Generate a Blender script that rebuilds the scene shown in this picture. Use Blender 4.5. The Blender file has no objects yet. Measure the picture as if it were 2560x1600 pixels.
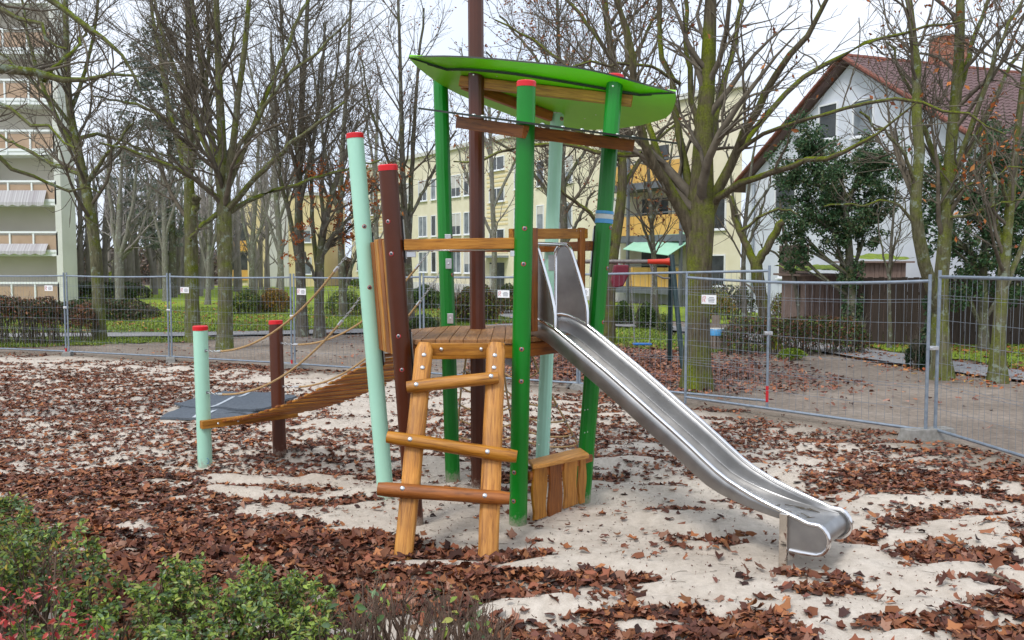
import bpy, math, random
import numpy as np
from mathutils import Vector, Matrix

# ------------------------------------------------------------------ camera, sky, sun, exposure
scene = bpy.context.scene
CAM_H, FPX, PITCH = 2.15, 2217.0, math.radians(3.7)
cam_d = bpy.data.cameras.new('camera')
cam_d.sensor_width = 36.0
cam_d.lens = 36.0 * FPX / 2560.0
cam_d.clip_start, cam_d.clip_end = 0.1, 600.0
cam = bpy.data.objects.new('camera', cam_d)
scene.collection.objects.link(cam)
cam.location = (0, 0, CAM_H)
cam.rotation_euler = (math.radians(90) - PITCH, 0, 0)
scene.camera = cam

SUN_ELEV, SUN_AZ = math.radians(52), math.radians(215)      # azimuth clockwise from +Y: behind the camera, to the left
world = bpy.data.worlds.new('World'); scene.world = world
world.use_nodes = True
wn, wl = world.node_tree.nodes, world.node_tree.links
wn.clear()
sky = wn.new('ShaderNodeTexSky'); sky.sky_type = 'NISHITA'; sky.sun_disc = False
sky.sun_elevation, sky.sun_rotation = SUN_ELEV, SUN_AZ
sky.air_density, sky.dust_density, sky.ozone_density = 1.0, 4.0, 1.0
hsv = wn.new('ShaderNodeHueSaturation'); hsv.inputs['Saturation'].default_value = 0.45
cloud_tc = wn.new('ShaderNodeTexCoord')
cloud_n = wn.new('ShaderNodeTexNoise'); cloud_n.inputs['Scale'].default_value = 2.2; cloud_n.inputs['Detail'].default_value = 5
cloud_r = wn.new('ShaderNodeValToRGB')
cloud_r.color_ramp.elements[0].position, cloud_r.color_ramp.elements[0].color = 0.3, (7.7, 8.9, 10.9, 1)
cloud_r.color_ramp.elements[1].position, cloud_r.color_ramp.elements[1].color = 0.7, (9.8, 10.3, 11.2, 1)
mixw = wn.new('ShaderNodeMix'); mixw.data_type = 'RGBA'; mixw.inputs[0].default_value = 0.8
bg = wn.new('ShaderNodeBackground'); bg.inputs['Strength'].default_value = 0.1
wo = wn.new('ShaderNodeOutputWorld')
wl.new(sky.outputs[0], hsv.inputs['Color']); wl.new(hsv.outputs[0], mixw.inputs[6])
wl.new(cloud_tc.outputs['Generated'], cloud_n.inputs['Vector']); wl.new(cloud_n.outputs['Fac'], cloud_r.inputs[0])
wl.new(cloud_r.outputs[0], mixw.inputs[7]); wl.new(mixw.outputs[2], bg.inputs['Color']); wl.new(bg.outputs[0], wo.inputs[0])

sun_d = bpy.data.lights.new('sun', 'SUN'); sun_d.energy = 1.5; sun_d.angle = math.radians(14); sun_d.color = (1.0, 0.97, 0.92)
sun = bpy.data.objects.new('sun', sun_d); scene.collection.objects.link(sun)
sun_dir = Vector((math.sin(SUN_AZ) * math.cos(SUN_ELEV), math.cos(SUN_AZ) * math.cos(SUN_ELEV), math.sin(SUN_ELEV)))
sun.rotation_euler = sun_dir.to_track_quat('Z', 'Y').to_euler()

vs = scene.view_settings
vs.view_transform, vs.look, vs.exposure, vs.gamma, vs.use_curve_mapping = 'Standard', 'None', 0.36, 1.0, False
scene.cycles.max_bounces = 5
scene.cycles.adaptive_threshold = 0.02
scene.cycles.transparent_max_bounces = 6

# ------------------------------------------------------------------ survey helpers: photograph pixel + distance -> place in the world
_c, _s = math.cos(PITCH), math.sin(PITCH)
def ray(px, py):
    a, b = px - 1280.0, 800.0 - py
    return a, FPX * _c + b * _s, -FPX * _s + b * _c
def at(px, py, Y):
    r = ray(px, py); k = Y / r[1]
    return np.array((r[0] * k, Y, CAM_H + r[2] * k))
def gz(px, py, z=0.0):
    r = ray(px, py); k = (z - CAM_H) / r[2]
    return np.array((r[0] * k, r[1] * k, z))
def on_plane(px, py, a, b, c):                    # z = a + b x + c y
    r = ray(px, py); k = (a - CAM_H) / (r[2] - b * r[0] - c * r[1])
    return np.array((r[0] * k, r[1] * k, CAM_H + r[2] * k))
def V(*a): return np.array(a, float)
def smooth(a, b, x):
    t = np.clip((x - a) / (b - a), 0, 1); return t * t * (3 - 2 * t)

# ------------------------------------------------------------------ numpy noise
def _hash(ix, iy, seed):
    h = (ix.astype(np.int64) * 374761393 + iy.astype(np.int64) * 668265263 + seed * 974634777) & 0x7fffffff
    h = (h ^ (h >> 13)) * 1274126177 & 0x7fffffff
    return ((h ^ (h >> 16)) & 0xffff) / 65535.0
def vnoise(x, y, seed=0):
    x = np.asarray(x, float); y = np.asarray(y, float)
    ix, iy = np.floor(x), np.floor(y); fx, fy = x - ix, y - iy
    fx, fy = fx * fx * (3 - 2 * fx), fy * fy * (3 - 2 * fy)
    a, b = _hash(ix, iy, seed), _hash(ix + 1, iy, seed)
    c, d = _hash(ix, iy + 1, seed), _hash(ix + 1, iy + 1, seed)
    return (a * (1 - fx) + b * fx) * (1 - fy) + (c * (1 - fx) + d * fx) * fy
def fbm(x, y, o=4, seed=0):
    s, a, n = 0, 0.5, 0
    for k in range(o):
        s = s + a * vnoise(np.asarray(x) * 2 ** k + 17.3 * k, np.asarray(y) * 2 ** k - 9.1 * k, seed + k); n += a; a *= 0.5
    return s / n

# ------------------------------------------------------------------ materials
MATS = {}
def nodes_of(name):
    m = bpy.data.materials.new(name); m.use_nodes = True
    return m, m.node_tree.nodes, m.node_tree.links, m.node_tree.nodes['Principled BSDF']
def ramp(n, stops):
    r = n.new('ShaderNodeValToRGB'); e = r.color_ramp.elements
    while len(e) > 1: e.remove(e[-1])
    e[0].position, e[0].color = stops[0][0], (*stops[0][1], 1)
    for p, c in stops[1:]:
        k = e.new(p); k.color = (*c, 1)
    return r
def noise(n, l, vec, scale, detail=4, rough=0.55, dist=0):
    t = n.new('ShaderNodeTexNoise'); t.inputs['Scale'].default_value = scale; t.inputs['Detail'].default_value = detail
    t.inputs['Roughness'].default_value = rough; t.inputs['Distortion'].default_value = dist
    if vec is not None: l.new(vec, t.inputs['Vector'])
    return t
def bump(n, l, b, src, strength, dist=0.01):
    k = n.new('ShaderNodeBump'); k.inputs['Strength'].default_value = strength; k.inputs['Distance'].default_value = dist
    l.new(src, k.inputs['Height']); l.new(k.outputs[0], b.inputs['Normal'])
    return k
def mat(name, c1, c2=None, scale=6, rough=0.6, metal=0.0, bmp=0.0, bdist=0.004, stretch=None, coat=0.0, rvar=0.0, ior=None):
    m, n, l, b = nodes_of(name)
    b.inputs['Roughness'].default_value = rough; b.inputs['Metallic'].default_value = metal
    b.inputs['Coat Weight'].default_value = coat; b.inputs['Coat Roughness'].default_value = 0.08
    tc = n.new('ShaderNodeTexCoord'); vec = tc.outputs['Object']
    if stretch:
        mp = n.new('ShaderNodeMapping'); mp.inputs['Scale'].default_value = stretch
        l.new(vec, mp.inputs[0]); vec = mp.outputs[0]
    t = noise(n, l, vec, scale)
    r = ramp(n, [(0.3, c1), (0.7, c2 or c1)]); l.new(t.outputs[0], r.inputs[0]); l.new(r.outputs[0], b.inputs['Base Color'])
    if rvar:
        mr = n.new('ShaderNodeMapRange'); mr.inputs[3].default_value = rough - rvar; mr.inputs[4].default_value = rough + rvar
        t2 = noise(n, l, vec, scale * 2.3, 6); l.new(t2.outputs[0], mr.inputs[0]); l.new(mr.outputs[0], b.inputs['Roughness'])
    if bmp: bump(n, l, b, t.outputs[0], bmp, bdist)
    MATS[name] = m
    return m
def paint_mat(name, c1, c2, rough=0.3):
    """sprayed paint with faint scuffs and sand dusted up round the foot"""
    m, n, l, b = nodes_of(name)
    tc = n.new('ShaderNodeTexCoord'); v = tc.outputs['Object']
    t = noise(n, l, v, 2.2, 5, 0.6); r = ramp(n, [(0.3, c1), (0.7, c2)]); l.new(t.outputs[0], r.inputs[0])
    mp = n.new('ShaderNodeMapping'); mp.inputs['Scale'].default_value = (9, 9, 2.2); l.new(v, mp.inputs[0])
    sc = noise(n, l, mp.outputs[0], 7, 8, 0.75); sr = ramp(n, [(0.60, (0, 0, 0)), (0.72, (1, 1, 1))]); l.new(sc.outputs[0], sr.inputs[0])
    sf = n.new('ShaderNodeMath'); sf.operation = 'MULTIPLY'; sf.inputs[1].default_value = 0.28; l.new(sr.outputs[0], sf.inputs[0])
    mx = n.new('ShaderNodeMix'); mx.data_type = 'RGBA'; l.new(sf.outputs[0], mx.inputs[0]); l.new(r.outputs[0], mx.inputs[6]); mx.inputs[7].default_value = (*[0.45 * q + 0.06 for q in c1], 1)
    sep = n.new('ShaderNodeSeparateXYZ'); l.new(v, sep.inputs[0])
    sp_ = noise(n, l, v, 26, 6, 0.8); ad = n.new('ShaderNodeMath'); ad.operation = 'MULTIPLY_ADD'; ad.inputs[1].default_value = -2.6; l.new(sep.outputs[2], ad.inputs[0]); l.new(sp_.outputs[0], ad.inputs[2])
    dr = ramp(n, [(0.26, (0, 0, 0)), (0.52, (0.75, 0.75, 0.75))]); l.new(ad.outputs[0], dr.inputs[0])
    m2 = n.new('ShaderNodeMix'); m2.data_type = 'RGBA'; l.new(dr.outputs[0], m2.inputs[0]); l.new(mx.outputs[2], m2.inputs[6]); m2.inputs[7].default_value = (0.40, 0.34, 0.28, 1)
    l.new(m2.outputs[2], b.inputs['Base Color'])
    mr = n.new('ShaderNodeMapRange'); mr.inputs[3].default_value = rough - 0.08; mr.inputs[4].default_value = rough + 0.14; l.new(sc.outputs[0], mr.inputs[0]); l.new(mr.outputs[0], b.inputs['Roughness'])
    MATS[name] = m
    return m
def attr_mat(name, rough=0.7, sub=0.0, spec=0.3):                # colour stored per leaf
    m, n, l, b = nodes_of(name)
    a = n.new('ShaderNodeAttribute'); a.attribute_name = 'tint'
    l.new(a.outputs['Color'], b.inputs['Base Color'])
    b.inputs['Roughness'].default_value = rough; b.inputs['Specular IOR Level'].default_value = spec
    if sub:
        tr = n.new('ShaderNodeBsdfTranslucent'); l.new(a.outputs['Color'], tr.inputs[0])
        mx = n.new('ShaderNodeMixShader'); mx.inputs[0].default_value = sub
        out = n['Material Output']; l.new(b.outputs[0], mx.inputs[1]); l.new(tr.outputs[0], mx.inputs[2]); l.new(mx.outputs[0], out.inputs[0])
    MATS[name] = m
    return m
def wood_mat(name, dark, mid, light, rough=0.5, scale=1.0):
    m, n, l, b = nodes_of(name)
    tc = n.new('ShaderNodeTexCoord'); oi = n.new('ShaderNodeObjectInfo')
    add = n.new('ShaderNodeVectorMath'); add.operation = 'MULTIPLY_ADD'; add.inputs[1].default_value = (1, 1, 1)
    cmb = n.new('ShaderNodeCombineXYZ'); mul = n.new('ShaderNodeMath'); mul.operation = 'MULTIPLY'; mul.inputs[1].default_value = 37.0
    l.new(oi.outputs['Random'], mul.inputs[0])
    for k in range(3): l.new(mul.outputs[0], cmb.inputs[k])
    l.new(tc.outputs['Object'], add.inputs[0]); l.new(cmb.outputs[0], add.inputs[2])
    mp = n.new('ShaderNodeMapping'); mp.inputs['Scale'].default_value = (1.2 * scale, 14 * scale, 14 * scale); l.new(add.outputs[0], mp.inputs[0])
    g = noise(n, l, mp.outputs[0], 3.2, 8, 0.65, 0.6)
    r = ramp(n, [(0.28, tuple(v * 0.7 for v in dark)), (0.38, tuple(0.6 * a + 0.4 * b for a, b in zip(dark, mid))), (0.50, mid), (0.70, light)]); l.new(g.outputs[0], r.inputs[0])
    big = noise(n, l, add.outputs[0], 2.0, 3)
    hs = n.new('ShaderNodeHueSaturation')
    mr = n.new('ShaderNodeMapRange'); mr.inputs[1].default_value = 0.25; mr.inputs[2].default_value = 0.75; mr.inputs[3].default_value = 0.6; mr.inputs[4].default_value = 1.25
    l.new(big.outputs[0], mr.inputs[0]); l.new(mr.outputs[0], hs.inputs['Value']); l.new(r.outputs[0], hs.inputs['Color'])
    h2 = n.new('ShaderNodeHueSaturation'); l.new(hs.outputs[0], h2.inputs['Color'])
    m2 = n.new('ShaderNodeMapRange'); m2.inputs[3].default_value = 0.84; m2.inputs[4].default_value = 1.1; l.new(oi.outputs['Random'], m2.inputs[0]); l.new(m2.outputs[0], h2.inputs['Value'])
    m3 = n.new('ShaderNodeMapRange'); m3.inputs[3].default_value = 1.06; m3.inputs[4].default_value = 1.0; l.new(oi.outputs['Random'], m3.inputs[0]); l.new(m3.outputs[0], h2.inputs['Saturation'])
    l.new(h2.outputs[0], b.inputs['Base Color'])
    b.inputs['Roughness'].default_value = rough
    bump(n, l, b, g.outputs[0], 0.35, 0.004)
    MATS[name] = m
    return m
def bark_mat(name, c1, c2, moss, amount, lichen=None):
    m, n, l, b = nodes_of(name)
    tc = n.new('ShaderNodeTexCoord')
    mp = n.new('ShaderNodeMapping'); mp.inputs['Scale'].default_value = (1, 1, 0.18); l.new(tc.outputs['Object'], mp.inputs[0])
    g = noise(n, l, mp.outputs[0], 22, 6, 0.65)
    r = ramp(n, [(0.3, c1), (0.68, c2)]); l.new(g.outputs[0], r.inputs[0])
    ms = noise(n, l, tc.outputs['Object'], 1.6, 6, 0.7)
    geo = n.new('ShaderNodeNewGeometry'); sep = n.new('ShaderNodeSeparateXYZ'); l.new(geo.outputs['Normal'], sep.inputs[0])
    ma = n.new('ShaderNodeMath'); ma.operation = 'MULTIPLY_ADD'; ma.inputs[1].default_value = 0.22; l.new(sep.outputs[2], ma.inputs[0]); l.new(ms.outputs[0], ma.inputs[2])
    rr = ramp(n, [(0.56 - amount, (0, 0, 0)), (0.80 - amount, (1, 1, 1))]); l.new(ma.outputs[0], rr.inputs[0])
    mx = n.new('ShaderNodeMix'); mx.data_type = 'RGBA'; l.new(rr.outputs[0], mx.inputs[0]); l.new(r.outputs[0], mx.inputs[6])
    mn = noise(n, l, tc.outputs['Object'], 30, 3); mr = ramp(n, [(0.3, tuple(v * 0.5 for v in moss)), (0.7, tuple(v * 1.35 for v in moss))]); l.new(mn.outputs[0], mr.inputs[0])
    l.new(mr.outputs[0], mx.inputs[7]); last = mx.outputs[2]
    if lichen:
        ln = noise(n, l, tc.outputs['Object'], 5.5, 5, 0.7); lr = ramp(n, [(0.56, (0, 0, 0)), (0.63, (1, 1, 1))]); l.new(ln.outputs[0], lr.inputs[0])
        m2 = n.new('ShaderNodeMix'); m2.data_type = 'RGBA'; l.new(lr.outputs[0], m2.inputs[0]); l.new(last, m2.inputs[6]); m2.inputs[7].default_value = (*lichen, 1); last = m2.outputs[2]
    l.new(last, b.inputs['Base Color']); b.inputs['Roughness'].default_value = 0.9; b.inputs['Specular IOR Level'].default_value = 0.2
    bump(n, l, b, g.outputs[0], 0.9, 0.03)
    MATS[name] = m
    return m

# ------------------------------------------------------------------ mesh and object helpers
COL = scene.collection
WORLD = {}
def link(o, parent=None, world=None):
    COL.objects.link(o)
    w = world or Matrix.Identity(4)
    if parent is not None:
        o.parent = parent; o.matrix_parent_inverse = WORLD[parent.name].inverted()
    o.matrix_basis = w
    WORLD[o.name] = w
    return o
def thing(name, label, cat, loc=(0, 0, 0), group=None):
    o = bpy.data.objects.new(name, None); o.empty_display_size = 0.2
    link(o, None, Matrix.Translation(Vector(loc)))
    return tag(o, label, cat, group)
def tag(o, label=None, cat=None, group=None, kind=None):
    for k, v in (('label', label), ('category', cat), ('group', group), ('kind', kind)):
        if v: o[k] = v
    return o
def np_mesh(name, verts, faces, smooth_=False, tint=None, uv=None):
    """faces: int array (F,3) or (F,4)"""
    me = bpy.data.meshes.new(name)
    verts = np.asarray(verts, np.float32).reshape(-1, 3); faces = np.asarray(faces, np.int32)
    k = faces.shape[1]
    me.vertices.add(len(verts)); me.vertices.foreach_set('co', verts.ravel())
    me.loops.add(faces.size); me.loops.foreach_set('vertex_index', faces.ravel())
    me.polygons.add(len(faces)); me.polygons.foreach_set('loop_start', np.arange(0, faces.size, k, dtype=np.int32))
    if smooth_: me.polygons.foreach_set('use_smooth', np.ones(len(faces), bool))
    me.update(calc_edges=True)
    if tint is not None:
        a = me.attributes.new('tint', 'FLOAT_COLOR', 'POINT')
        t = np.ones((len(verts), 4), np.float32); t[:, :3] = tint; a.data.foreach_set('color', t.ravel())
    return me
class MB:
    def __init__(self): self.v, self.f, self.m = [], [], []
    def add(self, vs_, fs, mi=0):
        o = len(self.v); self.v += [tuple(map(float, p)) for p in vs_]
        self.f += [tuple(i + o for i in f) for f in fs]; self.m += [mi] * len(fs)
        return self
    def box(self, c, s, M=None, mi=0):
        sx, sy, sz = s[0] / 2, s[1] / 2, s[2] / 2
        p = [Vector((x, y, z)) for x in (-sx, sx) for y in (-sy, sy) for z in (-sz, sz)]
        if M is not None: p = [M @ q for q in p]
        p = [(q[0] + c[0], q[1] + c[1], q[2] + c[2]) for q in p]
        return self.add(p, [(0, 1, 3, 2), (4, 6, 7, 5), (0, 4, 5, 1), (2, 3, 7, 6), (0, 2, 6, 4), (1, 5, 7, 3)], mi)
    def beam(self, p0, p1, w, h, up=(0, 0, 1), mi=0):
        p0, p1 = Vector(p0), Vector(p1); d = (p1 - p0); L = d.length; d.normalize()
        u = Vector(up); s = d.cross(u).normalized(); u = s.cross(d).normalized()
        M = Matrix((d, s, u)).transposed()
        return self.box((p0 + p1) / 2, (L, w, h), M, mi)
    def tube(self, path, r, n=8, caps=True, mi=0, flute=0, flam=0.0, ref=None):
        P = [Vector(p) for p in path]; N = len(P)
        R = r if hasattr(r, '__len__') else [r] * N
        T = [(P[min(i + 1, N - 1)] - P[max(i - 1, 0)]).normalized() for i in range(N)]
        e = Vector(ref) if ref is not None else (Vector((0, 0, 1)) if abs(T[0].z) < 0.9 else Vector((1, 0, 0)))
        vs_ = []
        for i in range(N):
            a = (e - T[i] * e.dot(T[i])).normalized(); bq = T[i].cross(a); e = a
            for k in range(n):
                th = 2 * math.pi * k / n; rr = R[i] * (1 - flam * (0.5 + 0.5 * math.cos(flute * th)) if flute else 1)
                vs_.append(P[i] + (a * math.cos(th) + bq * math.sin(th)) * rr)
        fs = [(i * n + k, i * n + (k + 1) % n, (i + 1) * n + (k + 1) % n, (i + 1) * n + k) for i in range(N - 1) for k in range(n)]
        if caps: fs += [tuple(range(n))[::-1], tuple((N - 1) * n + k for k in range(n))]
        return self.add(vs_, fs, mi)
    def prism(self, poly, up, mi=0, side=None):          # polygon (3-D points) thickened along vector up
        n = len(poly); up = np.asarray(up, float); p = [np.asarray(q, float) for q in poly]
        self.add(p + [q + up for q in p], [tuple(range(n))[::-1], tuple(range(n, 2 * n))], mi)
        o = len(self.v) - 2 * n
        self.f += [(o + i, o + (i + 1) % n, o + n + (i + 1) % n, o + n + i) for i in range(n)]; self.m += [mi if side is None else side] * n
        return self
    def mesh(self, name, smooth_=False):
        me = bpy.data.meshes.new(name); me.from_pydata(self.v, [], self.f)
        if any(self.m): me.polygons.foreach_set('material_index', self.m)
        if smooth_ is True: me.polygons.foreach_set('use_smooth', [True] * len(self.f))
        elif smooth_: me.polygons.foreach_set('use_smooth', [True] * len(self.f)); me.set_sharp_from_angle(angle=math.radians(smooth_))
        me.update(); return me
    def obj(self, name, ms, parent=None, smooth_=False, world=None, bevel=0):
        me = self.mesh(name, smooth_)
        return obj_of(name, me, ms, parent, world, bevel)
def obj_of(name, me, ms, parent=None, world=None, bevel=0):
    if not me.materials:
        for m in (ms if isinstance(ms, (list, tuple)) else [ms]): me.materials.append(m)
    o = bpy.data.objects.new(name, me)
    if bevel:
        bv = o.modifiers.new('bevel', 'BEVEL'); bv.width = bevel; bv.segments = 2; bv.limit_method = 'ANGLE'
    return link(o, parent, world)
def frame(p0, p1, up=(0, 0, 1)):                          # local x runs from p0 to p1
    p0, p1 = Vector(p0), Vector(p1); d = (p1 - p0); L = d.length; d.normalize()
    s = Vector(up).cross(d).normalized(); u = d.cross(s)
    M = Matrix((d, s, u)).transposed().to_4x4(); M.translation = (p0 + p1) / 2
    return M, L
def plank(name, p0, p1, w, h, m, parent, up=(0, 0, 1), bevel=0.006):     # w across, h along up
    M, L = frame(p0, p1, up)
    return MB().box((0, 0, 0), (L, w, h)).obj(name, m, parent, False, M, bevel)
def log(name, p0, p1, rw, rh, m, parent, seed, up=(0, 0, 1), n=16, power=2.0, rough=0.03, chamfer=0.02):
    """hewn timber: super-ellipse section, uneven along its length; local x along it"""
    M, L = frame(p0, p1, up); rg = np.random.default_rng(seed); rings = max(6, int(L / 0.06)); vs_ = []
    ph = rg.uniform(0, 6, 6)
    for i in range(rings + 1):
        x = -L / 2 + L * i / rings
        for k in range(n):
            th = 2 * math.pi * (k + 0.5) / n; cx, sy = math.cos(th), math.sin(th)
            f = (abs(cx) ** power + abs(sy) ** power) ** (-1 / power)
            q = 1 + rough * (math.sin(3.1 * x + ph[0] + 2 * th) + 0.6 * math.sin(9 * x + ph[1] - th) + 0.5 * math.sin(17 * x + ph[2] + 3 * th))
            if i in (0, rings): q *= 1 - chamfer / max(rw, rh)
            vs_.append((x + (0 if 0 < i < rings else 0), cx * rw * f * q, sy * rh * f * q))
    fs = [(i * n + k, (i + 1) * n + k, (i + 1) * n + (k + 1) % n, i * n + (k + 1) % n) for i in range(rings) for k in range(n)]
    fs += [tuple(range(n)), tuple(rings * n + k for k in range(n))[::-1]]
    b = MB().add(vs_, fs); me = b.mesh(name, 50)
    return obj_of(name, me, m, parent, M)
_bolts = {}
def bolt(p, d, r, parent, washer=True, name='bolt'):
    key = (washer, name)
    if key not in _bolts:
        b = MB()
        if washer:
            b.tube([(0, 0, 0), (0, 0, 0.12)], 1.0, 14, mi=0)
            b.tube([(0, 0, 0.1), (0, 0, 0.3), (0, 0, 0.42)], [0.8, 0.78, 0.6], 14, mi=1)
            b.tube([(0, 0, 0.3), (0, 0, 0.5)], 0.35, 6, mi=2)
            ms = [MATS['red_plastic'], MATS['bolt_grey'], MATS['black_rubber']]
        else:
            b.tube([(0, 0, 0), (0, 0, 0.18), (0, 0, 0.42), (0, 0, 0.52)], [1, 0.95, 0.6, 0.15], 14)
            ms = [MATS['zinc']]
        me = b.mesh(name, 40)
        for m in ms: me.materials.append(m)
        _bolts[key] = me
    q = Vector(d).to_track_quat('Z', 'Y'); M = Matrix.Translation(Vector(p)) @ q.to_matrix().to_4x4() @ Matrix.Scale(r, 4)
    return obj_of(name, _bolts[key], None, parent, M)

# ------------------------------------------------------------------ materials in use
paint_mat('green_paint', (0.0, 0.175, 0.008), (0.0, 0.205, 0.011), 0.3)
paint_mat('mint_paint', (0.40, 0.73, 0.56), (0.45, 0.78, 0.61), 0.33)
paint_mat('brown_paint', (0.065, 0.0145, 0.005), (0.09, 0.021, 0.007), 0.3)
mat('red_plastic', (0.62, 0.006, 0.012), (0.68, 0.008, 0.016), 8, 0.35)
mat('bolt_grey', (0.22, 0.22, 0.23), (0.32, 0.32, 0.33), 30, 0.4, 0.8)
mat('zinc', (0.62, 0.63, 0.64), (0.72, 0.73, 0.74), 40, 0.32, 0.9)
mat('black_rubber', (0.012, 0.012, 0.013), (0.02, 0.02, 0.02), 20, 0.6)
mat('roof_green', (0.17, 0.56, 0.008), (0.22, 0.64, 0.012), 2.5, 0.4)
mat('roof_edge', (0.012, 0.02, 0.012), (0.02, 0.03, 0.018), 6, 0.5)
mat('sheet_steel', (0.29, 0.287, 0.285), (0.42, 0.415, 0.41), 5, 0.42, 1.0, rvar=0.07, stretch=(1, 1, 1))
mat('polished_steel', (0.70, 0.70, 0.71), (0.78, 0.78, 0.79), 12, 0.14, 1.0, rvar=0.04)
mat('mirror_steel', (0.62, 0.56, 0.50), (0.70, 0.66, 0.62), 9, 0.06, 1.0)
mat('galvanised', (0.22, 0.27, 0.33), (0.33, 0.38, 0.44), 14, 0.45, 0.55, rvar=0.08)
mat('wire_grey', (0.20, 0.23, 0.27), (0.28, 0.31, 0.35), 14, 0.5, 0.5)
mat('rope_hemp', (0.34, 0.21, 0.09), (0.52, 0.35, 0.17), 60, 0.85, bmp=0.4, bdist=0.003)
mat('chain_steel', (0.45, 0.46, 0.47), (0.6, 0.61, 0.62), 30, 0.3, 0.9)
wood_mat('honey_wood', (0.21, 0.072, 0.011), (0.46, 0.192, 0.031), (0.60, 0.285, 0.06))
wood_mat('dark_honey_wood', (0.13, 0.036, 0.008), (0.30, 0.095, 0.018), (0.42, 0.15, 0.032))
wood_mat('deck_wood', (0.22, 0.10, 0.035), (0.36, 0.17, 0.065), (0.46, 0.24, 0.10), 0.6)
mat('tape_blue', (0.06, 0.30, 0.62), (0.10, 0.38, 0.70), 20, 0.35)
mat('tape_white', (0.55, 0.58, 0.56), (0.68, 0.70, 0.68), 20, 0.35)
mat('rubber_mat', (0.075, 0.09, 0.11), (0.12, 0.14, 0.165), 30, 0.85, bmp=0.3)
mat('mat_line', (0.42, 0.46, 0.50), (0.52, 0.56, 0.6), 30, 0.8)
mat('concrete', (0.20, 0.19, 0.17), (0.30, 0.29, 0.27), 18, 0.9, bmp=0.4, bdist=0.006)
mat('sign_white', (0.78, 0.79, 0.80), (0.84, 0.85, 0.86), 8, 0.4)
mat('sign_red', (0.55, 0.01, 0.03), None, 8, 0.5)
mat('sign_grey', (0.16, 0.17, 0.20), None, 8, 0.5)
mat('spray_red', (0.50, 0.012, 0.02), (0.6, 0.02, 0.03), 20, 0.5)
mat('swing_red', (0.60, 0.035, 0.012), (0.68, 0.05, 0.02), 10, 0.4)
mat('swing_green', (0.008, 0.028, 0.030), (0.015, 0.045, 0.05), 10, 0.5)
mat('swing_steel', (0.18, 0.17, 0.16), (0.3, 0.27, 0.25), 20, 0.5, 0.6)
mat('swing_blue', (0.01, 0.12, 0.42), (0.02, 0.17, 0.5), 10, 0.4)
mat('swing_maroon', (0.13, 0.008, 0.02), (0.18, 0.012, 0.03), 10, 0.5)
attr_mat('leaf_litter', 0.75, 0.0, 0.25)
attr_mat('foliage', 0.5, 0.25, 0.35)
attr_mat('twig_leaf', 0.7, 0.2, 0.2)

# ------------------------------------------------------------------ the lie of the land
SAND = np.array([(-19, 1.5), (-19, 22.2), (-14.3, 23.3), (-10.9, 22.3), (-7.9, 21.0), (-4.7, 19.4), (-1.6, 17.5), (1.2, 15.5), (2.7, 13.7),
                 (3.8, 12.6), (5.2, 10.8), (5.8, 9.4), (6.8, 7.4), (9, 5), (9, 1.5)], float)
def sdist(x, y, poly):                                     # signed distance, positive inside
    x = np.asarray(x, float); y = np.asarray(y, float)
    d = np.full(x.shape, 1e9); ins = np.zeros(x.shape, bool)
    for i in range(len(poly)):
        (ax, ay), (bx, by) = poly[i], poly[(i + 1) % len(poly)]
        ex, ey = bx - ax, by - ay; t = np.clip(((x - ax) * ex + (y - ay) * ey) / (ex * ex + ey * ey), 0, 1)
        d = np.minimum(d, np.hypot(x - ax - t * ex, y - ay - t * ey))
        c = (ay > y) != (by > y)
        with np.errstate(divide='ignore', invalid='ignore'):
            ins ^= c & (x < (bx - ax) * (y - ay) / (by - ay + 1e-12) + ax)
    return np.where(ins, d, -d)
def land(x, y): return -0.15 * smooth(12, 20, np.asarray(y, float)) + 0 * np.asarray(x, float)
def ripple(x, y):
    r = fbm(np.asarray(x) * 1.5 + 0.35 * np.asarray(y), np.asarray(y) * 3.9, 3, 5) - 0.5
    q = fbm(np.asarray(x) * 3.6 + 3, np.asarray(y) * 8.0, 3, 11) - 0.5
    foot = vnoise(np.asarray(x) * 5.5, np.asarray(y) * 5.5, 71); foot = -np.clip(foot - 0.72, 0, 1) * 0.12       # scuffs and footprints
    return r * 0.18 + q * 0.085 + foot
def calm(x, y):                                            # trodden smooth round the tower and the slide's end
    return 1 - 0.75 * np.exp(-(((np.asarray(x) + 0.0) / 1.5) ** 2 + ((np.asarray(y) - 7.3) / 1.0) ** 2)) - 0.5 * np.exp(-(((np.asarray(x) - 2.0) / 0.7) ** 2 + ((np.asarray(y) - 6.0) / 0.5) ** 2))
def sandz(x, y):
    d = sdist(x, y, SAND)
    return land(x, y) + 0.004 + ripple(x, y) * calm(x, y) * smooth(0.0, 1.2, d)
def groundz(x, y):
    x = np.asarray(x, float); d = sdist(x, y, SAND)
    return np.where(d > 0, sandz(x, y), land(x, y))
def gz1(x, y): return float(groundz(np.array([x]), np.array([y]))[0])
def foot(px, py):                                           # where the photograph's pixel meets the ground
    z = 0.0
    for _ in range(6):
        p = gz(px, py, z); z = float(land(p[0], p[1]))
    return gz(px, py, z)

def grid_mesh(name, xs, ys, zf, keep=None, tint=None):
    X, Y = np.meshgrid(xs, ys); Z = zf(X, Y)
    vv = np.stack([X, Y, Z], -1).reshape(-1, 3); w = len(xs)
    i, j = np.meshgrid(np.arange(w - 1), np.arange(len(ys) - 1)); a = (j * w + i).ravel()
    f = np.stack([a, a + 1, a + w + 1, a + w], 1)
    if keep is not None:
        k = keep(vv[:, 0], vv[:, 1]); f = f[k[f].all(1)]
    used = np.unique(f); mp = np.full(len(vv), -1); mp[used] = np.arange(len(used))
    vv = vv[used]
    return np_mesh(name, vv, mp[f], True, None if tint is None else tint(vv[:, 0], vv[:, 1]))

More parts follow.
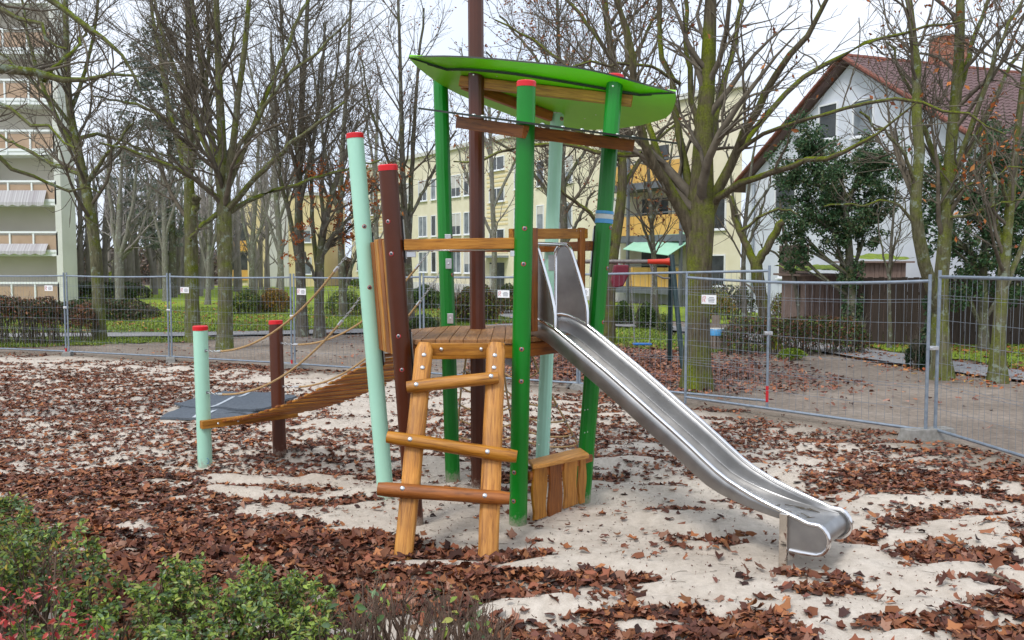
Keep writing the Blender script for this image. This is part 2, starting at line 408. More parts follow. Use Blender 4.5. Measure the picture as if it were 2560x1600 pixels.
# ground: brown trodden earth out to the horizon
def earth_mat():
    m, n, l, b = nodes_of('earth')
    tc = n.new('ShaderNodeTexCoord'); v = tc.outputs['Object']
    a = noise(n, l, v, 0.5, 6, 0.6); f = noise(n, l, v, 9, 6, 0.7); g = noise(n, l, v, 60, 4, 0.7)
    r1 = ramp(n, [(0.25, (0.18, 0.145, 0.118)), (0.5, (0.27, 0.225, 0.185)), (0.75, (0.37, 0.32, 0.27))]); l.new(a.outputs[0], r1.inputs[0])
    r2 = ramp(n, [(0.3, (0.6, 0.6, 0.6)), (0.7, (1.25, 1.22, 1.2))]); l.new(f.outputs[0], r2.inputs[0])
    mx = n.new('ShaderNodeMix'); mx.data_type = 'RGBA'; mx.blend_type = 'MULTIPLY'; mx.inputs[0].default_value = 1
    l.new(r1.outputs[0], mx.inputs[6]); l.new(r2.outputs[0], mx.inputs[7]); l.new(mx.outputs[2], b.inputs['Base Color'])
    b.inputs['Roughness'].default_value = 0.95; b.inputs['Specular IOR Level'].default_value = 0.15
    bump(n, l, b, g.outputs[0], 0.6, 0.02)
    MATS['earth'] = m
earth_mat()
def sand_mat():
    m, n, l, b = nodes_of('sand')
    tc = n.new('ShaderNodeTexCoord'); v = tc.outputs['Object']
    a = noise(n, l, v, 1.2, 6, 0.65); f = noise(n, l, v, 14, 5, 0.7); g = noise(n, l, v, 220, 3, 0.8)
    r1 = ramp(n, [(0.3, (0.50, 0.43, 0.36)), (0.7, (0.62, 0.555, 0.48))]); l.new(a.outputs[0], r1.inputs[0])
    r2 = ramp(n, [(0.25, (0.80, 0.79, 0.77)), (0.6, (1.06, 1.06, 1.06))]); l.new(f.outputs[0], r2.inputs[0])
    mx = n.new('ShaderNodeMix'); mx.data_type = 'RGBA'; mx.blend_type = 'MULTIPLY'; mx.inputs[0].default_value = 1
    l.new(r1.outputs[0], mx.inputs[6]); l.new(r2.outputs[0], mx.inputs[7])
    r3 = ramp(n, [(0.3, (0.72, 0.70, 0.68)), (0.5, (1, 1, 1))]); l.new(g.outputs[0], r3.inputs[0])
    m3 = n.new('ShaderNodeMix'); m3.data_type = 'RGBA'; m3.blend_type = 'MULTIPLY'; m3.inputs[0].default_value = 1
    l.new(mx.outputs[2], m3.inputs[6]); l.new(r3.outputs[0], m3.inputs[7])
    at_ = n.new('ShaderNodeAttribute'); at_.attribute_name = 'tint'                    # earth trodden into the sand near the fence
    sp = n.new('ShaderNodeSeparateColor'); l.new(at_.outputs['Color'], sp.inputs[0])
    ad = n.new('ShaderNodeMath'); ad.operation = 'MULTIPLY_ADD'; ad.inputs[1].default_value = 0.5; ad.use_clamp = True
    l.new(a.outputs[0], ad.inputs[0]); l.new(sp.outputs[0], ad.inputs[2])
    st = ramp(n, [(0.45, (0, 0, 0)), (0.95, (1, 1, 1))]); l.new(ad.outputs[0], st.inputs[0])
    er = ramp(n, [(0.3, (0.15, 0.118, 0.09)), (0.7, (0.26, 0.215, 0.17))]); l.new(f.outputs[0], er.inputs[0])
    m4 = n.new('ShaderNodeMix'); m4.data_type = 'RGBA'; l.new(st.outputs[0], m4.inputs[0]); l.new(m3.outputs[2], m4.inputs[6]); l.new(er.outputs[0], m4.inputs[7])
    l.new(m4.outputs[2], b.inputs['Base Color'])
    b.inputs['Roughness'].default_value = 0.95; b.inputs['Specular IOR Level'].default_value = 0.15
    b1 = n.new('ShaderNodeBump'); b1.inputs['Strength'].default_value = 0.5; b1.inputs['Distance'].default_value = 0.03; l.new(f.outputs[0], b1.inputs['Height'])
    b2 = n.new('ShaderNodeBump'); b2.inputs['Strength'].default_value = 0.4; b2.inputs['Distance'].default_value = 0.004
    l.new(g.outputs[0], b2.inputs['Height']); l.new(b1.outputs[0], b2.inputs['Normal']); l.new(b2.outputs[0], b.inputs['Normal'])
    MATS['sand'] = m
sand_mat()
def grass_mat():
    m, n, l, b = nodes_of('lawn_grass')
    tc = n.new('ShaderNodeTexCoord'); v = tc.outputs['Object']
    a = noise(n, l, v, 0.35, 5, 0.6); f = noise(n, l, v, 6, 6, 0.75)
    r1 = ramp(n, [(0.3, (0.18, 0.25, 0.026)), (0.55, (0.25, 0.345, 0.036)), (0.75, (0.33, 0.375, 0.06))]); l.new(a.outputs[0], r1.inputs[0])
    r2 = ramp(n, [(0.3, (0.62, 0.66, 0.6)), (0.7, (1.25, 1.2, 1.2))]); l.new(f.outputs[0], r2.inputs[0])
    mx = n.new('ShaderNodeMix'); mx.data_type = 'RGBA'; mx.blend_type = 'MULTIPLY'; mx.inputs[0].default_value = 1
    l.new(r1.outputs[0], mx.inputs[6]); l.new(r2.outputs[0], mx.inputs[7]); l.new(mx.outputs[2], b.inputs['Base Color'])
    b.inputs['Roughness'].default_value = 0.9; b.inputs['Specular IOR Level'].default_value = 0.2
    bump(n, l, b, f.outputs[0], 0.8, 0.05)
    MATS['lawn_grass'] = m
grass_mat()
mat('path_gravel', (0.22, 0.215, 0.215), (0.30, 0.295, 0.295), 3, 0.9, bmp=0.3)

def near_far(a, b, n, p=1.6): return a + (b - a) * np.linspace(0, 1, n) ** p
gx = np.unique(np.concatenate([np.linspace(-30, 30, 121), np.linspace(-260, -30, 16), np.linspace(30, 260, 16)]))
gy = np.unique(np.concatenate([np.linspace(-30, 0, 7), np.linspace(0, 40, 101), np.linspace(40, 420, 30)]))
def earth_z(x, y):
    d = sdist(x, y, SAND)
    return land(x, y) - 0.3 * smooth(0.6, 2.2, d) + 0.05 * (fbm(x * 0.7, y * 0.7, 3, 3) - 0.5) * smooth(0.0, 1.5, -d)
ground = obj_of('ground', grid_mesh('ground', gx, gy, earth_z), MATS['earth']); tag(ground, kind='structure')
sx = np.linspace(-18.5, 8.6, 420); sy = near_far(1.6, 23.2, 280, 1.35)
sand = obj_of('sand', grid_mesh('sand', sx, sy, sandz, lambda x, y: sdist(x, y, SAND) > -0.02,
    lambda x, y: np.repeat((0.75 * (1 - smooth(0.1, 2.2, sdist(x, y, SAND) + 0.8 * (fbm(x * 0.9, y * 0.9, 3, 8) - 0.5))))[:, None], 3, 1)), MATS['sand'])
tag(sand, kind='structure')

def ribbon(name, pts, width, zoff, m, seed):
    P = np.array(pts, float); seg = np.hypot(*(P[1:] - P[:-1]).T); s = np.concatenate([[0], np.cumsum(seg)])
    q = np.linspace(0, s[-1], int(s[-1] / 0.4)); x, y = np.interp(q, s, P[:, 0]), np.interp(q, s, P[:, 1])
    k = np.ones(9) / 9; x[4:-4], y[4:-4] = np.convolve(x, k, 'valid'), np.convolve(y, k, 'valid')
    tx, ty = np.gradient(x), np.gradient(y); L = np.hypot(tx, ty); nx, ny = -ty / L, tx / L
    rows = []
    for j, o in enumerate(np.linspace(-0.5, 0.5, 5)):
        wob = (vnoise(q * 0.8, np.full_like(q, j * 3.1), seed) - 0.5) * 0.25 if j in (0, 4) else 0
        ax, ay = x + nx * (o * width + wob), y + ny * (o * width + wob); rows.append(np.stack([ax, ay, land(ax, ay) + zoff], 1))
    vv = np.stack(rows, 1).reshape(-1, 3); i, j = np.meshgrid(np.arange(4), np.arange(len(q) - 1)); a = (j * 5 + i).ravel()
    o = obj_of(name, np_mesh(name, vv, np.stack([a, a + 1, a + 6, a + 5], 1), True), m); tag(o, kind='structure'); return o
LAWN_L = np.array([(-60, 27.5), (-22, 28.0), (-12, 28.6), (-6, 29.8), (-2, 31.2), (0.5, 33.5), (-1.0, 40), (-3.5, 47), (-4.5, 60), (-10, 88), (-60, 88)], float)
LAWN_N = np.array([(-60, 23.6), (-13, 24.0), (-10, 25.2), (-8.2, 26.9), (-14, 26.6), (-22, 26.2), (-60, 25.8)], float)
LAWN_M = np.array([(1.0, 40.5), (4.6, 36.5), (9.0, 31), (12, 33), (11, 44), (2, 58), (-3, 66), (-3.6, 57), (-2.9, 47)], float)
LAWN_R = np.array([(1.5, 24.5), (4.5, 22.8), (6.6, 22.4), (6.4, 26), (4.4, 31), (2.6, 31), (1, 28)], float)
LAWN_E = np.array([(8.6, 27.5), (9.6, 23.5), (10.6, 19.2), (11.4, 15.5), (13, 13), (26, 14), (26, 27), (16, 25), (11, 29)], float)
for nm, poly, seed in (('lawn', LAWN_L, 1), ('lawn', LAWN_N, 6), ('lawn', LAWN_M, 2), ('lawn', LAWN_R, 3), ('lawn', LAWN_E, 4)):
    x0, y0 = poly.min(0); x1, y1 = poly.max(0); st = 0.35 if (x1 - x0) < 25 else 0.5
    o = obj_of(nm, grid_mesh(nm, np.arange(x0 - 1, x1 + 1, st), np.arange(y0 - 1, y1 + 1, st), lambda x, y: earth_z(x, y) + 0.035,
        lambda x, y, p=poly, s=seed: sdist(x, y, p) + 1.0 * (fbm(x * 0.8, y * 0.8, 3, s) - 0.5) > 0), MATS['lawn_grass'])
    tag(o, kind='structure')
ribbon('path', [(-60, 26.6), (-22, 27.2), (-12, 27.6), (-6, 28.8), (-2, 30.2), (1, 32.6), (4, 32.4), (6.6, 29), (7.8, 25), (9.0, 21.4), (9.8, 18), (10.8, 14), (12, 9)], 1.5, 0.062, MATS['path_gravel'], 21)
ribbon('path', [(1.4, 33.4), (-0.2, 40), (-4.2, 46.5), (-5.0, 57), (-9, 80)], 1.8, 0.067, MATS['path_gravel'], 22)

# ------------------------------------------------------------------ play tower
wood_mat('lit_top_wood', (0.30, 0.12, 0.022), (0.55, 0.25, 0.055), (0.68, 0.35, 0.10))  # honey-wood tones lightened: the light on the counter top is in the colour
H_, DH, DK = MATS['honey_wood'], MATS['dark_honey_wood'], MATS['deck_wood']
tower = thing('play_tower', 'wooden climbing tower with leaf-shaped green roof, steel slide and rope bridge', 'play tower', (-0.26, 8.0, 0))
POSTS = {}
def post(key, base, top, r, m, flute=0, cap=True, bolts=()):
    """base/top: world points; bolts: heights with the side they show on"""
    b, t = Vector(base), Vector(top); low = b + (b - t).normalized() * 0.25
    path = [low + (t - low) * k / 6 for k in range(7)]
    mb = MB().tube(path, r, 48, flute=flute, flam=0.045 if flute else 0)
    o = mb.obj('post', m, tower, 40)
    POSTS[key] = (b, t, o, r)
    if cap:
        d = (t - b).normalized()
        MB().tube([t - d * 0.035, t + d * 0.004, t + d * 0.012], [r * 1.05, r * 1.05, r * 0.92], 32).obj('cap', MATS['red_plastic'], o, 40)
    return o
def on_post(key, z):
    b, t, o, r = POSTS[key]; return b + (t - b) * ((z - b.z) / (t.z - b.z))
def P3(p): return Vector(tuple(p))
R0 = 0.074
baseA, baseB, baseD = gz(965, 1245), gz(1037, 1312), V(0, 8.72, 0)
baseD[0] = at(1132, 1200, 8.72)[0]
post('A', baseA, at(887, 336, 7.93), R0, MATS['mint_paint'])
post('B', baseB, at(969.5, 415, 6.98), R0, MATS['brown_paint'])
post('D', baseD, at(1101, 192, 8.95), R0, MATS['green_paint'], 12)
post('E', gz(1295, 1310), at(1316, 206, 7.06), R0, MATS['green_paint'])
post('F', gz(1456, 1251), at(1538, 190, 7.98), R0, MATS['green_paint'], 12)
post('G', V(at(1354, 1160, 8.85)[0], 8.85, 0), at(1393, 284, 9.1), R0 * 0.95, MATS['mint_paint'], 12, cap=False)
post('C', V(at(1197, 1200, 8.35)[0], 8.35, 0), V(at(1190, 0, 8.35)[0] - 0.01, 8.35, 6.4), R0, MATS['brown_paint'], 12)
post('H', gz(513, 1167), at(500.5, 817, 9.2), R0, MATS['mint_paint'])
post('I', gz(699.5, 1140), at(689, 803, 9.85), R0, MATS['brown_paint'])
post_label = {'A': 'tall leaning mint-green post', 'B': 'leaning brown post beside the ladder', 'C': 'brown centre mast rising through the roof', 'H': 'short mint-green post at the bridge foot', 'I': 'short brown post at the bridge foot'}
for k, t_ in post_label.items(): POSTS[k][2]['label'] = t_
def face_bolt(key, z, dx=0.0, r=0.019):
    p = on_post(key, z); o, rr = POSTS[key][2], POSTS[key][3]
    d = Vector((0.35 * dx - p.x * 0.1, -1, 0)).normalized(); d = Vector((dx, -math.sqrt(max(0, 1 - dx * dx)), 0))
    bolt(p + d * (rr * 0.97), d, r, o)
for z, dx in ((2.42, 0.1), (2.14, 0.05), (1.46, 0.02), (1.20, 0.05), (0.45, -0.55), (0.21, -0.55)): face_bolt('E', z, dx)
for z, dx in ((2.47, -0.3), (2.22, -0.2), (1.57, -0.1), (1.30, 0.0)): face_bolt('B', z, dx)
for z, dx in ((2.47, 0.35), (1.93, 0.35)): face_bolt('A', z, dx)
for z, dx in ((2.46, 0.8), (1.62, 0.8), (2.1, 0.8)): face_bolt('F', z, dx)
for z, dx in ((2.40, 0.85), (2.03, 0.85)): face_bolt('D', z, dx)
# side channels of the posts with their steel brackets
for key, za, zb in (('A', 2.02, 2.42), ('A', 1.22, 1.60), ('B', 2.15, 2.52), ('B', 1.18, 1.62), ('F', 2.02, 2.48)):
    a, b = on_post(key, za), on_post(key, zb); s = 1 if key != 'F' else -1
    MB().beam(a + Vector((s * 0.076, 0.03, 0)), b + Vector((s * 0.076, 0.03, 0)), 0.05, 0.012, up=(1, 0, 0)).obj('bracket', MATS['black_rubber'], POSTS[key][2])
    MB().beam(a + Vector((s * 0.086, 0.045, 0.03)), b + Vector((s * 0.086, 0.045, -0.03)), 0.035, 0.006, up=(1, 0, 0)).obj('bracket', MATS['zinc'], POSTS[key][2])
for z in (2.38, 2.14, 1.60):
    p = on_post('D', z); br = MB().box(p + Vector((0.03, -0.078, 0)), (0.06, 0.008, 0.1)).obj('bracket', MATS['zinc'], POSTS['D'][2], bevel=0.003)
    bolt(p + Vector((0.03, -0.083, 0)), (0, -1, 0), 0.01, POSTS['D'][2], washer=False)
p = on_post('G', 2.2); MB().box(p + Vector((-0.0, -0.078, -0.05)), (0.06, 0.01, 0.16)).obj('bracket', MATS['zinc'], POSTS['G'][2], bevel=0.003)
# tape wound round the right post
b, t, oF, r = POSTS['F']; d = (t - b).normalized(); zt = at(1508, 542, 7.93)[2]
for dz, hh, mm in ((-0.038, 0.038, 'tape_blue'), (0.0, 0.045, 'tape_white'), (0.038, 0.026, 'tape_blue')):
    c = on_post('F', zt + dz); MB().tube([c - d * hh / 2, c + d * hh / 2], r * 1.09 + (0.001 if mm == 'tape_blue' else 0), 28).obj('tape_band', MATS[mm], oF, 40)

# platform of planks on a six-sided frame
ZP = 1.53
HEX = [np.array(on_post(k, ZP)[:2]) for k in 'BEFGDA']
ctr = sum(HEX) / 6
HEX = [ctr + (h - ctr) * (1 - 0.085 / np.linalg.norm(h - ctr)) for h in HEX]
HEX[0] = np.array([HEX[0][0] + 0.06, HEX[0][1] - 0.02])
platform = thing_part = bpy.data.objects.new('platform', None); link(platform, tower, Matrix.Translation(Vector((ctr[0], ctr[1], ZP))))
def clip_x(poly, x0, x1):
    for xc, sgn in ((x0, 1), (x1, -1)):
        out = []
        for i in range(len(poly)):
            a, b = poly[i], poly[(i + 1) % len(poly)]; da, db = sgn * (a[0] - xc), sgn * (b[0] - xc)
            if da >= 0: out.append(a)
            if da * db < 0: out.append(a + (b - a) * (da / (da - db)))
        poly = out
        if len(poly) < 3: return []
    return poly
x = min(h[0] for h in HEX); X1 = max(h[0] for h in HEX)
rg = random.Random(4)
while x < X1:
    w = 0.112; poly = clip_x(HEX, x + 0.002, min(x + w - 0.002, X1)); x += w
    if len(poly) < 3: continue
    # local frame: grain runs along y
    q = [Vector((p[1], -p[0], 0)) for p in poly]; M = Matrix.Rotation(math.pi / 2, 4, 'Z'); M.translation = (0, 0, ZP - 0.04 - rg.random() * 0.003)
    MB().prism([tuple(v) for v in q], (0, 0, 0.04)).obj('plank', DK, platform, False, M, 0.004)
for i in range(6):
    a, b = HEX[i], HEX[(i + 1) % 6]; dd = (b - a) / np.linalg.norm(b - a); inn = np.array([-dd[1], dd[0]]) * 0.04
    a2, b2 = a + dd * 0.03 + inn, b - dd * 0.03 + inn
    plank('beam', (*a2, ZP - 0.105), (*b2, ZP - 0.105), 0.05, 0.115, H_ if i == 0 else DH, platform)
for k, i in (('B', 0), ('E', 1)):
    MB().box((HEX[i][0] + (0.03 if i == 0 else -0.05), HEX[i][1] + 0.06, ZP - 0.19), (0.09, 0.05, 0.06)).obj('bracket', MATS['bolt_grey'], platform, bevel=0.004)
fb0, fb1 = at(1052, 873, 7.02), at(1262, 873, 7.02)
plank('ladder_beam', fb0, fb1, 0.05, 0.098, H_, platform)
for px in (1103, 1203): bolt(at(px, 873, 6.99), (0, -1, 0.05), 0.015, platform, washer=False)

# ladder: two hewn stiles, three round rungs
ladder = bpy.data.objects.new('ladder', None); link(ladder, tower, Matrix.Translation(Vector((-0.48, 6.35, 0))))
LT = {}
for key, bot, topp in (('l', (1008, 1398), (1062, 862)), ('r', (1220, 1398), (1240, 862))):
    p0, p1 = gz(*bot, 0.0), at(topp[0], topp[1], 6.955); dd = (p1 - p0) / np.linalg.norm(p1 - p0); LT[key] = (p0, dd, p1)
    log('stile', p0 - dd * 0.25, p1 + dd * 0.01, 0.069 if key == 'l' else 0.074, 0.058, H_, ladder, 3 if key == 'l' else 8, up=(0, -1, 0), power=5.0, rough=0.022)
def lad_at(px, py, off):                                  # on the plane of the ladder's front
    p0, dd, p1 = LT['l']; n = np.cross(LT['r'][0] - p0, dd); n /= np.linalg.norm(n)
    if n[1] > 0: n = -n
    q = p0 + n * off; r_ = np.array(ray(px, py)); o_ = V(0, 0, CAM_H); k = np.dot(q - o_, n) / np.dot(r_, n); return o_ + r_ * k, n
for i, (a, b, rr) in enumerate((((1017, 968), (1246, 943), 0.050), ((968, 1092), (1292, 1142), 0.053), ((945, 1222), (1274, 1246), 0.054))):
    (p0, n_), (p1, _) = lad_at(*a, 0.085), lad_at(*b, 0.085)
    log('rung', p0, p1, rr * 0.95, rr, H_ if i < 2 else DH, ladder, 20 + i, up=tuple(n_), power=2.2, rough=0.03, n=20, chamfer=0.006)
for px, py, off in ((1060, 887, 0.058), (1056, 919, 0.058), (1237, 888, 0.058), (1235, 919, 0.058), (1040.5, 961, 0.13), (1227.5, 940, 0.13), (1025, 1098, 0.135), (1218.5, 1129, 0.135), (1006, 1221, 0.135), (1212, 1239, 0.135)):
    p, n_ = lad_at(px, py, off); bolt(p, n_, 0.019, ladder, washer=False)

# rails and side boards
rails = bpy.data.objects.new('handrails', None); link(rails, tower, Matrix.Translation(Vector((ctr[0], ctr[1], 2.2))))
rails.name = 'railing'; WORLD['railing'] = Matrix.Translation(Vector((ctr[0], ctr[1], 2.2)))
plank('rail', at(1010, 612, 7.0), at(1290, 608, 7.12), 0.05, 0.088, H_, rails)
def inner(k, z, f=0.1):
    p = np.array(on_post(k, z)); d_ = np.array([ctr[0] - p[0], ctr[1] - p[1], 0]); return p + d_ / np.linalg.norm(d_) * f
plank('rail', inner('D', 2.3), inner('G', 2.3), 0.05, 0.088, DH, rails)
plank('rail', inner('G', 2.3), inner('F', 2.3), 0.05, 0.088, DH, rails)
pa, pb = at(1276, 585, 7.28), at(1465, 584, 7.93)
plank('rail', pa, pb, 0.05, 0.088, H_, rails)
for p, pxs in ((pb, 0), (pa, 1)):
    q = p + (V(-0.045, -0.06, 0) if pxs == 0 else V(0.19, 0.02, 0))
    plank('rail_upright', q + V(0, 0, -0.80), q + V(0, 0, 0.05), 0.085, 0.035, DH, rails, up=(0.8, -0.6, 0))
for dx in (-0.012, 0.012): bolt(pb + V(-0.045 + dx * 1.6 - 0.03, -0.11 + dx, 0.02), (0.5, -0.85, 0), 0.006, rails, washer=False)
for px in (1045, 1080, 1127, 1175, 1228, 1264): bolt(at(px, 628, 7.05), (0, 0, -1), 0.011, rails, washer=True)
MB().box(at(1028, 636, 7.05), (0.075, 0.03, 0.045)).obj('bracket', MATS['zinc'], rails, bevel=0.003)
MB().box(at(1281, 634, 7.1), (0.035, 0.03, 0.045)).obj('bracket', MATS['zinc'], rails, bevel=0.003)
MB().tube([at(1010, 627, 7.1), at(1290, 624, 7.16)], 0.006, 8).obj('rod', MATS['zinc'], rails, True)
# boards between the mint and brown posts
for k in range(6):
    f = 0.12 + 0.14 * k
    lo = on_post('A', 1.37).lerp(on_post('B', 1.37), f); hi = on_post('A', 2.33 + 0.02 * (k % 3)).lerp(on_post('B', 2.33 + 0.02 * (k % 2)), f)
    o_ = Vector((0.05, 0.02, 0)); dd = (on_post('B', 1.5) - on_post('A', 1.5)).normalized()
    M, L = frame(lo + o_, hi + o_, up=(0.9, 0.4, 0)); MB().box((0, 0, 0), (L, 0.105, 0.03)).obj('side_board', H_ if k % 2 else DH, rails, False, M, 0.006)

# play counter under the platform
counter = bpy.data.objects.new('counter', None); link(counter, tower, Matrix.Translation(Vector((0.4, 7.4, 0))))
e0, f0 = np.array(on_post('E', 0.5)), np.array(on_post('F', 0.5)); u = (f0 - e0) / np.linalg.norm(f0 - e0); outw = V(u[1], -u[0], 0)
c0, c1 = e0 + u * 0.06 + outw * 0.05, f0 - u * 0.0 + outw * 0.05
cz = 0.468
fl, fr_, brk, bl_ = gz(1343, 1164, 0.50), gz(1480, 1135, 0.50), gz(1450, 1119, 0.50), gz(1321, 1150, 0.50)
poly = [bl_, fl - u * 0.0 - outw * 0.03 - u * 0.02, fl + u * 0.035, fr_ - u * 0.04, fr_ - outw * 0.035, brk]
Mx, L = frame(c0, c1); Mi = Mx.inverted(); pl = [tuple(Mi @ Vector((q[0], q[1], Mx.translation.z))) for q in poly]
Mx.translation.z = cz; MB().prism(pl, (0, 0, 0.036)).obj('counter_top', MATS['lit_top_wood'], counter, False, Mx, 0.008)
Lc = np.linalg.norm(c1 - c0); rg = random.Random(9); s_ = 0.02
for w, lo in ((0.222, 0.02), (0.214, 0.0), (0.226, 0.03), (0.135, 0.02)):
    q0 = c0 + u * s_ + outw * 0.03; n8 = 9; pts = []
    for side in (0, 1):
        rng_ = range(n8) if side == 0 else range(n8 - 1, -1, -1)
        for i in rng_:
            z = lo + (cz + 0.002 - lo) * i / (n8 - 1); off = (0.014 if side == 0 else w - 0.026) + 0.016 * math.sin(i * 0.9 + s_ * 40 + side * 2) * (0.4 + 0.6 * (1 - i / 8))
            pts.append((z, off))
    M = Matrix((Vector((0, 0, 1)), Vector(u), Vector(np.cross((0, 0, 1), u)))).transposed().to_4x4(); M.translation = Vector((q0[0], q0[1], 0))
    MB().prism([(a, b, 0) for a, b in pts][::-1], (0, 0, 0.026)).obj('counter_board', H_ if w != 0.214 else DH, counter, False, M, 0.004)
    for zz in (0.16, 0.36):
        for oo in (0.04, w - 0.05): bolt(q0 + u * oo + outw * 0.03 + V(0, 0, zz), tuple(outw), 0.0055, counter, washer=False, name='screw')
    s_ += w
plank('counter_batten', c0 + u * 0.0 + V(0, 0, 0.40 - c0[2]), c1 + V(0, 0, 0.40 - c1[2]), 0.04, 0.07, DH, counter)

# leaf-shaped roof
roof = bpy.data.objects.new('roof', None); link(roof, tower, Matrix.Translation(Vector((-0.2, 8.2, 3.8))))
def z1(pts): return [(860 + a / 2.16, b / 2.16) for a, b in pts]
PLa, PLb, PLc = 4.72, -0.187, -0.108
near = z1([(350, 315), (440, 309), (540, 308), (640, 311), (750, 318), (850, 326), (940, 335), (1020, 342), (1100, 350), (1180, 359), (1250, 369), (1330, 383), (1400, 399), (1480, 419), (1550, 439), (1620, 459), (1680, 475), (1740, 491), (1790, 505)])
slit = z1([(350, 315), (450, 346), (555, 378), (620, 377), (690, 379), (750, 384), (830, 391), (900, 399), (1000, 414), (1100, 430), (1200, 446), (1300, 463), (1380, 477), (1450, 490), (1520, 502), (1595, 515), (1660, 512), (1730, 509), (1790, 506)])
far = z1([(1790, 506), (1792, 535), (1786, 565), (1776, 592), (1760, 617), (1738, 637), (1700, 651), (1600, 677), (1500, 692), (1400, 700), (1300, 702), (1200, 696), (1100, 680), (1000, 655), (900, 622), (800, 584), (700, 545), (620, 510), (550, 474), (490, 436), (440, 399), (390, 357), (350, 315)])
NRM = np.array([-PLb, -PLc, 1.0]); NRM /= np.linalg.norm(NRM)
slit3 = [on_plane(*p, PLa, PLb, PLc) for p in slit]
near3 = []
for i, p in enumerate(near):
    e = min(1, i / 3, (len(near) - 1 - i) / 3); near3.append(on_plane(*p, PLa + 0.05 * max(e, 0), PLb, PLc))
far3 = [on_plane(*p, PLa, PLb, PLc) for p in far]
main = slit3[:-1] + far3[:-1]
TH = NRM * 0.016
MB().prism(main, TH, 0, 1).obj('roof_leaf', [MATS['roof_green'], MATS['roof_edge']], roof)
strip = near3 + slit3[::-1][1:-1]
st = MB()
n_ = len(near3)
low = near3 + [q + NRM * 0.0175 + V(0, 0.035, 0) * min(1, i, len(slit3) - 1 - i) for i, q in enumerate(slit3)]; hi = [q + TH for q in low]
vs_ = low + hi; k2 = 2 * n_
fs, ms_ = [], []
for i in range(n_ - 1):
    fs += [(i, i + 1, n_ + i + 1, n_ + i), (k2 + i, k2 + n_ + i, k2 + n_ + i + 1, k2 + i + 1)]; ms_ += [0, 0]
    fs += [(i, k2 + i, k2 + i + 1, i + 1), (n_ + i, n_ + i + 1, k2 + n_ + i + 1, k2 + n_ + i)]; ms_ += [1, 1]
st.v = [tuple(map(float, v)) for v in vs_]; st.f = fs; st.m = ms_
st.obj('roof_leaf_rim', [MATS['roof_green'], MATS['roof_edge']], roof)
gap = MB(); gap.tube([q - NRM * 0.001 for q in slit3[1:-2]], 0.0075, 6); gap.obj('edge_strip', MATS['roof_edge'], roof)
def under(px, py, off): return on_plane(px, py, PLa - off, PLb, PLc)
plank('roof_beam', under(1150, 203, 0.055), under(1580, 253, 0.055), 0.06, 0.095, H_, roof, up=tuple(NRM))
plank('roof_beam', under(1156, 207, 0.055) + V(0, 0.05, 0), under(1378, 292, 0.055), 0.06, 0.095, DH, roof, up=tuple(NRM))
for a, b in (((1450, 470), 0), ((700, 408), 0), ((1440, 527), 0)):
    p = under(860 + a[0] / 2.16, a[1] / 2.16, 0.05); bolt(p + V(0, -0.035, 0), (0, -1, 0), 0.008, roof, washer=False)
for a in ((585, 382), (680, 392), (825, 412), (980, 428), (1050, 425), (1170, 445), (1295, 475), (1455, 493), (1300, 640), (1360, 620)):
    p = under(860 + a[0] / 2.16, a[1] / 2.16, 0.001); bolt(p, tuple(-NRM), 0.008, roof, washer=False, name='screw')
# lower leaf, seen edge-on from the path
lowp = []; npt = 17
def low_at(t, Y): return at(1045 + (1693 - 1045) * t, 273 + (361 - 273) * t, Y)
for i in range(npt): t_ = i / (npt - 1); lowp.append(low_at(t_, 7.55 - 0.72 * math.sin(math.pi * min(1, t_ * 0.93 + 0.0)) ** 0.8))
for i in range(npt - 1, 0, -1): t_ = i / (npt - 1); lowp.append(low_at(t_, 7.55 + 0.62 * math.sin(math.pi * min(1, t_ * 0.88 + 0.0)) ** 0.8))
nl = np.cross(lowp[4] - lowp[0], lowp[-5] - lowp[0]); nl = nl / np.linalg.norm(nl); nl = nl if nl[2] > 0 else -nl
MB().prism(lowp, nl * 0.016, 0, 1).obj('roof_leaf', [MATS['roof_green'], MATS['roof_edge']], roof)
plank('roof_beam', low_at(0.16, 7.75) - nl * 0.062, low_at(0.42, 6.98) - nl * 0.062, 0.06, 0.10, DH, roof, up=tuple(nl))
plank('roof_beam', low_at(0.44, 7.18) - nl * 0.062, low_at(0.83, 7.88) - nl * 0.062, 0.06, 0.10, DH, roof, up=tuple(nl))
for a, Y in ((700, 7.7), (748, 7.6), (1070, 7.25), (1180, 7.4), (1283, 7.5), (1380, 7.65), (1475, 7.75), (1560, 7.85)):
    t_ = ((860 + a / 2.16) - 1045) / 648; bolt(low_at(t_, Y) + nl * 0.016, tuple(nl), 0.02, roof, washer=False)
p = on_post('G', POSTS['G'][1].z - 0.05); MB().box(p + Vector((0.04, -0.01, 0.05)), (0.16, 0.12, 0.012)).obj('bracket', MATS['zinc'], roof); bolt(p + Vector((0.045, -0.055, -0.01)), (0.4, -0.9, 0), 0.02, roof)

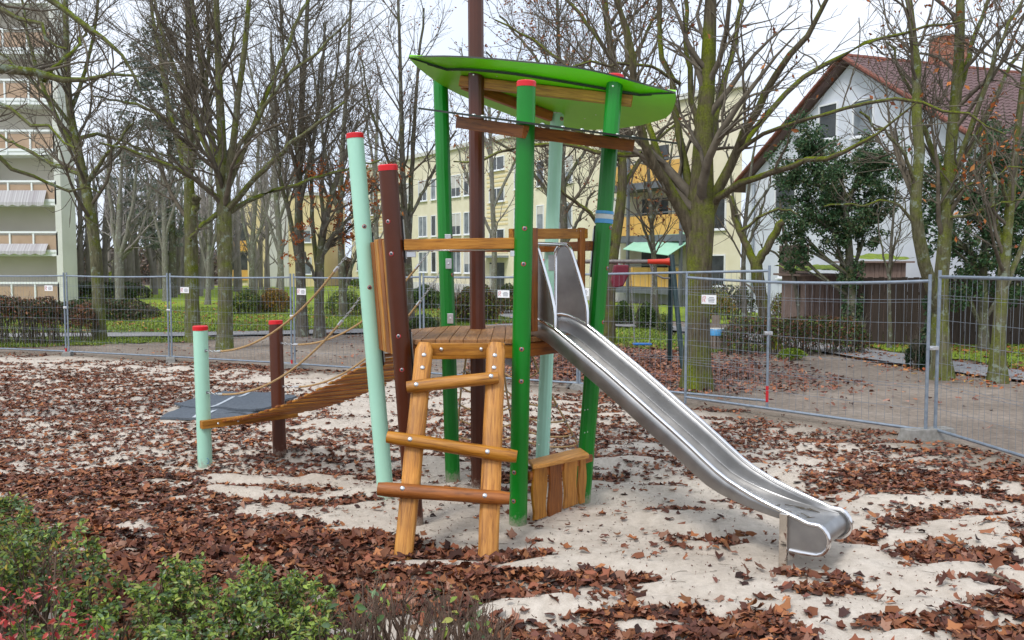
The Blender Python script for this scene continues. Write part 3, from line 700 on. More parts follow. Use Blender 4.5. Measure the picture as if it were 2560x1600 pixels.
# steel slide
slide = bpy.data.objects.new('slide', None); link(slide, tower, Matrix.Translation(Vector((1.9, 6.1, 0))))
SO, SD, SW = V(0.34, 7.6, 0), V(0.8, -0.6, 0), V(0.6, 0.8, 0)
def sp(s, w, z): return SO + SD * s + SW * w + V(0, 0, z)
prof = [(-0.14, 1.69), (-0.06, 1.695), (0.02, 1.685), (0.11, 1.652), (0.207, 1.607), (0.35, 1.517), (0.52, 1.406), (0.697, 1.290), (0.9, 1.150), (1.128, 0.990), (1.28, 0.885), (1.424, 0.781), (1.53, 0.700), (1.633, 0.625), (1.72, 0.572), (1.815, 0.527), (1.90, 0.489), (1.99, 0.456), (2.075, 0.428), (2.162, 0.402), (2.25, 0.375), (2.315, 0.353)]
Pn = np.array(prof); tg = np.gradient(Pn, axis=0); tg /= np.linalg.norm(tg, axis=1)[:, None]; nr = np.stack([tg[:, 1], -tg[:, 0]], 1)     # downwards normal
dep = np.interp(Pn[:, 0], [-0.14, 0.1, 0.6, 1.6, 2.0, 2.315], [0.15, 0.15, 0.155, 0.15, 0.085, 0.035])
flo = Pn + nr * dep[:, None]
# the nose: floor rolls over a radius
cn = np.array([2.352, 0.248]); th = np.linspace(1.25, -1.75, 14); nose = np.stack([cn[0] + 0.084 * np.cos(th) + 0.0, cn[1] + 0.084 * np.sin(th)], 1)
flo2 = np.concatenate([flo[:-1], nose]); HW = 0.25
floor_w = 0.205
mb = MB(); secs = []
for i, (s, z) in enumerate(flo2):
    j = min(i, len(Pn) - 1)
    if i < len(flo) - 1:
        n2 = nr[j]; a = Pn[j]; ft = (0.0, 0.35, 0.8, 0.93, 1.0); row = []
        for sg in (-1, 1):
            side = [(HW, a), (HW - 0.003, a + n2 * dep[j] * 0.45), (HW - 0.006, a + n2 * dep[j] * 0.90), (HW - 0.012, a + n2 * dep[j] * 0.985), (floor_w + 0.02, a + n2 * dep[j])]
            row.append([sp(q[0], sg * w_, q[1]) for w_, q in side])
        secs.append(row[0] + [sp(s, 0, z)] + row[1][::-1])
    else:
        secs.append([sp(s, w_, z) for w_ in (-HW + .01, -HW + 0.02, -HW + 0.028, -HW + 0.032, -floor_w, 0, floor_w, HW - 0.032, HW - 0.028, HW - 0.02, HW - .01)])
m_ = 11; vs_ = [q for r_ in secs for q in r_]
fs = [(i * m_ + k, i * m_ + k + 1, (i + 1) * m_ + k + 1, (i + 1) * m_ + k) for i in range(len(secs) - 1) for k in range(m_ - 1)]
ch = MB().add(vs_, fs).obj('chute', MATS['sheet_steel'], slide, 28)
so = ch.modifiers.new('sheet', 'SOLIDIFY'); so.thickness = 0.004; so.offset = 0
for sg in (-1, 1):
    pth = [sp(s, sg * HW, z) for s, z in prof[4:]]
    for k in range(9):                                      # the rail wraps round the nose and back to the leg
        a = 1.25 - (1.25 + math.pi / 2 + 0.1) * k / 8; pth.append(sp(2.355 + 0.105 * math.cos(a), sg * HW, 0.25 + 0.108 * math.sin(a)))
    pth += [sp(2.27, sg * HW, 0.140), sp(2.19, sg * HW, 0.142)]
    MB().tube(pth, 0.0165, 12, ref=tuple(SW)).obj('side_rail', MATS['polished_steel'], slide, 40)
    MB().tube([sp(s, sg * HW, z) for s, z in prof[:5]], 0.0145, 10, ref=tuple(SW)).obj('side_rail', MATS['polished_steel'], slide, 40)
    poly = [sp(s, sg * (HW - 0.004), z) for s, z in prof if s >= 2.14] + [sp(2.355 + 0.10 * math.cos(a), sg * (HW - 0.004), 0.25 + 0.104 * math.sin(a)) for a in np.linspace(1.25, -math.pi / 2, 9)] + [sp(2.13, sg * (HW - 0.004), 0.143)]
    MB().prism(poly, SW * 0.004 * sg).obj('nose_plate', MATS['sheet_steel'], slide)
    ear = [(-0.125, 1.56), (-0.125, 2.22)] + [(-0.045 + 0.085 * math.cos(a), 2.225 + 0.085 * math.sin(a)) for a in np.linspace(math.pi, 0.25, 8)] + [(0.10, 2.08), (0.155, 1.93), (0.195, 1.78), (0.203, 1.72), (0.205, 1.605)]
    MB().prism([sp(s, sg * HW - 0.002, z) for s, z in ear] + [sp(0.09, sg * HW - 0.002, 1.655)], SW * 0.004).obj('ear_plate', MATS['sheet_steel'], slide)
    MB().tube([sp(s, sg * HW, z) for s, z in ear], 0.017, 12, ref=tuple(SW)).obj('ear_rail', MATS['polished_steel'], slide, 45)
    MB().beam(sp(2.15, sg * (HW + 0.012), -0.1), sp(2.15, sg * (HW + 0.012), 0.40), 0.03, 0.058, up=tuple(SD)).obj('slide_leg', MATS['mirror_steel'], slide, bevel=0.004)
MB().tube([sp(-0.02, -HW, 2.308), sp(-0.02, HW, 2.308)], 0.0165, 12).obj('cross_bar', MATS['polished_steel'], slide, 40)

# rope bridge
bridge = bpy.data.objects.new('rope_bridge', None); link(bridge, tower, Matrix.Translation(Vector((-2, 9, 0.6))))
A1, D1 = on_post('A', 1.30), on_post('D', 1.30); Hb, Ib = on_post('H', 0.47), on_post('I', 0.47)
bu = ((A1 + D1) / 2 - (Hb + Ib) / 2); bu.normalize()
hi_dir = (Ib - Hb).normalized(); bo = Vector((bu.x, bu.y, 0)).normalized() * 0.10
plank('bridge_beam', Hb + bo - hi_dir * 0.10, Ib + bo + hi_dir * 0.14, 0.07, 0.085, H_, bridge)
for k in (0.16, 0.36): bolt((Hb + bo - hi_dir * 0.1).lerp(Ib + bo + hi_dir * 0.14, k) + Vector((0.036 * -hi_dir.y * -1, -0.042, 0)), (0.35, -0.94, 0), 0.012, bridge, washer=False)
NS = 27
def bridge_pt(t_, side):                                    # side 0 near edge (H to A), 1 far edge (I to D)
    a, b = (Hb + bo + hi_dir * 0.10, A1 + (D1 - A1).normalized() * 0.05) if side == 0 else (Ib + bo - hi_dir * 0.02, D1 - (D1 - A1).normalized() * 0.05)
    p = a.lerp(b, t_); p.z -= 0.13 * 4 * t_ * (1 - t_) * (0.75 if side == 0 else 1.0); p.z += 0.01
    return p
for i in range(NS):
    t_ = (i + 0.6) / NS; jz = Vector((0, 0, 0.007 * math.sin(i * 2.7))); n0, f0_ = bridge_pt(t_, 0) + jz, bridge_pt(t_, 1) + jz * -0.6
    tv = (bridge_pt(min(1, t_ + 0.02), 0) - bridge_pt(t_ - 0.02, 0)).normalized(); up_ = (f0_ - n0).normalized().cross(tv); up_ = up_ if up_.z > 0 else -up_
    plank('slat', n0, f0_, 0.058, 0.020, H_ if i % 2 else DH, bridge, up=tuple(up_), bevel=0.004)
for side in (0, 1):
    for off in (0.12, 0.88):
        pass
def rope(p0, p1, sag, r, name='rope', n=18, c0=0.10, c1=0.12):
    """twisted rope with a length of chain at each end"""
    pts = []
    for i in range(41):
        t_ = i / 40; q = p0.lerp(p1, t_); q.z -= 4 * sag * t_ * (1 - t_); pts.append(q)
    i0, i1 = int(round(c0 * 40)), int(round((1 - c1) * 40)); seg = pts[i0:i1 + 1]
    mb = MB()
    for ph in (0, 2.094, 4.189):                            # three strands
        path = []; fine = (len(seg) - 1) * 8
        for k in range(fine + 1):
            f_ = k / 8; a = int(min(f_, len(seg) - 2)); q = seg[a].lerp(seg[a + 1], f_ - a); tv = (seg[a + 1] - seg[a]).normalized()
            e1 = Vector((0, 0, 1)); e1 = (e1 - tv * e1.dot(tv)).normalized(); e2 = tv.cross(e1); an = ph + k * 0.75
            path.append(q + (e1 * math.cos(an) + e2 * math.sin(an)) * r * 0.5)
        mb.tube(path, r * 0.58, 5, caps=False)
    o = mb.obj(name, MATS['rope_hemp'], bridge, True)
    for q, dv in ((seg[0], seg[0] - seg[1]), (seg[-1], seg[-1] - seg[-2])):
        dv = dv.normalized(); MB().tube([q - dv * 0.03, q + dv * 0.03], r * 1.35, 10).obj('rope_ferrule', MATS['zinc'], o, 40)
    for lst in (pts[:i0 + 1], pts[i1:]):
        mb = MB(); L = sum((lst[k + 1] - lst[k]).length for k in range(len(lst) - 1)); nlk = max(3, int(L / 0.032)); flip = 0
        for k in range(nlk):
            f_ = (k + 0.5) / nlk * (len(lst) - 1); a = int(min(f_, len(lst) - 2)); q = lst[a].lerp(lst[a + 1], f_ - a); tv = (lst[a + 1] - lst[a]).normalized()
            e1 = Vector((0, 0, 1)) if k % 2 else Vector((0.5, -0.8, 0)); e1 = (e1 - tv * e1.dot(tv)).normalized()
            ring = [q + tv * 0.021 * math.cos(an) + e1 * 0.010 * math.sin(an) for an in np.linspace(0, 2 * math.pi, 9)]
            mb.tube(ring, 0.0035, 5, caps=False)
        mb.obj('chain', MATS['chain_steel'], o, True)
    for q in (p0, p1): MB().tube([q - Vector((0, 0.0, 0.012)), q + Vector((0, 0, 0.012))], 0.014, 8).obj('rope_eye', MATS['bolt_grey'], o, 40)
    return o
for key0, key1, zs in (('H', 'A', ((1.24, 2.36), (0.80, 1.86))), ('I', 'D', ((1.26, 2.40), (0.78, 2.05)))):
    for z0, z1_ in zs:
        a, b = on_post(key0, z0), on_post(key1, z1_); dv = (b - a).normalized() * 0.085; dv.z = 0
        rope(a + dv, b - dv, 0.30 if key0 == 'H' else 0.34, 0.011)
# climbing net hung behind the platform
net = bpy.data.objects.new('climbing_net', None); link(net, tower, Matrix.Translation(Vector((0.1, 9.3, 0.7))))
tops = [at(1166, 880, 8.9), at(1262, 900, 8.95), at(1330, 884, 8.95)]
chains = [[(1166, 884), (1161, 926), (1153, 968), (1149, 1012), (1146, 1048), (1142, 1090)], [(1258, 884), (1260, 932), (1266, 977), (1273, 1020), (1281, 1060), (1288, 1090)], [(1328, 884), (1347, 930), (1392, 1013), (1413, 1052), (1433, 1088), (1444, 1112)]]
Ys = [8.95, 9.1, 9.3, 9.5, 9.7, 9.85]
strands = [[Vector(tuple(at(px, py, Ys[i] + (0.0 if j != 1 else 0.25)))) for i, (px, py) in enumerate(c)] for j, c in enumerate(chains)]
for c in strands:
    o = MB().tube(c, 0.011, 7, caps=False).obj('rope', MATS['rope_hemp'], net, True)
    for q in c[1:]: MB().tube([q - Vector((0, 0, 0.02)), q + Vector((0, 0, 0.02))], 0.014, 8).obj('rope_clamp', MATS['bolt_grey'], net, 40)
for i in range(1, 6):
    for a, b in ((strands[0][i], strands[1][i]), (strands[1][i], strands[2][i])):
        pts = [a.lerp(b, k / 8) - Vector((0, 0, 0.07 * 4 * k / 8 * (1 - k / 8))) for k in range(9)]
        MB().tube(pts, 0.0095, 6, caps=False).obj('rope', MATS['rope_hemp'], net, True)
# maker's mark low on the short mint post
p = on_post('H', 0.045); ring = [p + Vector((0.045 + 0.018 * math.cos(a), -0.062 - 0.0, 0.03 + 0.028 * math.sin(a))) for a in np.linspace(0, 2 * math.pi, 17)]
MB().tube(ring, 0.0022, 4, caps=False).obj('stamp', MATS['swing_blue'], POSTS['H'][2])

# ------------------------------------------------------------------ site fence: wire panels on concrete feet
def fence_panel(p0, p1, label, z0, z1, h=2.0, sign=None, red=None, lift0=0.0, lift1=0.0, droop=0.0, seed=0):
    a, b = Vector((p0[0], p0[1], z0)), Vector((p1[0], p1[1], z1)); d = (b - a); L = Vector((d.x, d.y, 0)).length; dh = Vector((d.x, d.y, 0)).normalized()
    t = thing('site_fence', label, 'fence panel', tuple((a + b) / 2), 'wire fence panels round the playground')
    upv = Vector((0, 0, 1)); rg = np.random.default_rng(seed)
    for q, lf in ((a, lift0), (b, lift1)):
        MB().tube([q + upv * 0.02, q + upv * (h + 0.06 + lf)], 0.0205, 12).obj('upright', MATS['galvanised'], t, 40)
    def top(s): return a.lerp(b, s) + upv * (h - 0.02 + lift0 * (1 - s) + lift1 * s - droop * 4 * s * (1 - s))
    def bot(s): return a.lerp(b, s) + upv * 0.12
    MB().tube([top(s) for s in np.linspace(0, 1, 9)], 0.0195, 10).obj('top_rail', MATS['galvanised'], t, 40)
    MB().tube([bot(0), bot(1)], 0.0195, 10).obj('bottom_rail', MATS['galvanised'], t, 40)
    mb = MB(); nv = int(L / 0.1); side = Vector((-dh.y, dh.x, 0))
    for k in range(1, nv):
        s = k / nv; q0, q1 = bot(s), top(s); w = rg.normal(0, 0.006, 4)
        mb.tube([q0.lerp(q1, f) + side * w[i] + dh * w[3 - i] for i, f in enumerate((0, 0.35, 0.7, 1))], 0.0021, 4, caps=False)
    for f in (0.14, 0.28, 0.30, 0.44, 0.58, 0.72, 0.86, 0.88):
        mb.tube([bot(s).lerp(top(s), f) + side * rg.normal(0, 0.006) for s in np.linspace(0, 1, 7)], 0.0024, 4, caps=False)
    mb.obj('wire_mesh', MATS['wire_grey'], t)
    if red is not None:
        q = a if red == 0 else b
        MB().tube([q + upv * 0.10, q + upv * (0.34 if seed == 7 else 0.2)], 0.0215, 12).obj('paint_band', MATS['spray_red'], t, 40)
    if sign is not None:
        f = sign; q = top(f) - upv * 0.30; nrm = side if side.y < 0 else -side; cx = Vector((-nrm.y, nrm.x, 0))
        M = Matrix((cx, nrm, upv)).transposed().to_4x4(); M.translation = q + nrm * 0.012
        pl = MB().box((0, 0, 0), (0.26, 0.004, 0.135)).obj('sign_plate', MATS['sign_white'], t, False, M, 0.002)
        em = MB()                                            # the red mark: a hooked letter R
        for x0, z0_, x1, z1_ in ((-0.105, -0.04, -0.105, 0.035), (-0.105, 0.035, -0.075, 0.045), (-0.062, 0.05, -0.062, 0.012), (-0.062, 0.012, -0.085, 0.0), (-0.085, 0.0, -0.06, -0.042)):
            em.beam((x0, 0.003, z0_), (x1, 0.003, z1_), 0.003, 0.012, up=(0, 1, 0))
        em.obj('emblem', MATS['sign_red'], pl, False, M)
        for k, (w, z) in enumerate(((0.085, 0.03), (0.12, 0.008), (0.105, -0.013), (0.10, -0.034))):
            MB().box((0.045, 0.003, z), (w, 0.002, 0.009)).obj('text_line', MATS['sign_grey'], pl, False, M)
    return t
def clamp_(p, z):
    t = tag(MB().box((p[0], p[1], z), (0.12, 0.06, 0.05)).tube([(p[0] - 0.03, p[1] - 0.05, z), (p[0] - 0.03, p[1] + 0.05, z)], 0.014, 6).obj('coupler', MATS['zinc'], None, bevel=0.006), None)
    return t
def foot_block(p, dirv, label, z, m='concrete', tilt=0.0):
    d = Vector((dirv[0], dirv[1], 0)).normalized(); M = Matrix((d, Vector((-d.y, d.x, 0)), Vector((0, 0, 1)))).transposed().to_4x4()
    M = Matrix.Translation(Vector((p[0], p[1], z + 0.055))) @ M @ Matrix.Rotation(tilt, 4, 'Y')
    mb = MB(); lo = [(-0.36, -0.11, -0.09), (0.36, -0.11, -0.09), (0.36, 0.11, -0.09), (-0.36, 0.11, -0.09)]; hi = [(-0.32, -0.09, 0.06), (0.32, -0.09, 0.06), (0.32, 0.09, 0.06), (-0.32, 0.09, 0.06)]
    mb.add(lo + hi, [(3, 2, 1, 0), (4, 5, 6, 7), (0, 1, 5, 4), (1, 2, 6, 5), (2, 3, 7, 6), (3, 0, 4, 7)])
    for k in (-0.2, -0.07, 0.07, 0.2): mb.tube([(k, 0, 0.055), (k, 0, 0.066)], 0.03, 10)
    return tag(mb.obj('concrete_block', MATS[m], None, False, M, 0.012), label, 'concrete block', 'blocks holding up the fence panels')
FP = [(-14.25, 22.9), (-10.95, 21.75), (-7.95, 20.55), (-4.72, 19.05), (-1.75, 17.2), (1.17, 15.25)]
FP = [np.array(p) for p in FP]
FPz = [float(land(p[0], p[1])) + 0.0 for p in FP]
labs = ['wire fence panel at the left edge, before the apartment tower', 'wire fence panel across the leftmost leaning tree trunk', 'wire fence panel across the two mossy trunks on the lawn',
        'wire fence panel starting behind the short brown post, with sign', 'wire fence panel behind the tower ladder and brown mast']
for i in range(5):
    d = (FP[i + 1] - FP[i]) / np.linalg.norm(FP[i + 1] - FP[i]); g_ = 0.045
    fence_panel(FP[i] + d * g_, FP[i + 1] - d * g_, labs[i], FPz[i], FPz[i + 1], sign={0: 0.86, 1: None, 2: 0.13, 3: 0.07, 4: 0.55}[i], red={0: 1, 2: 1}.get(i), seed=i, droop=0.02)
r5, l5 = gz(1917, 1022, 0.0), FP[5]
fence_panel(l5, r5[:2], 'wire fence panel crossing behind the thick tree trunk, lifted on the right', FPz[5], 0.0, sign=0.02, red=1, lift0=0.02, lift1=0.05, seed=7)
l6, r6 = gz(1713, 1012, 0.0), gz(2313, 1100, 0.0)
fence_panel(l6[:2], r6[:2], 'sagging wire fence panel with sign, right of the slide', 0.0, 0.0, sign=0.115, droop=0.05, seed=8, h=1.95)
l7 = gz(2337, 1098, 0.0); r7 = l7 + (gz(2560, 1170, 0.0) - l7) / np.linalg.norm(gz(2560, 1170, 0.0) - l7) * 3.4
fence_panel(l7[:2], r7[:2], 'near wire fence panel cut off by the right edge', 0.0, 0.0, seed=9)
bl = ['dark block under the fence post by the apartment tower', 'block under the fence post before the two mossy trunks', 'grey block under the fence post behind the short brown post', 'block under the fence behind the tower ladder', 'dark block under the fence behind the slide']
for i, p in enumerate(FP[1:]):
    foot_block((p[0], p[1]), (0.35, -0.94) if i != 2 else (0.9, 0.2), bl[i], FPz[i + 1], 'concrete', 0.02)
foot_block((r6 + V(0.05, 0.05, 0))[:2], (0.93, 0.25), 'pale concrete block half buried under the right fence joint', 0.02)
for p, z, lab in ((FP[1], 1.05, 'bright clamp on the fence joint before the apartment tower'), (FP[2], 1.05, 'bright clamp on the fence joint before the two mossy trunks'), (FP[3], 1.0, 'bright clamp on the fence joint behind the short brown post'), (r5, 1.12, 'bright clamp on the red-marked fence post by the thick trunk'), ((r6 + l7) / 2, 1.12, 'bright clamp on the fence joint at the right')):
    tag(clamp_(p, z), lab, 'clamp', 'clamps joining the fence panels')

# ------------------------------------------------------------------ rubber mats on the sand
def slab(name, pts, th, z, label, line=None):
    P = [np.array(gz(px, py, 0.03)) for px, py in pts]; n = 14; w = 8; vs_ = []; fs = []
    for j in range(w + 1):
        for i in range(n + 1):
            a, b = i / n, j / w; q = (P[0] * (1 - a) + P[1] * a) * (1 - b) + (P[3] * (1 - a) + P[2] * a) * b
            zz = z + 0.02 * math.sin(3.1 * a + 1) * math.sin(2.5 * b) + 0.5 * gz1(q[0], q[1]); vs_.append((q[0], q[1], zz + th))
    N = len(vs_); vs_ += [(x, y, zz - th) for x, y, zz in vs_]
    for j in range(w):
        for i in range(n):
            a = j * (n + 1) + i; fs += [(a, a + 1, a + n + 2, a + n + 1), (N + a, N + a + n + 1, N + a + n + 2, N + a + 1)]
    edge = [i for i in range(n + 1)] + [j * (n + 1) + n for j in range(1, w + 1)] + [w * (n + 1) + i for i in range(n - 1, -1, -1)] + [j * (n + 1) for j in range(w - 1, 0, -1)]
    fs += [(edge[k], N + edge[k], N + edge[(k + 1) % len(edge)], edge[(k + 1) % len(edge)]) for k in range(len(edge))]
    mb = MB().add(vs_, fs); o = tag(mb.obj(name, [MATS['rubber_mat']], None, 30), label, 'rubber mat', 'rubber mats lying on the sand')
    if line:
        lp = []
        for b in np.linspace(0.02, 0.98, 9):
            a = line[0] + (line[1] - line[0]) * b; i, j = min(a * n, n - 0.01), min(b * w, w - 0.01); k = int(round(j)) * (n + 1) + int(round(i)); lp.append(V(*vs_[k]) * 0 + V(*[(1 - (i % 1)) * vs_[int(j) * (n + 1) + int(i)][c] + (i % 1) * vs_[int(j) * (n + 1) + int(i) + 1][c] for c in range(3)]) + V(0, 0, 0.004))
        m2 = MB()
        for k in range(8): m2.beam(lp[k], lp[k + 1], 0.05, 0.003)
        m2.obj('line', MATS['mat_line'], o)
    return o
slab('rubber_mat', [(436, 1022), (640, 1034), (742, 994), (560, 984)], 0.03, 0.06, 'upper dark rubber mat with a pale line, by the bridge posts', (0.46, 0.42))
slab('rubber_mat', [(400, 1047), (588, 1052), (640, 1026), (460, 1020)], 0.03, 0.02, 'lower dark rubber mat poking out at the front left', (0.45, 0.55))
slab('rubber_mat', [(446, 1028), (624, 1040), (690, 1012), (520, 1000)], 0.025, 0.035, 'middle rubber mat sandwiched in the pile, only its edge showing')

# ------------------------------------------------------------------ swing set beyond the fence
SZ = -0.15
sw = thing('swing_set', 'swing frame with red beam and dark green legs beyond the fence', 'swing set', (2.2, 19.3, SZ))
bz = at(1600, 654, 19.3)[2]; xr, xl = at(1676, 654, 19.3)[0], at(1676, 654, 19.3)[0] - 2.95
MB().tube([(xl + 0.35, 19.3, bz), (xr - 0.35, 19.3, bz)], 0.045, 12).obj('beam', MATS['swing_steel'], sw, 40)
for x0, s in ((xr, -1), (xl, 1)):
    MB().tube([(x0, 19.3, bz), (x0 + s * 0.12, 19.3, bz), (x0 + s * 0.5, 19.3, bz)], [0.09, 0.06, 0.05], 14).obj('beam_end', MATS['swing_red'], sw, 40)
    for dy in (-0.85, 0.85):
        MB().tube([(x0 - s * 0.02, 19.3 + dy * 0.05, bz + 0.14), (x0 - s * 0.16, 19.3 + dy, SZ - 0.1)], 0.055, 12).obj('leg', MATS['swing_green'], sw, 40)
    MB().tube([(x0 + s * 0.45, 19.3, bz - 0.04), (x0 + s * 0.38, 19.3, bz - 0.25), (x0 + s * 0.15, 19.3, bz - 0.36), (x0, 19.3, bz - 0.36)], 0.022, 8).obj('brace', MATS['swing_steel'], sw, 40)
swing = thing('swing', 'blue swing seat hanging on two chains beyond the fence', 'swing', tuple(at(1605, 860, 19.3)))
s0, s1 = at(1582, 860, 19.3), at(1629, 860, 19.3)
MB().beam(s0, s1, 0.19, 0.045).obj('seat', MATS['swing_blue'], swing, bevel=0.02)
for (px0, px1) in ((1575, 1587), (1632, 1624)):
    a, b = Vector(tuple(at(px0, 662, 19.3))), Vector(tuple(at(px1, 857, 19.3))); mb = MB(); n = 52
    for k in range(n):
        q = a.lerp(b, (k + 0.5) / n); e = Vector((1, 0, 0)) if k % 2 else Vector((0, 1, 0)); mb.tube([q + Vector((0, 0, 0.026 * math.cos(t))) + e * 0.013 * math.sin(t) for t in np.linspace(0, 6.283, 7)], 0.005, 4, caps=False)
    mb.obj('chain', MATS['chain_steel'], swing)
baby = thing('toddler_swing', 'maroon toddler swing seat slung up against the swing beam', 'swing', tuple(at(1549, 720, 19.3)))
c = at(1550, 690, 19.3); pr = [(-0.14, 0.24), (0.17, 0.24), (0.16, 0.0), (0.05, -0.22), (-0.16, -0.26), (-0.2, -0.1)]
MB().prism([(c[0] + a, 19.12, c[2] + b) for a, b in pr], (0, 0.3, 0)).obj('seat_shell', MATS['swing_maroon'], baby, bevel=0.03)
for dx in (-0.06, 0.08): MB().tube([(c[0] + dx, 19.28, c[2] + 0.23), (c[0] + dx, 19.28, bz)], 0.012, 6).obj('strap', MATS['swing_maroon'], baby)

# ------------------------------------------------------------------ litter bin
bp = foot(1791, 878); bn = thing('litter_bin', 'wooden litter bin with blue bag beside the thick tree trunk', 'litter bin', tuple(bp))
mat('bin_wood', (0.16, 0.12, 0.09), (0.24, 0.19, 0.15), 10, 0.8)
for k in range(12):
    a = 2 * math.pi * k / 12; MB().box((bp[0] + 0.17 * math.cos(a), bp[1] + 0.17 * math.sin(a), bp[2] + 0.28), (0.03, 0.075, 0.5), Matrix.Rotation(a, 3, 'Z')).obj('slat', MATS['bin_wood'], bn)
ring = []
MB().tube([(bp[0], bp[1], bp[2] + 0.42), (bp[0], bp[1], bp[2] + 0.56), (bp[0], bp[1], bp[2] + 0.585)], [0.2, 0.205, 0.19], 20).obj('bag', MATS['tape_blue'], bn, 40)
MB().tube([(bp[0], bp[1], bp[2] + 0.585), (bp[0], bp[1], bp[2] + 0.60)], [0.195, 0.19], 20).obj('bag_rim', MATS['tape_white'], bn, 40)
MB().box((bp[0] + 0.02, bp[1] + 0.22, bp[2] + 0.45), (0.2, 0.05, 0.95)).obj('back_board', MATS['bin_wood'], bn)

# ------------------------------------------------------------------ buildings
mat('cream_render', (0.70, 0.645, 0.47), (0.80, 0.75, 0.58), 0.9, 0.9, bmp=0.05)
mat('white_render', (0.58, 0.62, 0.69), (0.70, 0.735, 0.80), 1.1, 0.9, bmp=0.05)
mat('ochre_panel', (0.66, 0.38, 0.10), (0.72, 0.44, 0.13), 1.2, 0.6)
mat('cream_stripe', (0.74, 0.61, 0.33), (0.78, 0.66, 0.38), 1.2, 0.8)
mat('grey_white_render', (0.60, 0.60, 0.56), (0.68, 0.68, 0.64), 0.8, 0.9)
mat('tan_panel', (0.40, 0.27, 0.19), (0.47, 0.33, 0.24), 1.5, 0.7)
mat('white_frame', (0.78, 0.80, 0.82), (0.82, 0.84, 0.86), 3, 0.5)
mat('dark_steel', (0.10, 0.11, 0.13), (0.16, 0.17, 0.19), 3, 0.5)
mat('window_glass', (0.10, 0.125, 0.15), (0.30, 0.33, 0.36), 1.3, 0.12)
mat('dark_glass', (0.03, 0.035, 0.04), (0.10, 0.11, 0.12), 1.1, 0.1)
mat('roller_shutter', (0.52, 0.51, 0.48), (0.60, 0.58, 0.55), 2, 0.7)
mat('awning_green', (0.30, 0.58, 0.42), (0.36, 0.64, 0.48), 2, 0.7)
mat('brick_red', (0.30, 0.115, 0.07), (0.42, 0.19, 0.13), 9, 0.9)
mat('brick_pale', (0.38, 0.20, 0.14), (0.48, 0.28, 0.20), 9, 0.9)
mat('roof_tile', (0.12, 0.075, 0.075), (0.19, 0.12, 0.115), 3, 0.85)
mat('verge_tile', (0.15, 0.055, 0.038), (0.25, 0.085, 0.055), 5, 0.85)
mat('brown_shutter', (0.07, 0.045, 0.04), (0.12, 0.08, 0.07), 4, 0.7, stretch=(1, 1, 14))
mat('shed_wood', (0.16, 0.105, 0.085), (0.27, 0.19, 0.16), 6, 0.9, stretch=(14, 14, 0.6))
mat('fence_wood', (0.035, 0.024, 0.02), (0.075, 0.052, 0.042), 6, 0.9, stretch=(14, 14, 0.6))
mat('moss', (0.10, 0.16, 0.01), (0.26, 0.33, 0.03), 9, 0.95, bmp=0.8, bdist=0.05)
mat('awning_stripe', (0.55, 0.54, 0.55), (0.30, 0.27, 0.29), 6, 0.8, stretch=(2.2, 0.01, 0.01))
mat('balcony_wall', (0.56, 0.52, 0.44), (0.64, 0.60, 0.51), 0.5, 0.9)
mat('downpipe', (0.30, 0.34, 0.38), None, 5, 0.5, 0.3)
class Wall:                                                  # a facade: o origin on the ground, d along, n outwards
    def __init__(s, o, d, zb=-0.15):
        s.o = Vector((o[0], o[1], zb)); s.d = Vector((d[0], d[1], 0)).normalized(); s.n = Vector((s.d.y, -s.d.x, 0))
        s.M = Matrix((s.d, -s.n, Vector((0, 0, 1)))).transposed().to_4x4(); s.M.translation = s.o
    def box(s, name, u0, u1, z0, z1, out0, out1, m, parent, bevel=0):      # out: metres in front of the wall plane
        return MB().box(((u0 + u1) / 2, -(out0 + out1) / 2, (z0 + z1) / 2), (u1 - u0, abs(out1 - out0), z1 - z0)).obj(name, m, parent, False, s.M, bevel)
    def px(s, px, py):                                       # photograph pixel -> (u, z) on this wall
        r = np.array(ray(px, py)); n = np.array(s.n); o = np.array(s.o); c = V(0, 0, CAM_H); k = np.dot(o - c, n) / np.dot(r, n); p = c + r * k
        return float(np.dot(p - o, np.array(s.d))), float(p[2] - s.o.z)
def window(w, parent, u, z, wd, ht, blind=0.0, glass='window_glass', frame_m='white_frame', mull=1, sill=True):
    win = w.box('window', u - wd / 2, u + wd / 2, z - ht / 2, z + ht / 2, 0.002, 0.03, MATS[glass], parent)
    t = 0.07
    fr = MB(); s = 1
    for (a0, a1, b0, b1) in ((u - wd / 2 - t, u + wd / 2 + t, z + ht / 2, z + ht / 2 + t), (u - wd / 2 - t, u + wd / 2 + t, z - ht / 2 - t, z - ht / 2), (u - wd / 2 - t, u - wd / 2, z - ht / 2, z + ht / 2), (u + wd / 2, u + wd / 2 + t, z - ht / 2, z + ht / 2)):
        fr.box(((a0 + a1) / 2, -0.035, (b0 + b1) / 2), (a1 - a0, 0.07, b1 - b0))
    for k in range(mull): x = u - wd / 2 + wd * (k + 1) / (mull + 1); fr.box((x, -0.03, z), (0.06, 0.05, ht))
    fr.obj('frame', MATS[frame_m], win, False, w.M)
    if blind: w.box('blind', u - wd / 2 + 0.02, u + wd / 2 - 0.02, z + ht / 2 - ht * blind, z + ht / 2 - 0.01, 0.03, 0.045, MATS['roller_shutter'], win)
    if sill: w.box('sill', u - wd / 2 - 0.12, u + wd / 2 + 0.12, z - ht / 2 - t - 0.06, z - ht / 2 - t, 0.0, 0.16, MATS[frame_m], win)
    return win
rgb = random.Random(12)

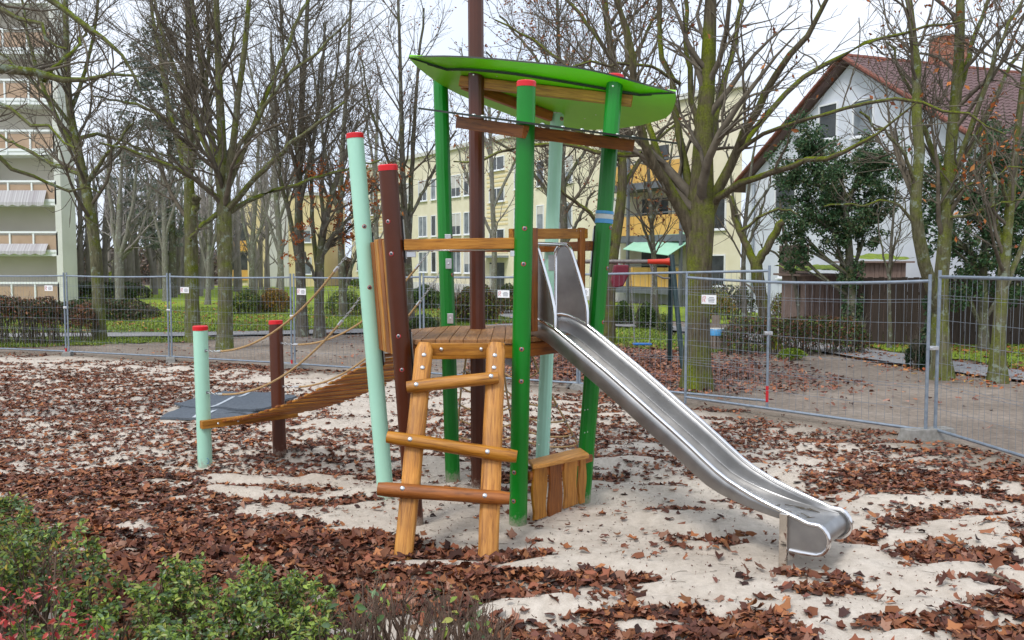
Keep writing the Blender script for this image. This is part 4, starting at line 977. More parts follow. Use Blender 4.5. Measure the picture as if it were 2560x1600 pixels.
# long yellow apartment block behind the tower
W = Wall((-15.4, 85.5), (0.544, -0.839)); LB = 49.2
blk = thing('apartment_block', 'long pale yellow apartment block with white windows behind the tower', 'apartment block', (-2, 66, -0.15))
HB = 10.9
bk = W.M.to_3x3().inverted() @ Vector((0.22, 0.975, 0)) * 9.0; mb = MB(); mb.prism([(0, 0, 0), (LB, 0, 0), (LB + bk.x, bk.y, 0), (bk.x, bk.y, 0)], (0, 0, HB)); mb.obj('wall', MATS['cream_render'], blk, False, W.M)
W.box('roof_edge', -0.2, LB + 0.1, HB, HB + 0.3, -0.6, 0.25, MATS['grey_white_render'], blk)
W.box('plinth', 0, LB, 0.0, 0.7, 0.0, 0.05, MATS['grey_white_render'], blk)
stair_px = (1268, 1232)
uS = W.px(1243, 560)[0]
cols = [2.0, 5.2, 8.4, 11.6] + [W.px(px, 564)[0] for px in (1058, 1085, 1141, 1173)] + [uS + 3.0, uS + 5.4, uS + 8.2, uS + 10.5]
zr = [2.35, 5.25, 8.15]
for ci, u in enumerate(cols):
    if u > LB - 13: continue
    narrow = ci in (5, 9)
    for zi, z in enumerate(zr): window(W, blk, u, z, 0.7 if narrow else 1.35, 1.55, rgb.choice((0, 0, 0.35, 0.6)), rgb.choice(('window_glass', 'dark_glass')), mull=0 if narrow else 1)
for su in (uS, 3.6 + 2.0):
    for z in (4.2, 7.1, 9.3): window(W, blk, su, z, 1.9, 0.85, 0, 'dark_glass', mull=1)
    for z in np.arange(4.95, 6.5, 0.3): W.box('stripe', su - 1.4, su + 1.4, z, z + 0.14, 0.0, 0.03, MATS['cream_stripe'], blk)
    for z in np.arange(7.7, 8.7, 0.3): W.box('stripe', su - 1.4, su + 1.4, z, z + 0.14, 0.0, 0.03, MATS['cream_stripe'], blk)
    dr = W.box('door', su - 0.95, su + 0.95, 0.1, 2.3, 0.002, 0.06, MATS['dark_glass'], blk); W.box('door_leaf', su - 0.9, su - 0.1, 0.15, 2.2, 0.06, 0.10, MATS['roller_shutter'], dr); W.box('door_canopy', su - 1.5, su + 1.5, 2.65, 2.8, 0.0, 1.2, MATS['downpipe'], dr)
    W.box('stripe', su - 1.4, su + 1.4, 2.95, 3.1, 0.0, 0.03, MATS['cream_stripe'], blk)
# balcony stack at its right end
u0, u1 = W.px(1563, 560)[0], W.px(1704, 560)[0]
for zi, (ya, yb) in enumerate(((668, 715), (545, 592), (420, 465))):
    z1_, z0_ = W.px(1610, ya)[1], W.px(1610, yb)[1]
    b_ = W.box('balcony', u0, u1 + 1.6, z0_ - 0.35, z0_, 0.0, 1.5, MATS['dark_steel'], blk)
    n = 5
    for k in range(n): W.box('balcony_panel', u0 + (u1 + 1.6 - u0) * k / n + 0.02, u0 + (u1 + 1.6 - u0) * (k + 1) / n - 0.02, z0_ + 0.02, z1_, 1.44, 1.5, MATS['ochre_panel'], b_)
    W.box('balcony_panel', u0 - 0.06, u0 - 0.0, z0_ + 0.02, z1_, 0.0, 1.5, MATS['ochre_panel'], b_)
    W.box('handrail', u0 - 0.06, u1 + 1.6, z1_ + 0.1, z1_ + 0.16, 1.4, 1.5, MATS['dark_steel'], b_)
    W.box('balcony_door', u0 + 1.5, u0 + 3.6, z0_, z0_ + 2.1, 0.002, 0.05, MATS['dark_glass'], b_)
    W.box('wind_screen', u0 + 0.05, u0 + 1.3, z0_ + 0.0, z0_ + 2.2, 1.40, 1.44, MATS['grey_white_render'], b_)
for u in (u0, u0 + 2.1, u1 + 1.6): W.box('balcony_post', u - 0.07, u + 0.07, 0.0, 8.6, 1.5, 1.64, MATS['dark_steel'], blk)
za = W.px(1640, 600)[1]
aw = MB(); ua, ub = u0 + 2.0, u1 + 1.8
aw.prism([(ua, -0.1, za + 0.35), (ub, -0.1, za + 0.35), (ub, -2.6, za - 0.9), (ua + 0.9, -2.6, za - 0.55)], (0, 0, 0.03)); aw.obj('awning', MATS['awning_green'], blk, False, W.M)
for z in (1.9, 4.8): window(W, blk, LB - 1.5, z, 0.9, 1.5, 0, 'dark_glass', mull=0)

# building with the pale stripe farther left
b3 = thing('striped_building', 'distant yellow building end with a pale vertical stripe, left of centre', 'building', (-21, 86, -0.15))
W3 = Wall((-25.0, 84.0), (1, 0.0))
MB().box((3.5, 6, 4.3), (7.0, 12, 8.6)).obj('wall', MATS['cream_stripe'], b3, False, W3.M)
W3.box('stripe', 1.9, 3.9, 0.0, 8.6, 0.0, 0.06, MATS['grey_white_render'], b3); W3.box('roof_edge', -0.2, 7.2, 8.6, 8.9, -12.2, 0.2, MATS['grey_white_render'], b3)
for z in (2.0, 5.0): window(W3, b3, 5.4, z, 1.2, 1.5, 0.3)
MB().box((-1.6, 8.0, 4.0), (3.2, 8, 8.0)).obj('wall', MATS['cream_render'], b3, False, W3.M)
for z in (1.0, 3.9): W3.box('balcony_panel', -3.2, -0.1, z - 0.45, z + 0.55, -3.9, -3.82, MATS['ochre_panel'], b3); W3.box('recess', -3.1, -0.2, z + 0.6, z + 2.3, -4.0, -3.95, MATS['dark_glass'], b3)

# tall block with balconies at the left
WT = Wall((-48, 50.0), (1, 0.0)); UR = float(at(145, 600, 50)[0] + 48)
tw = thing('apartment_tower', 'tall apartment tower with white-framed tan balconies at the left edge', 'apartment tower', (-37, 52, -0.15))
MB().prism([(0, 1.5, 0), (UR, 1.5, 0), (UR - 8, 12, 0), (-8, 12, 0)], (0, 0, 26.0)).obj('wall', MATS['balcony_wall'], tw, False, WT.M)
WT.box('corner_wall', UR - 0.05, UR + 0.30, 0, 26.0, -1.5, 0.12, MATS['grey_white_render'], tw)
rail_y = [706.5, 580, 453, 326.6, 200, 73, -54, -180]
for i, yy in enumerate(rail_y):
    zt = float(at(60, yy, 50)[2]) + 0.15; b_ = WT.box('balcony', 0, UR - 0.02, zt - 1.35, zt - 1.12, -1.5, 0.06, MATS['white_frame'], tw)
    n = 17; pw = UR / n
    for k in range(2, n): WT.box('balcony_panel', k * pw + 0.05, (k + 1) * pw - 0.05, zt - 0.98, zt - 0.18, 0.0, 0.05, MATS['tan_panel'], b_)
    for k in range(2, n + 1): WT.box('baluster', k * pw - 0.045, k * pw + 0.045, zt - 1.3, zt, 0.06, 0.12, MATS['white_frame'], b_)
    WT.box('handrail', 2.6, UR, zt - 0.07, zt + 0.04, -0.02, 0.14, MATS['white_frame'], b_); WT.box('bottom_rail', 2.6, UR, zt - 1.15, zt - 1.0, 0.0, 0.1, MATS['white_frame'], b_)
    if i > 0: WT.box('balcony_door', UR - 6.4, UR - 4.6, zt - 1.12, zt + 0.9, -1.45, -1.38, MATS['window_glass'], b_)
    if i in (1, 2):                                          # awnings pulled out over the lower balconies
        z0_ = zt + 1.28 if i == 2 else zt + 1.35
        zz = float(at(60, 510 if i == 1 else 400, 50)[2]) + 0.15
    if i in (0, 1):
        ztop = float(at(60, 633 if i == 0 else 512, 50)[2]) + 0.15; hh = 0.28 if i == 0 else 0.55
        aw = MB(); nn = 48; ul = 8.0; ur_ = UR - 0.5
        top_ = [(ul + (ur_ - ul) * k / nn, -0.1, ztop + hh + 0.25) for k in range(nn + 1)]; fr_ = [(ul + (ur_ - ul) * k / nn, -0.42, ztop + 0.12) for k in range(nn + 1)]; lo_ = [(ul + (ur_ - ul) * k / nn, -0.43, ztop - 0.02 - 0.09 * abs(math.sin(k * 1.5708 / 1.0 / 1.0 * 0.5 * 2))) for k in range(nn + 1)]
        aw.add(top_ + fr_ + lo_, [(k, k + 1, nn + 2 + k, nn + 1 + k) for k in range(nn)] + [(nn + 1 + k, nn + 2 + k, 2 * nn + 3 + k, 2 * nn + 2 + k) for k in range(nn)])
        aw.obj('awning', MATS['awning_stripe'], b_, False, WT.M)
zt3 = float(at(60, 440, 50)[2]); WT.box('parasol_cloth', UR - 7.5, UR - 4.2, zt3 + 0.2, zt3 + 0.8, -0.5, -0.45, MATS['tape_blue'], tw)

# white gabled house at the right
hs = thing('gabled_house', 'white gabled house with brown tiled roof and brick chimney', 'house', (14, 34, -0.15))
AP = np.array(at(2108, 142, 35.0)); rdir = V(0.937, 0.35, 0); gd = V(-0.35, 0.937, 0)
SL = 0.62; KH = 7.0; RL = 15.0; ez = AP[2] - SL * KH
def hp(k, r_, z): return AP * V(1, 1, 0) + gd * k + rdir * r_ + V(0, 0, z)
gv = [hp(-KH + 0.3, 0.35, -0.15), hp(KH - 0.3, 0.35, -0.15), hp(KH - 0.3, 0.35, ez - 0.05), hp(0, 0.35, AP[2] - 0.25), hp(-KH + 0.3, 0.35, ez - 0.05)]
MB().prism(gv, rdir * (RL - 0.7)).obj('wall', MATS['white_render'], hs)
roof_h = bpy.data.objects.new('roof', None); link(roof_h, hs, Matrix.Translation(Vector(tuple(AP))))
for sg in (-1, 1):
    q = [hp(0, 0, AP[2]), hp(0, RL, AP[2]), hp(sg * (KH + 0.3), RL, AP[2] - SL * (KH + 0.3)), hp(sg * (KH + 0.3), 0, AP[2] - SL * (KH + 0.3))]
    MB().prism(q, V(0, 0, -0.16)).obj('roof_slope', MATS['roof_tile'], roof_h)
    n = 26
    for k in range(n):                                       # verge tiles down the gable
        a, b = k / n * (KH + 0.3), (k + 1) / n * (KH + 0.3); p0, p1 = hp(sg * a, -0.06, AP[2] - SL * a + 0.03), hp(sg * b, -0.06, AP[2] - SL * b + 0.01)
        MB().beam(p0, p1, 0.24, 0.07 + 0.01 * (k % 2)).obj('verge_tile', MATS['verge_tile'], roof_h)
for k in range(40): MB().tube([hp(0, k * 0.375, AP[2] + 0.02), hp(0, k * 0.375 + 0.39, AP[2] + 0.045)], [0.12, 0.11], 8).obj('ridge_tile', MATS['verge_tile'], roof_h)
tile_me = None; cnt = 0; rest = MB(); sl_ = V(*(gd * -1)) + V(0, 0, -SL); sl_ /= np.linalg.norm(sl_); nt = np.cross(sl_, rdir); nt = nt if nt[2] > 0 else -nt
tmb = MB(); prof_t = [(-0.15, 0.0), (-0.08, 0.045), (0.0, 0.05), (0.08, 0.02), (0.15, 0.0)]
tv = [(x_, y_, z_ + (0.03 if y_ > 0 else 0.0)) for y_ in (-0.19, 0.19) for x_, z_ in prof_t]
tmb.add(tv + [(x_, 0.19, z_ - 0.0) for x_, z_ in prof_t], [(i, i + 1, i + 6, i + 5) for i in range(4)] + [(5 + i, 6 + i, 11 + i, 10 + i) for i in range(4)])
tile_me = tmb.mesh('tile'); tile_me.materials.append(MATS['roof_tile'])
Mt = Matrix((Vector(rdir), Vector(sl_), Vector(nt))).transposed().to_4x4()
for row in range(25):
    for c_ in range(48):
        p = hp(0, 0.18 + c_ * 0.3, AP[2]) + sl_ * (0.16 + row * 0.335) + nt * 0.012
        M = Mt.copy(); M.translation = Vector(p)
        if row < 13 and c_ < 23: obj_of('tile', tile_me, None, roof_h, M)
        else: rest.add([M @ Vector(v) for v in tv], [(i, i + 1, i + 6, i + 5) for i in range(4)])
tag(rest.obj('tiles', MATS['roof_tile'], roof_h), kind='stuff')
cp = on_plane(2366, 200, 0, 0, 0); cr = (2366 - 2108) / 452 * 9.7
ck = hp(0.2, cr, AP[2]); chm = MB().box(ck + V(0, 0, 0.25), (1.3, 0.8, 1.9), Matrix((Vector(rdir), Vector(gd), Vector((0, 0, 1)))).transposed()).obj('chimney', MATS['brick_red'], roof_h)
RB = Matrix((Vector(rdir), Vector(gd), Vector((0, 0, 1)))).transposed()
for row in range(24):                                        # courses of brick, joints recessed
    for side in (0, 1):
        cnt_ = 6 if side == 0 else 3; span = 1.32 if side == 0 else 0.82; st_ = span / cnt_
        for c_ in range(cnt_):
            off = (c_ + 0.5) * st_ - span / 2; loc_ = Vector((off, -0.405, row * 0.078 - 0.66)) if side == 0 else Vector((-0.655, off, row * 0.078 - 0.66))
            MB().box(ck + V(*(RB @ loc_)), ((st_ - 0.012, 0.02, 0.066) if side == 0 else (0.02, st_ - 0.012, 0.066)), RB).obj('brick', MATS['brick_red' if (row * 7 + c_ * 3 + side) % 4 else 'brick_pale'], chm)
MB().box(ck + V(0, 0, 1.24), (1.45, 0.95, 0.1), Matrix((Vector(rdir), Vector(gd), Vector((0, 0, 1)))).transposed()).obj('chimney_cap', MATS['concrete'], chm)
go = hp(KH, 0.35, 0); WG = Wall((go[0], go[1]), tuple(-gd[:2])); 
def kz(px, py): return WG.px(px, py)
for px, py, wd, ht, gl in ((2072, 304, 1.0, 1.3, 'dark_glass'), (2160, 294, 1.0, 1.3, 'window_glass'), (1965, 482, 1.3, 1.5, 'dark_glass')):
    u_, z_ = kz(px, py); window(WG, hs, u_, z_, wd, ht, 0, gl, mull=0)
u_, z_ = kz(1987, 652); wn_ = window(WG, hs, u_, z_, 2.0, 1.35, 0, 'dark_glass', mull=0); WG.box('shutter', u_ - 0.98, u_ + 0.98, z_ - 0.66, z_ + 0.66, 0.035, 0.06, MATS['brown_shutter'], wn_)
u_, z_ = kz(1888, 500); MB().tube([(u_, -0.1, 0), (u_, -0.1, 6.0)], 0.06, 8).obj('downpipe', MATS['downpipe'], hs, True, WG.M)

# sheds with mossy roofs and the dark board fence beside the house
def shed(label, pxa, pxb, ytop, ybase, Y, depth, m, moss_h):
    a, b = at(pxa, ybase, Y), at(pxb, ybase, Y); z0, z1_ = float(land(0, Y)), float(at(pxa, ytop, Y)[2]); t = thing('shed', label, 'shed', ((a[0] + b[0]) / 2, Y, z0)); n = int((b[0] - a[0]) / 0.14)
    for k in range(n): MB().box((a[0] + (b[0] - a[0]) * (k + 0.5) / n, Y, (z0 + z1_) / 2), ((b[0] - a[0]) / n - 0.012, 0.03 + 0.008 * (k % 2), z1_ - z0)).obj('board', m, t)
    MB().box(((a[0] + b[0]) / 2, Y + depth / 2 + 0.03, (z0 + z1_) / 2 - 0.02), (b[0] - a[0] - 0.04, depth, z1_ - z0 - 0.04)).obj('wall', m, t)
    nx, ny = 24, 8; X = np.linspace(a[0] - 0.2, b[0] + 0.2, nx); Yy = np.linspace(Y - 0.25, Y + depth + 0.2, ny); XX, YY = np.meshgrid(X, Yy); ZZ = z1_ + 0.03 + moss_h * fbm(XX * 2, YY * 2, 3, 6) + 0.25 * moss_h * (YY - Y)
    i, j = np.meshgrid(np.arange(nx - 1), np.arange(ny - 1)); q = (j * nx + i).ravel()
    obj_of('moss_roof', np_mesh('moss_roof', np.stack([XX, YY, ZZ], -1).reshape(-1, 3), np.stack([q, q + 1, q + nx + 1, q + nx], 1), True), MATS['moss'], t)
    MB().box(((a[0] + b[0]) / 2, Y + depth / 2, z1_), (b[0] - a[0] + 0.4, depth + 0.45, 0.06)).obj('roof_board', m, t)
    return t
shed('brown board shed with mossy roof left of the ivy trunk', 2010, 2122, 688, 800, 25.5, 2.2, MATS['shed_wood'], 0.22)
shed('farther shed with mossy roof right of the ivy trunk', 2150, 2262, 655, 760, 30.0, 2.0, MATS['shed_wood'], 0.22)
bf = thing('board_fence', 'dark brown board fence behind the right-hand trees', 'fence', (12, 24.5, -0.15)); bx0, bx1 = at(2125, 690, 24.5)[0], 19.5; n = int((bx1 - bx0) / 0.16); zt = float(at(2300, 693, 24.5)[2])
brd = MB().box((0, 0, 0), (0.15, 0.025, 1.0)).mesh('board'); brd.materials.append(MATS['fence_wood'])
for k in range(n):
    hgt = zt + 0.15 + rgb.uniform(-0.02, 0.02); M = Matrix.Translation((bx0 + (k + 0.5) * 0.16, 24.5 + 0.012 * (k % 2), -0.15 + hgt / 2)) @ Matrix.Diagonal((1, 1, hgt, 1)); obj_of('board', brd, None, bf, M)
for z in (0.2, 1.3): MB().box(((bx0 + bx1) / 2, 24.55, z), (bx1 - bx0, 0.04, 0.08)).obj('crosspiece', MATS['fence_wood'], bf)

# ------------------------------------------------------------------ trees
bark_mat('bark_mossy', (0.062, 0.056, 0.032), (0.19, 0.18, 0.105), (0.135, 0.165, 0.014), 0.13, (0.22, 0.255, 0.19))
bark_mat('bark_heavy_moss', (0.045, 0.036, 0.022), (0.145, 0.12, 0.078), (0.135, 0.165, 0.008), 0.12)
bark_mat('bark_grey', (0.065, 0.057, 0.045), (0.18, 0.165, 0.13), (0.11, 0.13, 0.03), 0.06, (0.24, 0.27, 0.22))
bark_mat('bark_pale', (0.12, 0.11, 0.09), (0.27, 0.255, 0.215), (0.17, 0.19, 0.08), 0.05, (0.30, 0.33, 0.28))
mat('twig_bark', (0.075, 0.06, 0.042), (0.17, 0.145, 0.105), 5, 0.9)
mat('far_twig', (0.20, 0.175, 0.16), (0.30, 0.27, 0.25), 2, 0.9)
def norm(a): return a / np.maximum(np.linalg.norm(a, axis=-1, keepdims=True), 1e-9)
def tubes(P, R, S):
    """P (B,N,3), R (B,N) -> verts, quads"""
    B, N, _ = P.shape; T = norm(np.gradient(P, axis=1)); ref = np.zeros_like(T); ref[..., 0] = 1; ref[..., 1] = 0.3
    ref = np.where(np.abs(T[..., :1]) > 0.85, np.array([0.0, 0.2, 1.0]), ref); e1 = norm(np.cross(T, ref)); e2 = np.cross(T, e1)
    th = np.arange(S) * 2 * np.pi / S
    vv = P[:, :, None, :] + R[:, :, None, None] * (np.cos(th)[None, None, :, None] * e1[:, :, None, :] + np.sin(th)[None, None, :, None] * e2[:, :, None, :])
    b, i, k = np.meshgrid(np.arange(B), np.arange(N - 1), np.arange(S), indexing='ij'); base = b * N * S
    q = np.stack([base + i * S + k, base + i * S + (k + 1) % S, base + (i + 1) * S + (k + 1) % S, base + (i + 1) * S + k], -1).reshape(-1, 4)
    return vv.reshape(-1, 3), q
def resample(pts, rad, N):
    pts = np.asarray(pts, float); s = np.concatenate([[0], np.cumsum(np.linalg.norm(np.diff(pts, axis=0), axis=1))]); q = np.linspace(0, s[-1], N)
    p = np.stack([np.interp(q, s, pts[:, k]) for k in range(3)], 1)
    for _ in range(2): p[1:-1] = 0.25 * p[:-2] + 0.5 * p[1:-1] + 0.25 * p[2:]
    return p, np.interp(q, s, rad)
def spawn(P, R, rng, per_m, ang, lf, N, up, wig, tmin, rf, rend, lmin=0.15, lmax=9.0, minr=0.0):
    B, M, _ = P.shape; L = np.linalg.norm(np.diff(P, axis=1), axis=2).sum(1)
    cnt = rng.poisson(L * (1 - tmin) * per_m); idx = np.repeat(np.arange(B), cnt); K = len(idx)
    if K == 0: return np.zeros((0, N, 3)), np.zeros((0, N))
    t = tmin + (1 - tmin) * rng.random(K); f = t * (M - 1); i0 = np.minimum(f.astype(int), M - 2); fr = (f - i0)[:, None]
    pos = P[idx, i0] * (1 - fr) + P[idx, i0 + 1] * fr; tan = norm(P[idx, i0 + 1] - P[idx, i0]); r0 = R[idx, i0] * (1 - fr[:, 0]) + R[idx, i0 + 1] * fr[:, 0]
    e1 = norm(np.cross(tan, rng.normal(size=(K, 3)))); a = np.radians(rng.normal(ang, 12, K))[:, None]
    d = norm(np.cos(a) * tan + np.sin(a) * e1 + np.array([0, 0, up])); ln = np.clip(L[idx] * lf * rng.uniform(0.45, 1.15, K) * (1.25 - 0.75 * t), lmin, lmax)
    pts = [pos]; st = (ln / (N - 1))[:, None]
    for k in range(N - 1):
        pts.append(pts[-1] + d * st); d = norm(d + wig * rng.normal(size=(K, 3)) + np.array([0, 0, up * 0.35]))
    rs = np.maximum(r0 * rf, rend); w = np.linspace(0, 1, N)[None, :]
    return np.stack(pts, 1), rs[:, None] * (1 - w) + rend * w
def leaf_quads(pos, size, rng, cols, up_bias=0.0, shape='quad', nrm=None):
    """small leaf-sized faces with colour variation; returns verts, tris/quads, tint"""
    K = len(pos); n = norm(rng.normal(size=(K, 3)) + np.array([0, 0, up_bias])) if nrm is None else nrm
    a = norm(np.cross(n, rng.normal(size=(K, 3)))); b = np.cross(n, a); s = (size * rng.uniform(0.6, 1.3, K))[:, None]
    fold = n * s * 0.22
    vv = np.stack([pos - a * s, pos - b * s * 0.5 + fold, pos + a * s, pos + b * s * 0.5 + fold], 1).reshape(-1, 3)
    i = np.arange(K) * 4; f = np.concatenate([np.stack([i, i + 1, i + 2], 1), np.stack([i, i + 2, i + 3], 1)])
    c = np.asarray(cols)[rng.integers(0, len(cols), K)] * rng.uniform(0.65, 1.35, (K, 1)); return vv, f, np.repeat(c, 4, 0)
TREE_TRIS = 0
def build_tree(name, label, Y, trunk, limbs, rng_seed, m='bark_mossy', dens=1.0, twig_m='twig_bark', cat='tree', leafy=None, rend=0.0035, levels=3, up=0.15, extra=True, len2=0.42, group=None, lift=None):
    """trunk/limbs: (px, py, width_px[, dY]) points surveyed at distance Y"""
    rng = np.random.default_rng(rng_seed)
    def conv(pts):
        p, r = [], []
        for q in pts:
            yy = Y + (q[3] if len(q) > 3 else 0); p.append(at(q[0], q[1], yy)); r.append(q[2] * 0.5 * yy / FPX)
        return np.array(p), np.array(r)
    tp, tr = conv(trunk); base = tp[0].copy()
    g0 = float(land(base[0], base[1])); t = thing(name, label, cat, (base[0], base[1], g0), group)
    tp2, tr2 = resample(tp, tr, 26)
    low = np.vstack([[tp2[0][0], tp2[0][1], g0 - 0.12]]); tp2 = np.vstack([low, tp2]); tr2 = np.concatenate([[tr2[0] * 1.35], tr2]); tr2[1] *= 1.18; tr2[2] *= 1.05
    S = 14; v_, q_ = tubes(tp2[None], tr2[None], S)
    ph = rng.uniform(0, 6, 3); ang = np.tile(np.arange(S) * 2 * np.pi / S, len(tp2)); zz = v_[:, 2]; ctr_ = np.repeat(tp2, S, 0)
    k = 1 + 0.06 * np.sin(3 * ang + ph[0] + zz * 0.9) + 0.045 * np.sin(5 * ang + ph[1] - zz * 1.7) + 0.03 * rng.normal(size=len(v_)); v_ = ctr_ + (v_ - ctr_) * k[:, None]
    obj_of('trunk', np_mesh('trunk', v_, q_, True), MATS[m], t)
    LP, LR = [], []
    N1 = 14
    for lb in limbs:
        p, r = conv(lb); p, r = resample(p, r, N1); p[2:] += rng.normal(0, 0.02, (N1 - 2, 3)) * np.linspace(0.5, 2.0, N1 - 2)[:, None]; LP.append(p); LR.append(r)
    p, r = resample(tp, tr, N1); n0 = len(LP)
    if LP:
        LPa, LRa = np.stack(LP), np.stack(LR); v1, q1 = tubes(LPa, LRa, 9); obj_of('limbs', np_mesh('limbs', v1, q1, True), MATS[m], t)
        srcP, srcR = np.concatenate([LPa, p[None]]), np.concatenate([LRa, r[None]])
    else: srcP, srcR = p[None], r[None]
    vs_, qs, off = [], [], 0
    tv_, tq, toff = [], [], 0
    # boughs from limbs, branches from boughs, twigs from branches
    P2, R2 = spawn(srcP, srcR, rng, 2.5 * dens, 48, len2 * 1.1, 8, up, 0.13, 0.28, 0.42, rend * 2.2, 0.5, 3.4)
    P3_, R3 = spawn(np.concatenate([P2]), R2, rng, 3.8 * dens, 42, 0.6, 6, up * 0.8, 0.16, 0.15, 0.6, rend * 1.4, 0.35, 2.1)
    P3b, R3b = spawn(srcP, srcR, rng, 1.6 * dens, 55, 0.25, 6, up, 0.16, 0.4, 0.25, rend * 1.4, 0.3, 1.4)
    P3_, R3 = np.concatenate([P3_, P3b]), np.concatenate([R3, R3b])
    v2, q2 = tubes(P2, R2, 5)
    v3, q3 = tubes(P3_, R3, 3); vb, qb = np.concatenate([v2, v3]), np.concatenate([q2, q3 + len(v2)])
    P4 = np.zeros((0, 4, 3))
    if levels > 3:
        P4, R4 = spawn(P3_, R3, rng, 4.2 * dens, 40, 0.65, 3, up * 0.6, 0.16, 0.1, 0.8, rend * 0.8, 0.25, 1.0)
        v4, q4 = tubes(P4, R4, 3); qb = np.concatenate([qb, q4 + len(vb)]); vb = np.concatenate([vb, v4])
    obj_of('crown', np_mesh('crown', vb, qb, True), MATS[twig_m if m != 'bark_heavy_moss' else twig_m], t)
    if leafy:
        n, size, cols = leafy[:3]; pool = np.concatenate([P3_[:, -1], P3_[:, 3]] + ([P4[:, -1]] if len(P4) else []))
        if len(leafy) > 3: pool = pool[leafy[3](pool)]
        if len(pool):
            pos = pool[rng.integers(0, len(pool), n)] + rng.normal(0, 0.05, (n, 3)); lv, lf, lt = leaf_quads(pos, size, rng, cols); obj_of('leaves', np_mesh('leaves', lv, lf, False, lt), MATS['twig_leaf'], t)
    return t
BR = [(0.30, 0.11, 0.04), (0.22, 0.07, 0.03), (0.36, 0.16, 0.06), (0.16, 0.06, 0.035)]
OR = [(0.48, 0.17, 0.05), (0.38, 0.11, 0.035), (0.55, 0.24, 0.08), (0.28, 0.08, 0.03)]

# the thick mossy tree right of the tower
build_tree('thick_tree', 'thick mossy tree with spreading limbs right of the tower', 15.2,
    [(1739, 969, 74), (1741, 900, 66), (1743, 800, 62), (1745, 700, 62), (1748, 600, 66), (1752, 520, 70), (1756, 450, 56), (1760, 360, 48), (1766, 250, 40), (1774, 100, 32), (1780, -120, 22), (1776, -500, 9)],
    [[(1735, 590, 40), (1700, 505, 30, -.1), (1650, 445, 26, -.3), (1610, 375, 23, -.5), (1592, 310, 20, -.6), (1590, 200, 18, -.8), (1560, 60, 14, -1), (1500, -100, 8, -1.2)],
     [(1742, 560, 36), (1698, 488, 22, .2), (1658, 423, 19, .5), (1632, 360, 17, .8), (1612, 290, 15, 1), (1570, 130, 12, 1.2), (1530, -60, 8, 1.5)],
     [(1745, 540, 36), (1722, 467, 22, .3), (1704, 380, 19, .4), (1690, 290, 17, .5), (1655, 110, 13, .5), (1635, -120, 8, .5)],
     [(1760, 560, 40), (1789, 486, 28, -.1), (1815, 430, 25, -.2), (1845, 370, 22, -.4), (1885, 285, 20, -.6), (1940, 180, 17, -.9), (2015, 85, 14, -1.2), (2110, -60, 8, -1.5)],
     [(1830, 400, 16, -.3), (1880, 330, 15, .2), (1975, 215, 13, .5), (2095, 135, 11, .8), (2220, 85, 8, 1.1), (2420, 60, 5, 1.5)],
     [(1775, 520, 26), (1797, 475, 18, -.3), (1857, 453, 17, -.7), (1956, 423, 15, -1.2), (2060, 398, 13, -1.6), (2155, 376, 10, -2), (2220, 320, 6, -2.2), (2285, 258, 4, -2.4)],
     [(1833, 390, 12, -.3), (1870, 350, 11, -.6), (1950, 315, 10, -1), (2050, 285, 9, -1.4), (2170, 262, 9, -1.6), (2290, 250, 8, -1.8), (2400, 268, 7, -2), (2520, 345, 4, -2.2)],
     [(1604, 385, 14, -.4), (1545, 395, 12, -.2), (1470, 372, 11, .0), (1415, 361, 10, .2), (1340, 356, 9, .4), (1277, 368, 8, .6), (1212, 400, 6, .8), (1130, 408, 4, 1)],
     [(1700, 210, 10, .3), (1650, 174, 8, 0), (1555, 160, 7, -.3), (1470, 162, 6, -.5), (1400, 175, 4, -.7)],
     [(1765, 430, 20, .1), (1740, 300, 16, .6), (1720, 150, 13, 1.0), (1715, -50, 9, 1.4)],
     [(1770, 400, 18, .2), (1800, 250, 15, .9), (1840, 100, 12, 1.6), (1870, -80, 8, 2.0)]],
    3, 'bark_heavy_moss', 0.85, levels=4, leafy=(260, 0.05, BR), rend=0.0034)
# three trees on the lawn at the left
build_tree('forked_tree', 'mossy tree with many upright limbs, right of the pair on the lawn', 23.4,
    [(562, 878, 40), (561, 800, 37), (562, 700, 36), (562, 595, 37), (560, 518, 34), (558, 420, 24), (552, 300, 20), (545, 150, 17), (540, 0, 14), (530, -250, 7)],
    [[(560, 520, 24), (540, 400, 18, .3), (520, 300, 16, .5), (500, 150, 13, .8), (480, -20, 10, 1), (450, -250, 6, 1)],
     [(562, 518, 24), (575, 400, 18, -.3), (598, 250, 15, -.5), (612, 100, 13, -.7), (628, -60, 10, -.9), (650, -260, 6, -1)],
     [(563, 528, 18), (583, 512, 15, -.2), (643, 440, 13, -.6), (708, 381, 11, -1), (780, 315, 8, -1.3), (860, 260, 5, -1.6)],
     [(566, 535, 16), (600, 512, 12, .2), (655, 486, 11, .5), (760, 452, 9, .8), (860, 420, 6, 1), (960, 400, 4, 1.2)],
     [(558, 505, 18), (545, 494, 13, -.2), (476, 440, 12, -.6), (405, 405, 10, -1), (333, 381, 8, -1.3), (256, 357, 5, -1.6)],
     [(556, 460, 14), (500, 330, 12, .4), (450, 200, 10, .8), (400, 60, 8, 1.2), (360, -80, 5, 1.4)],
     [(570, 470, 14), (640, 300, 12, .4), (700, 150, 10, .7), (760, 20, 8, 1), (820, -100, 5, 1)],
     [(565, 420, 13), (620, 330, 11, -.5), (690, 220, 9, -.9), (790, 130, 7, -1.2), (880, 40, 5, -1.4)],
     [(552, 530, 14), (520, 550, 11, -.2), (497, 570, 10, -.4), (470, 600, 7, -.5)]],
    5, 'bark_mossy', 0.98, levels=4)
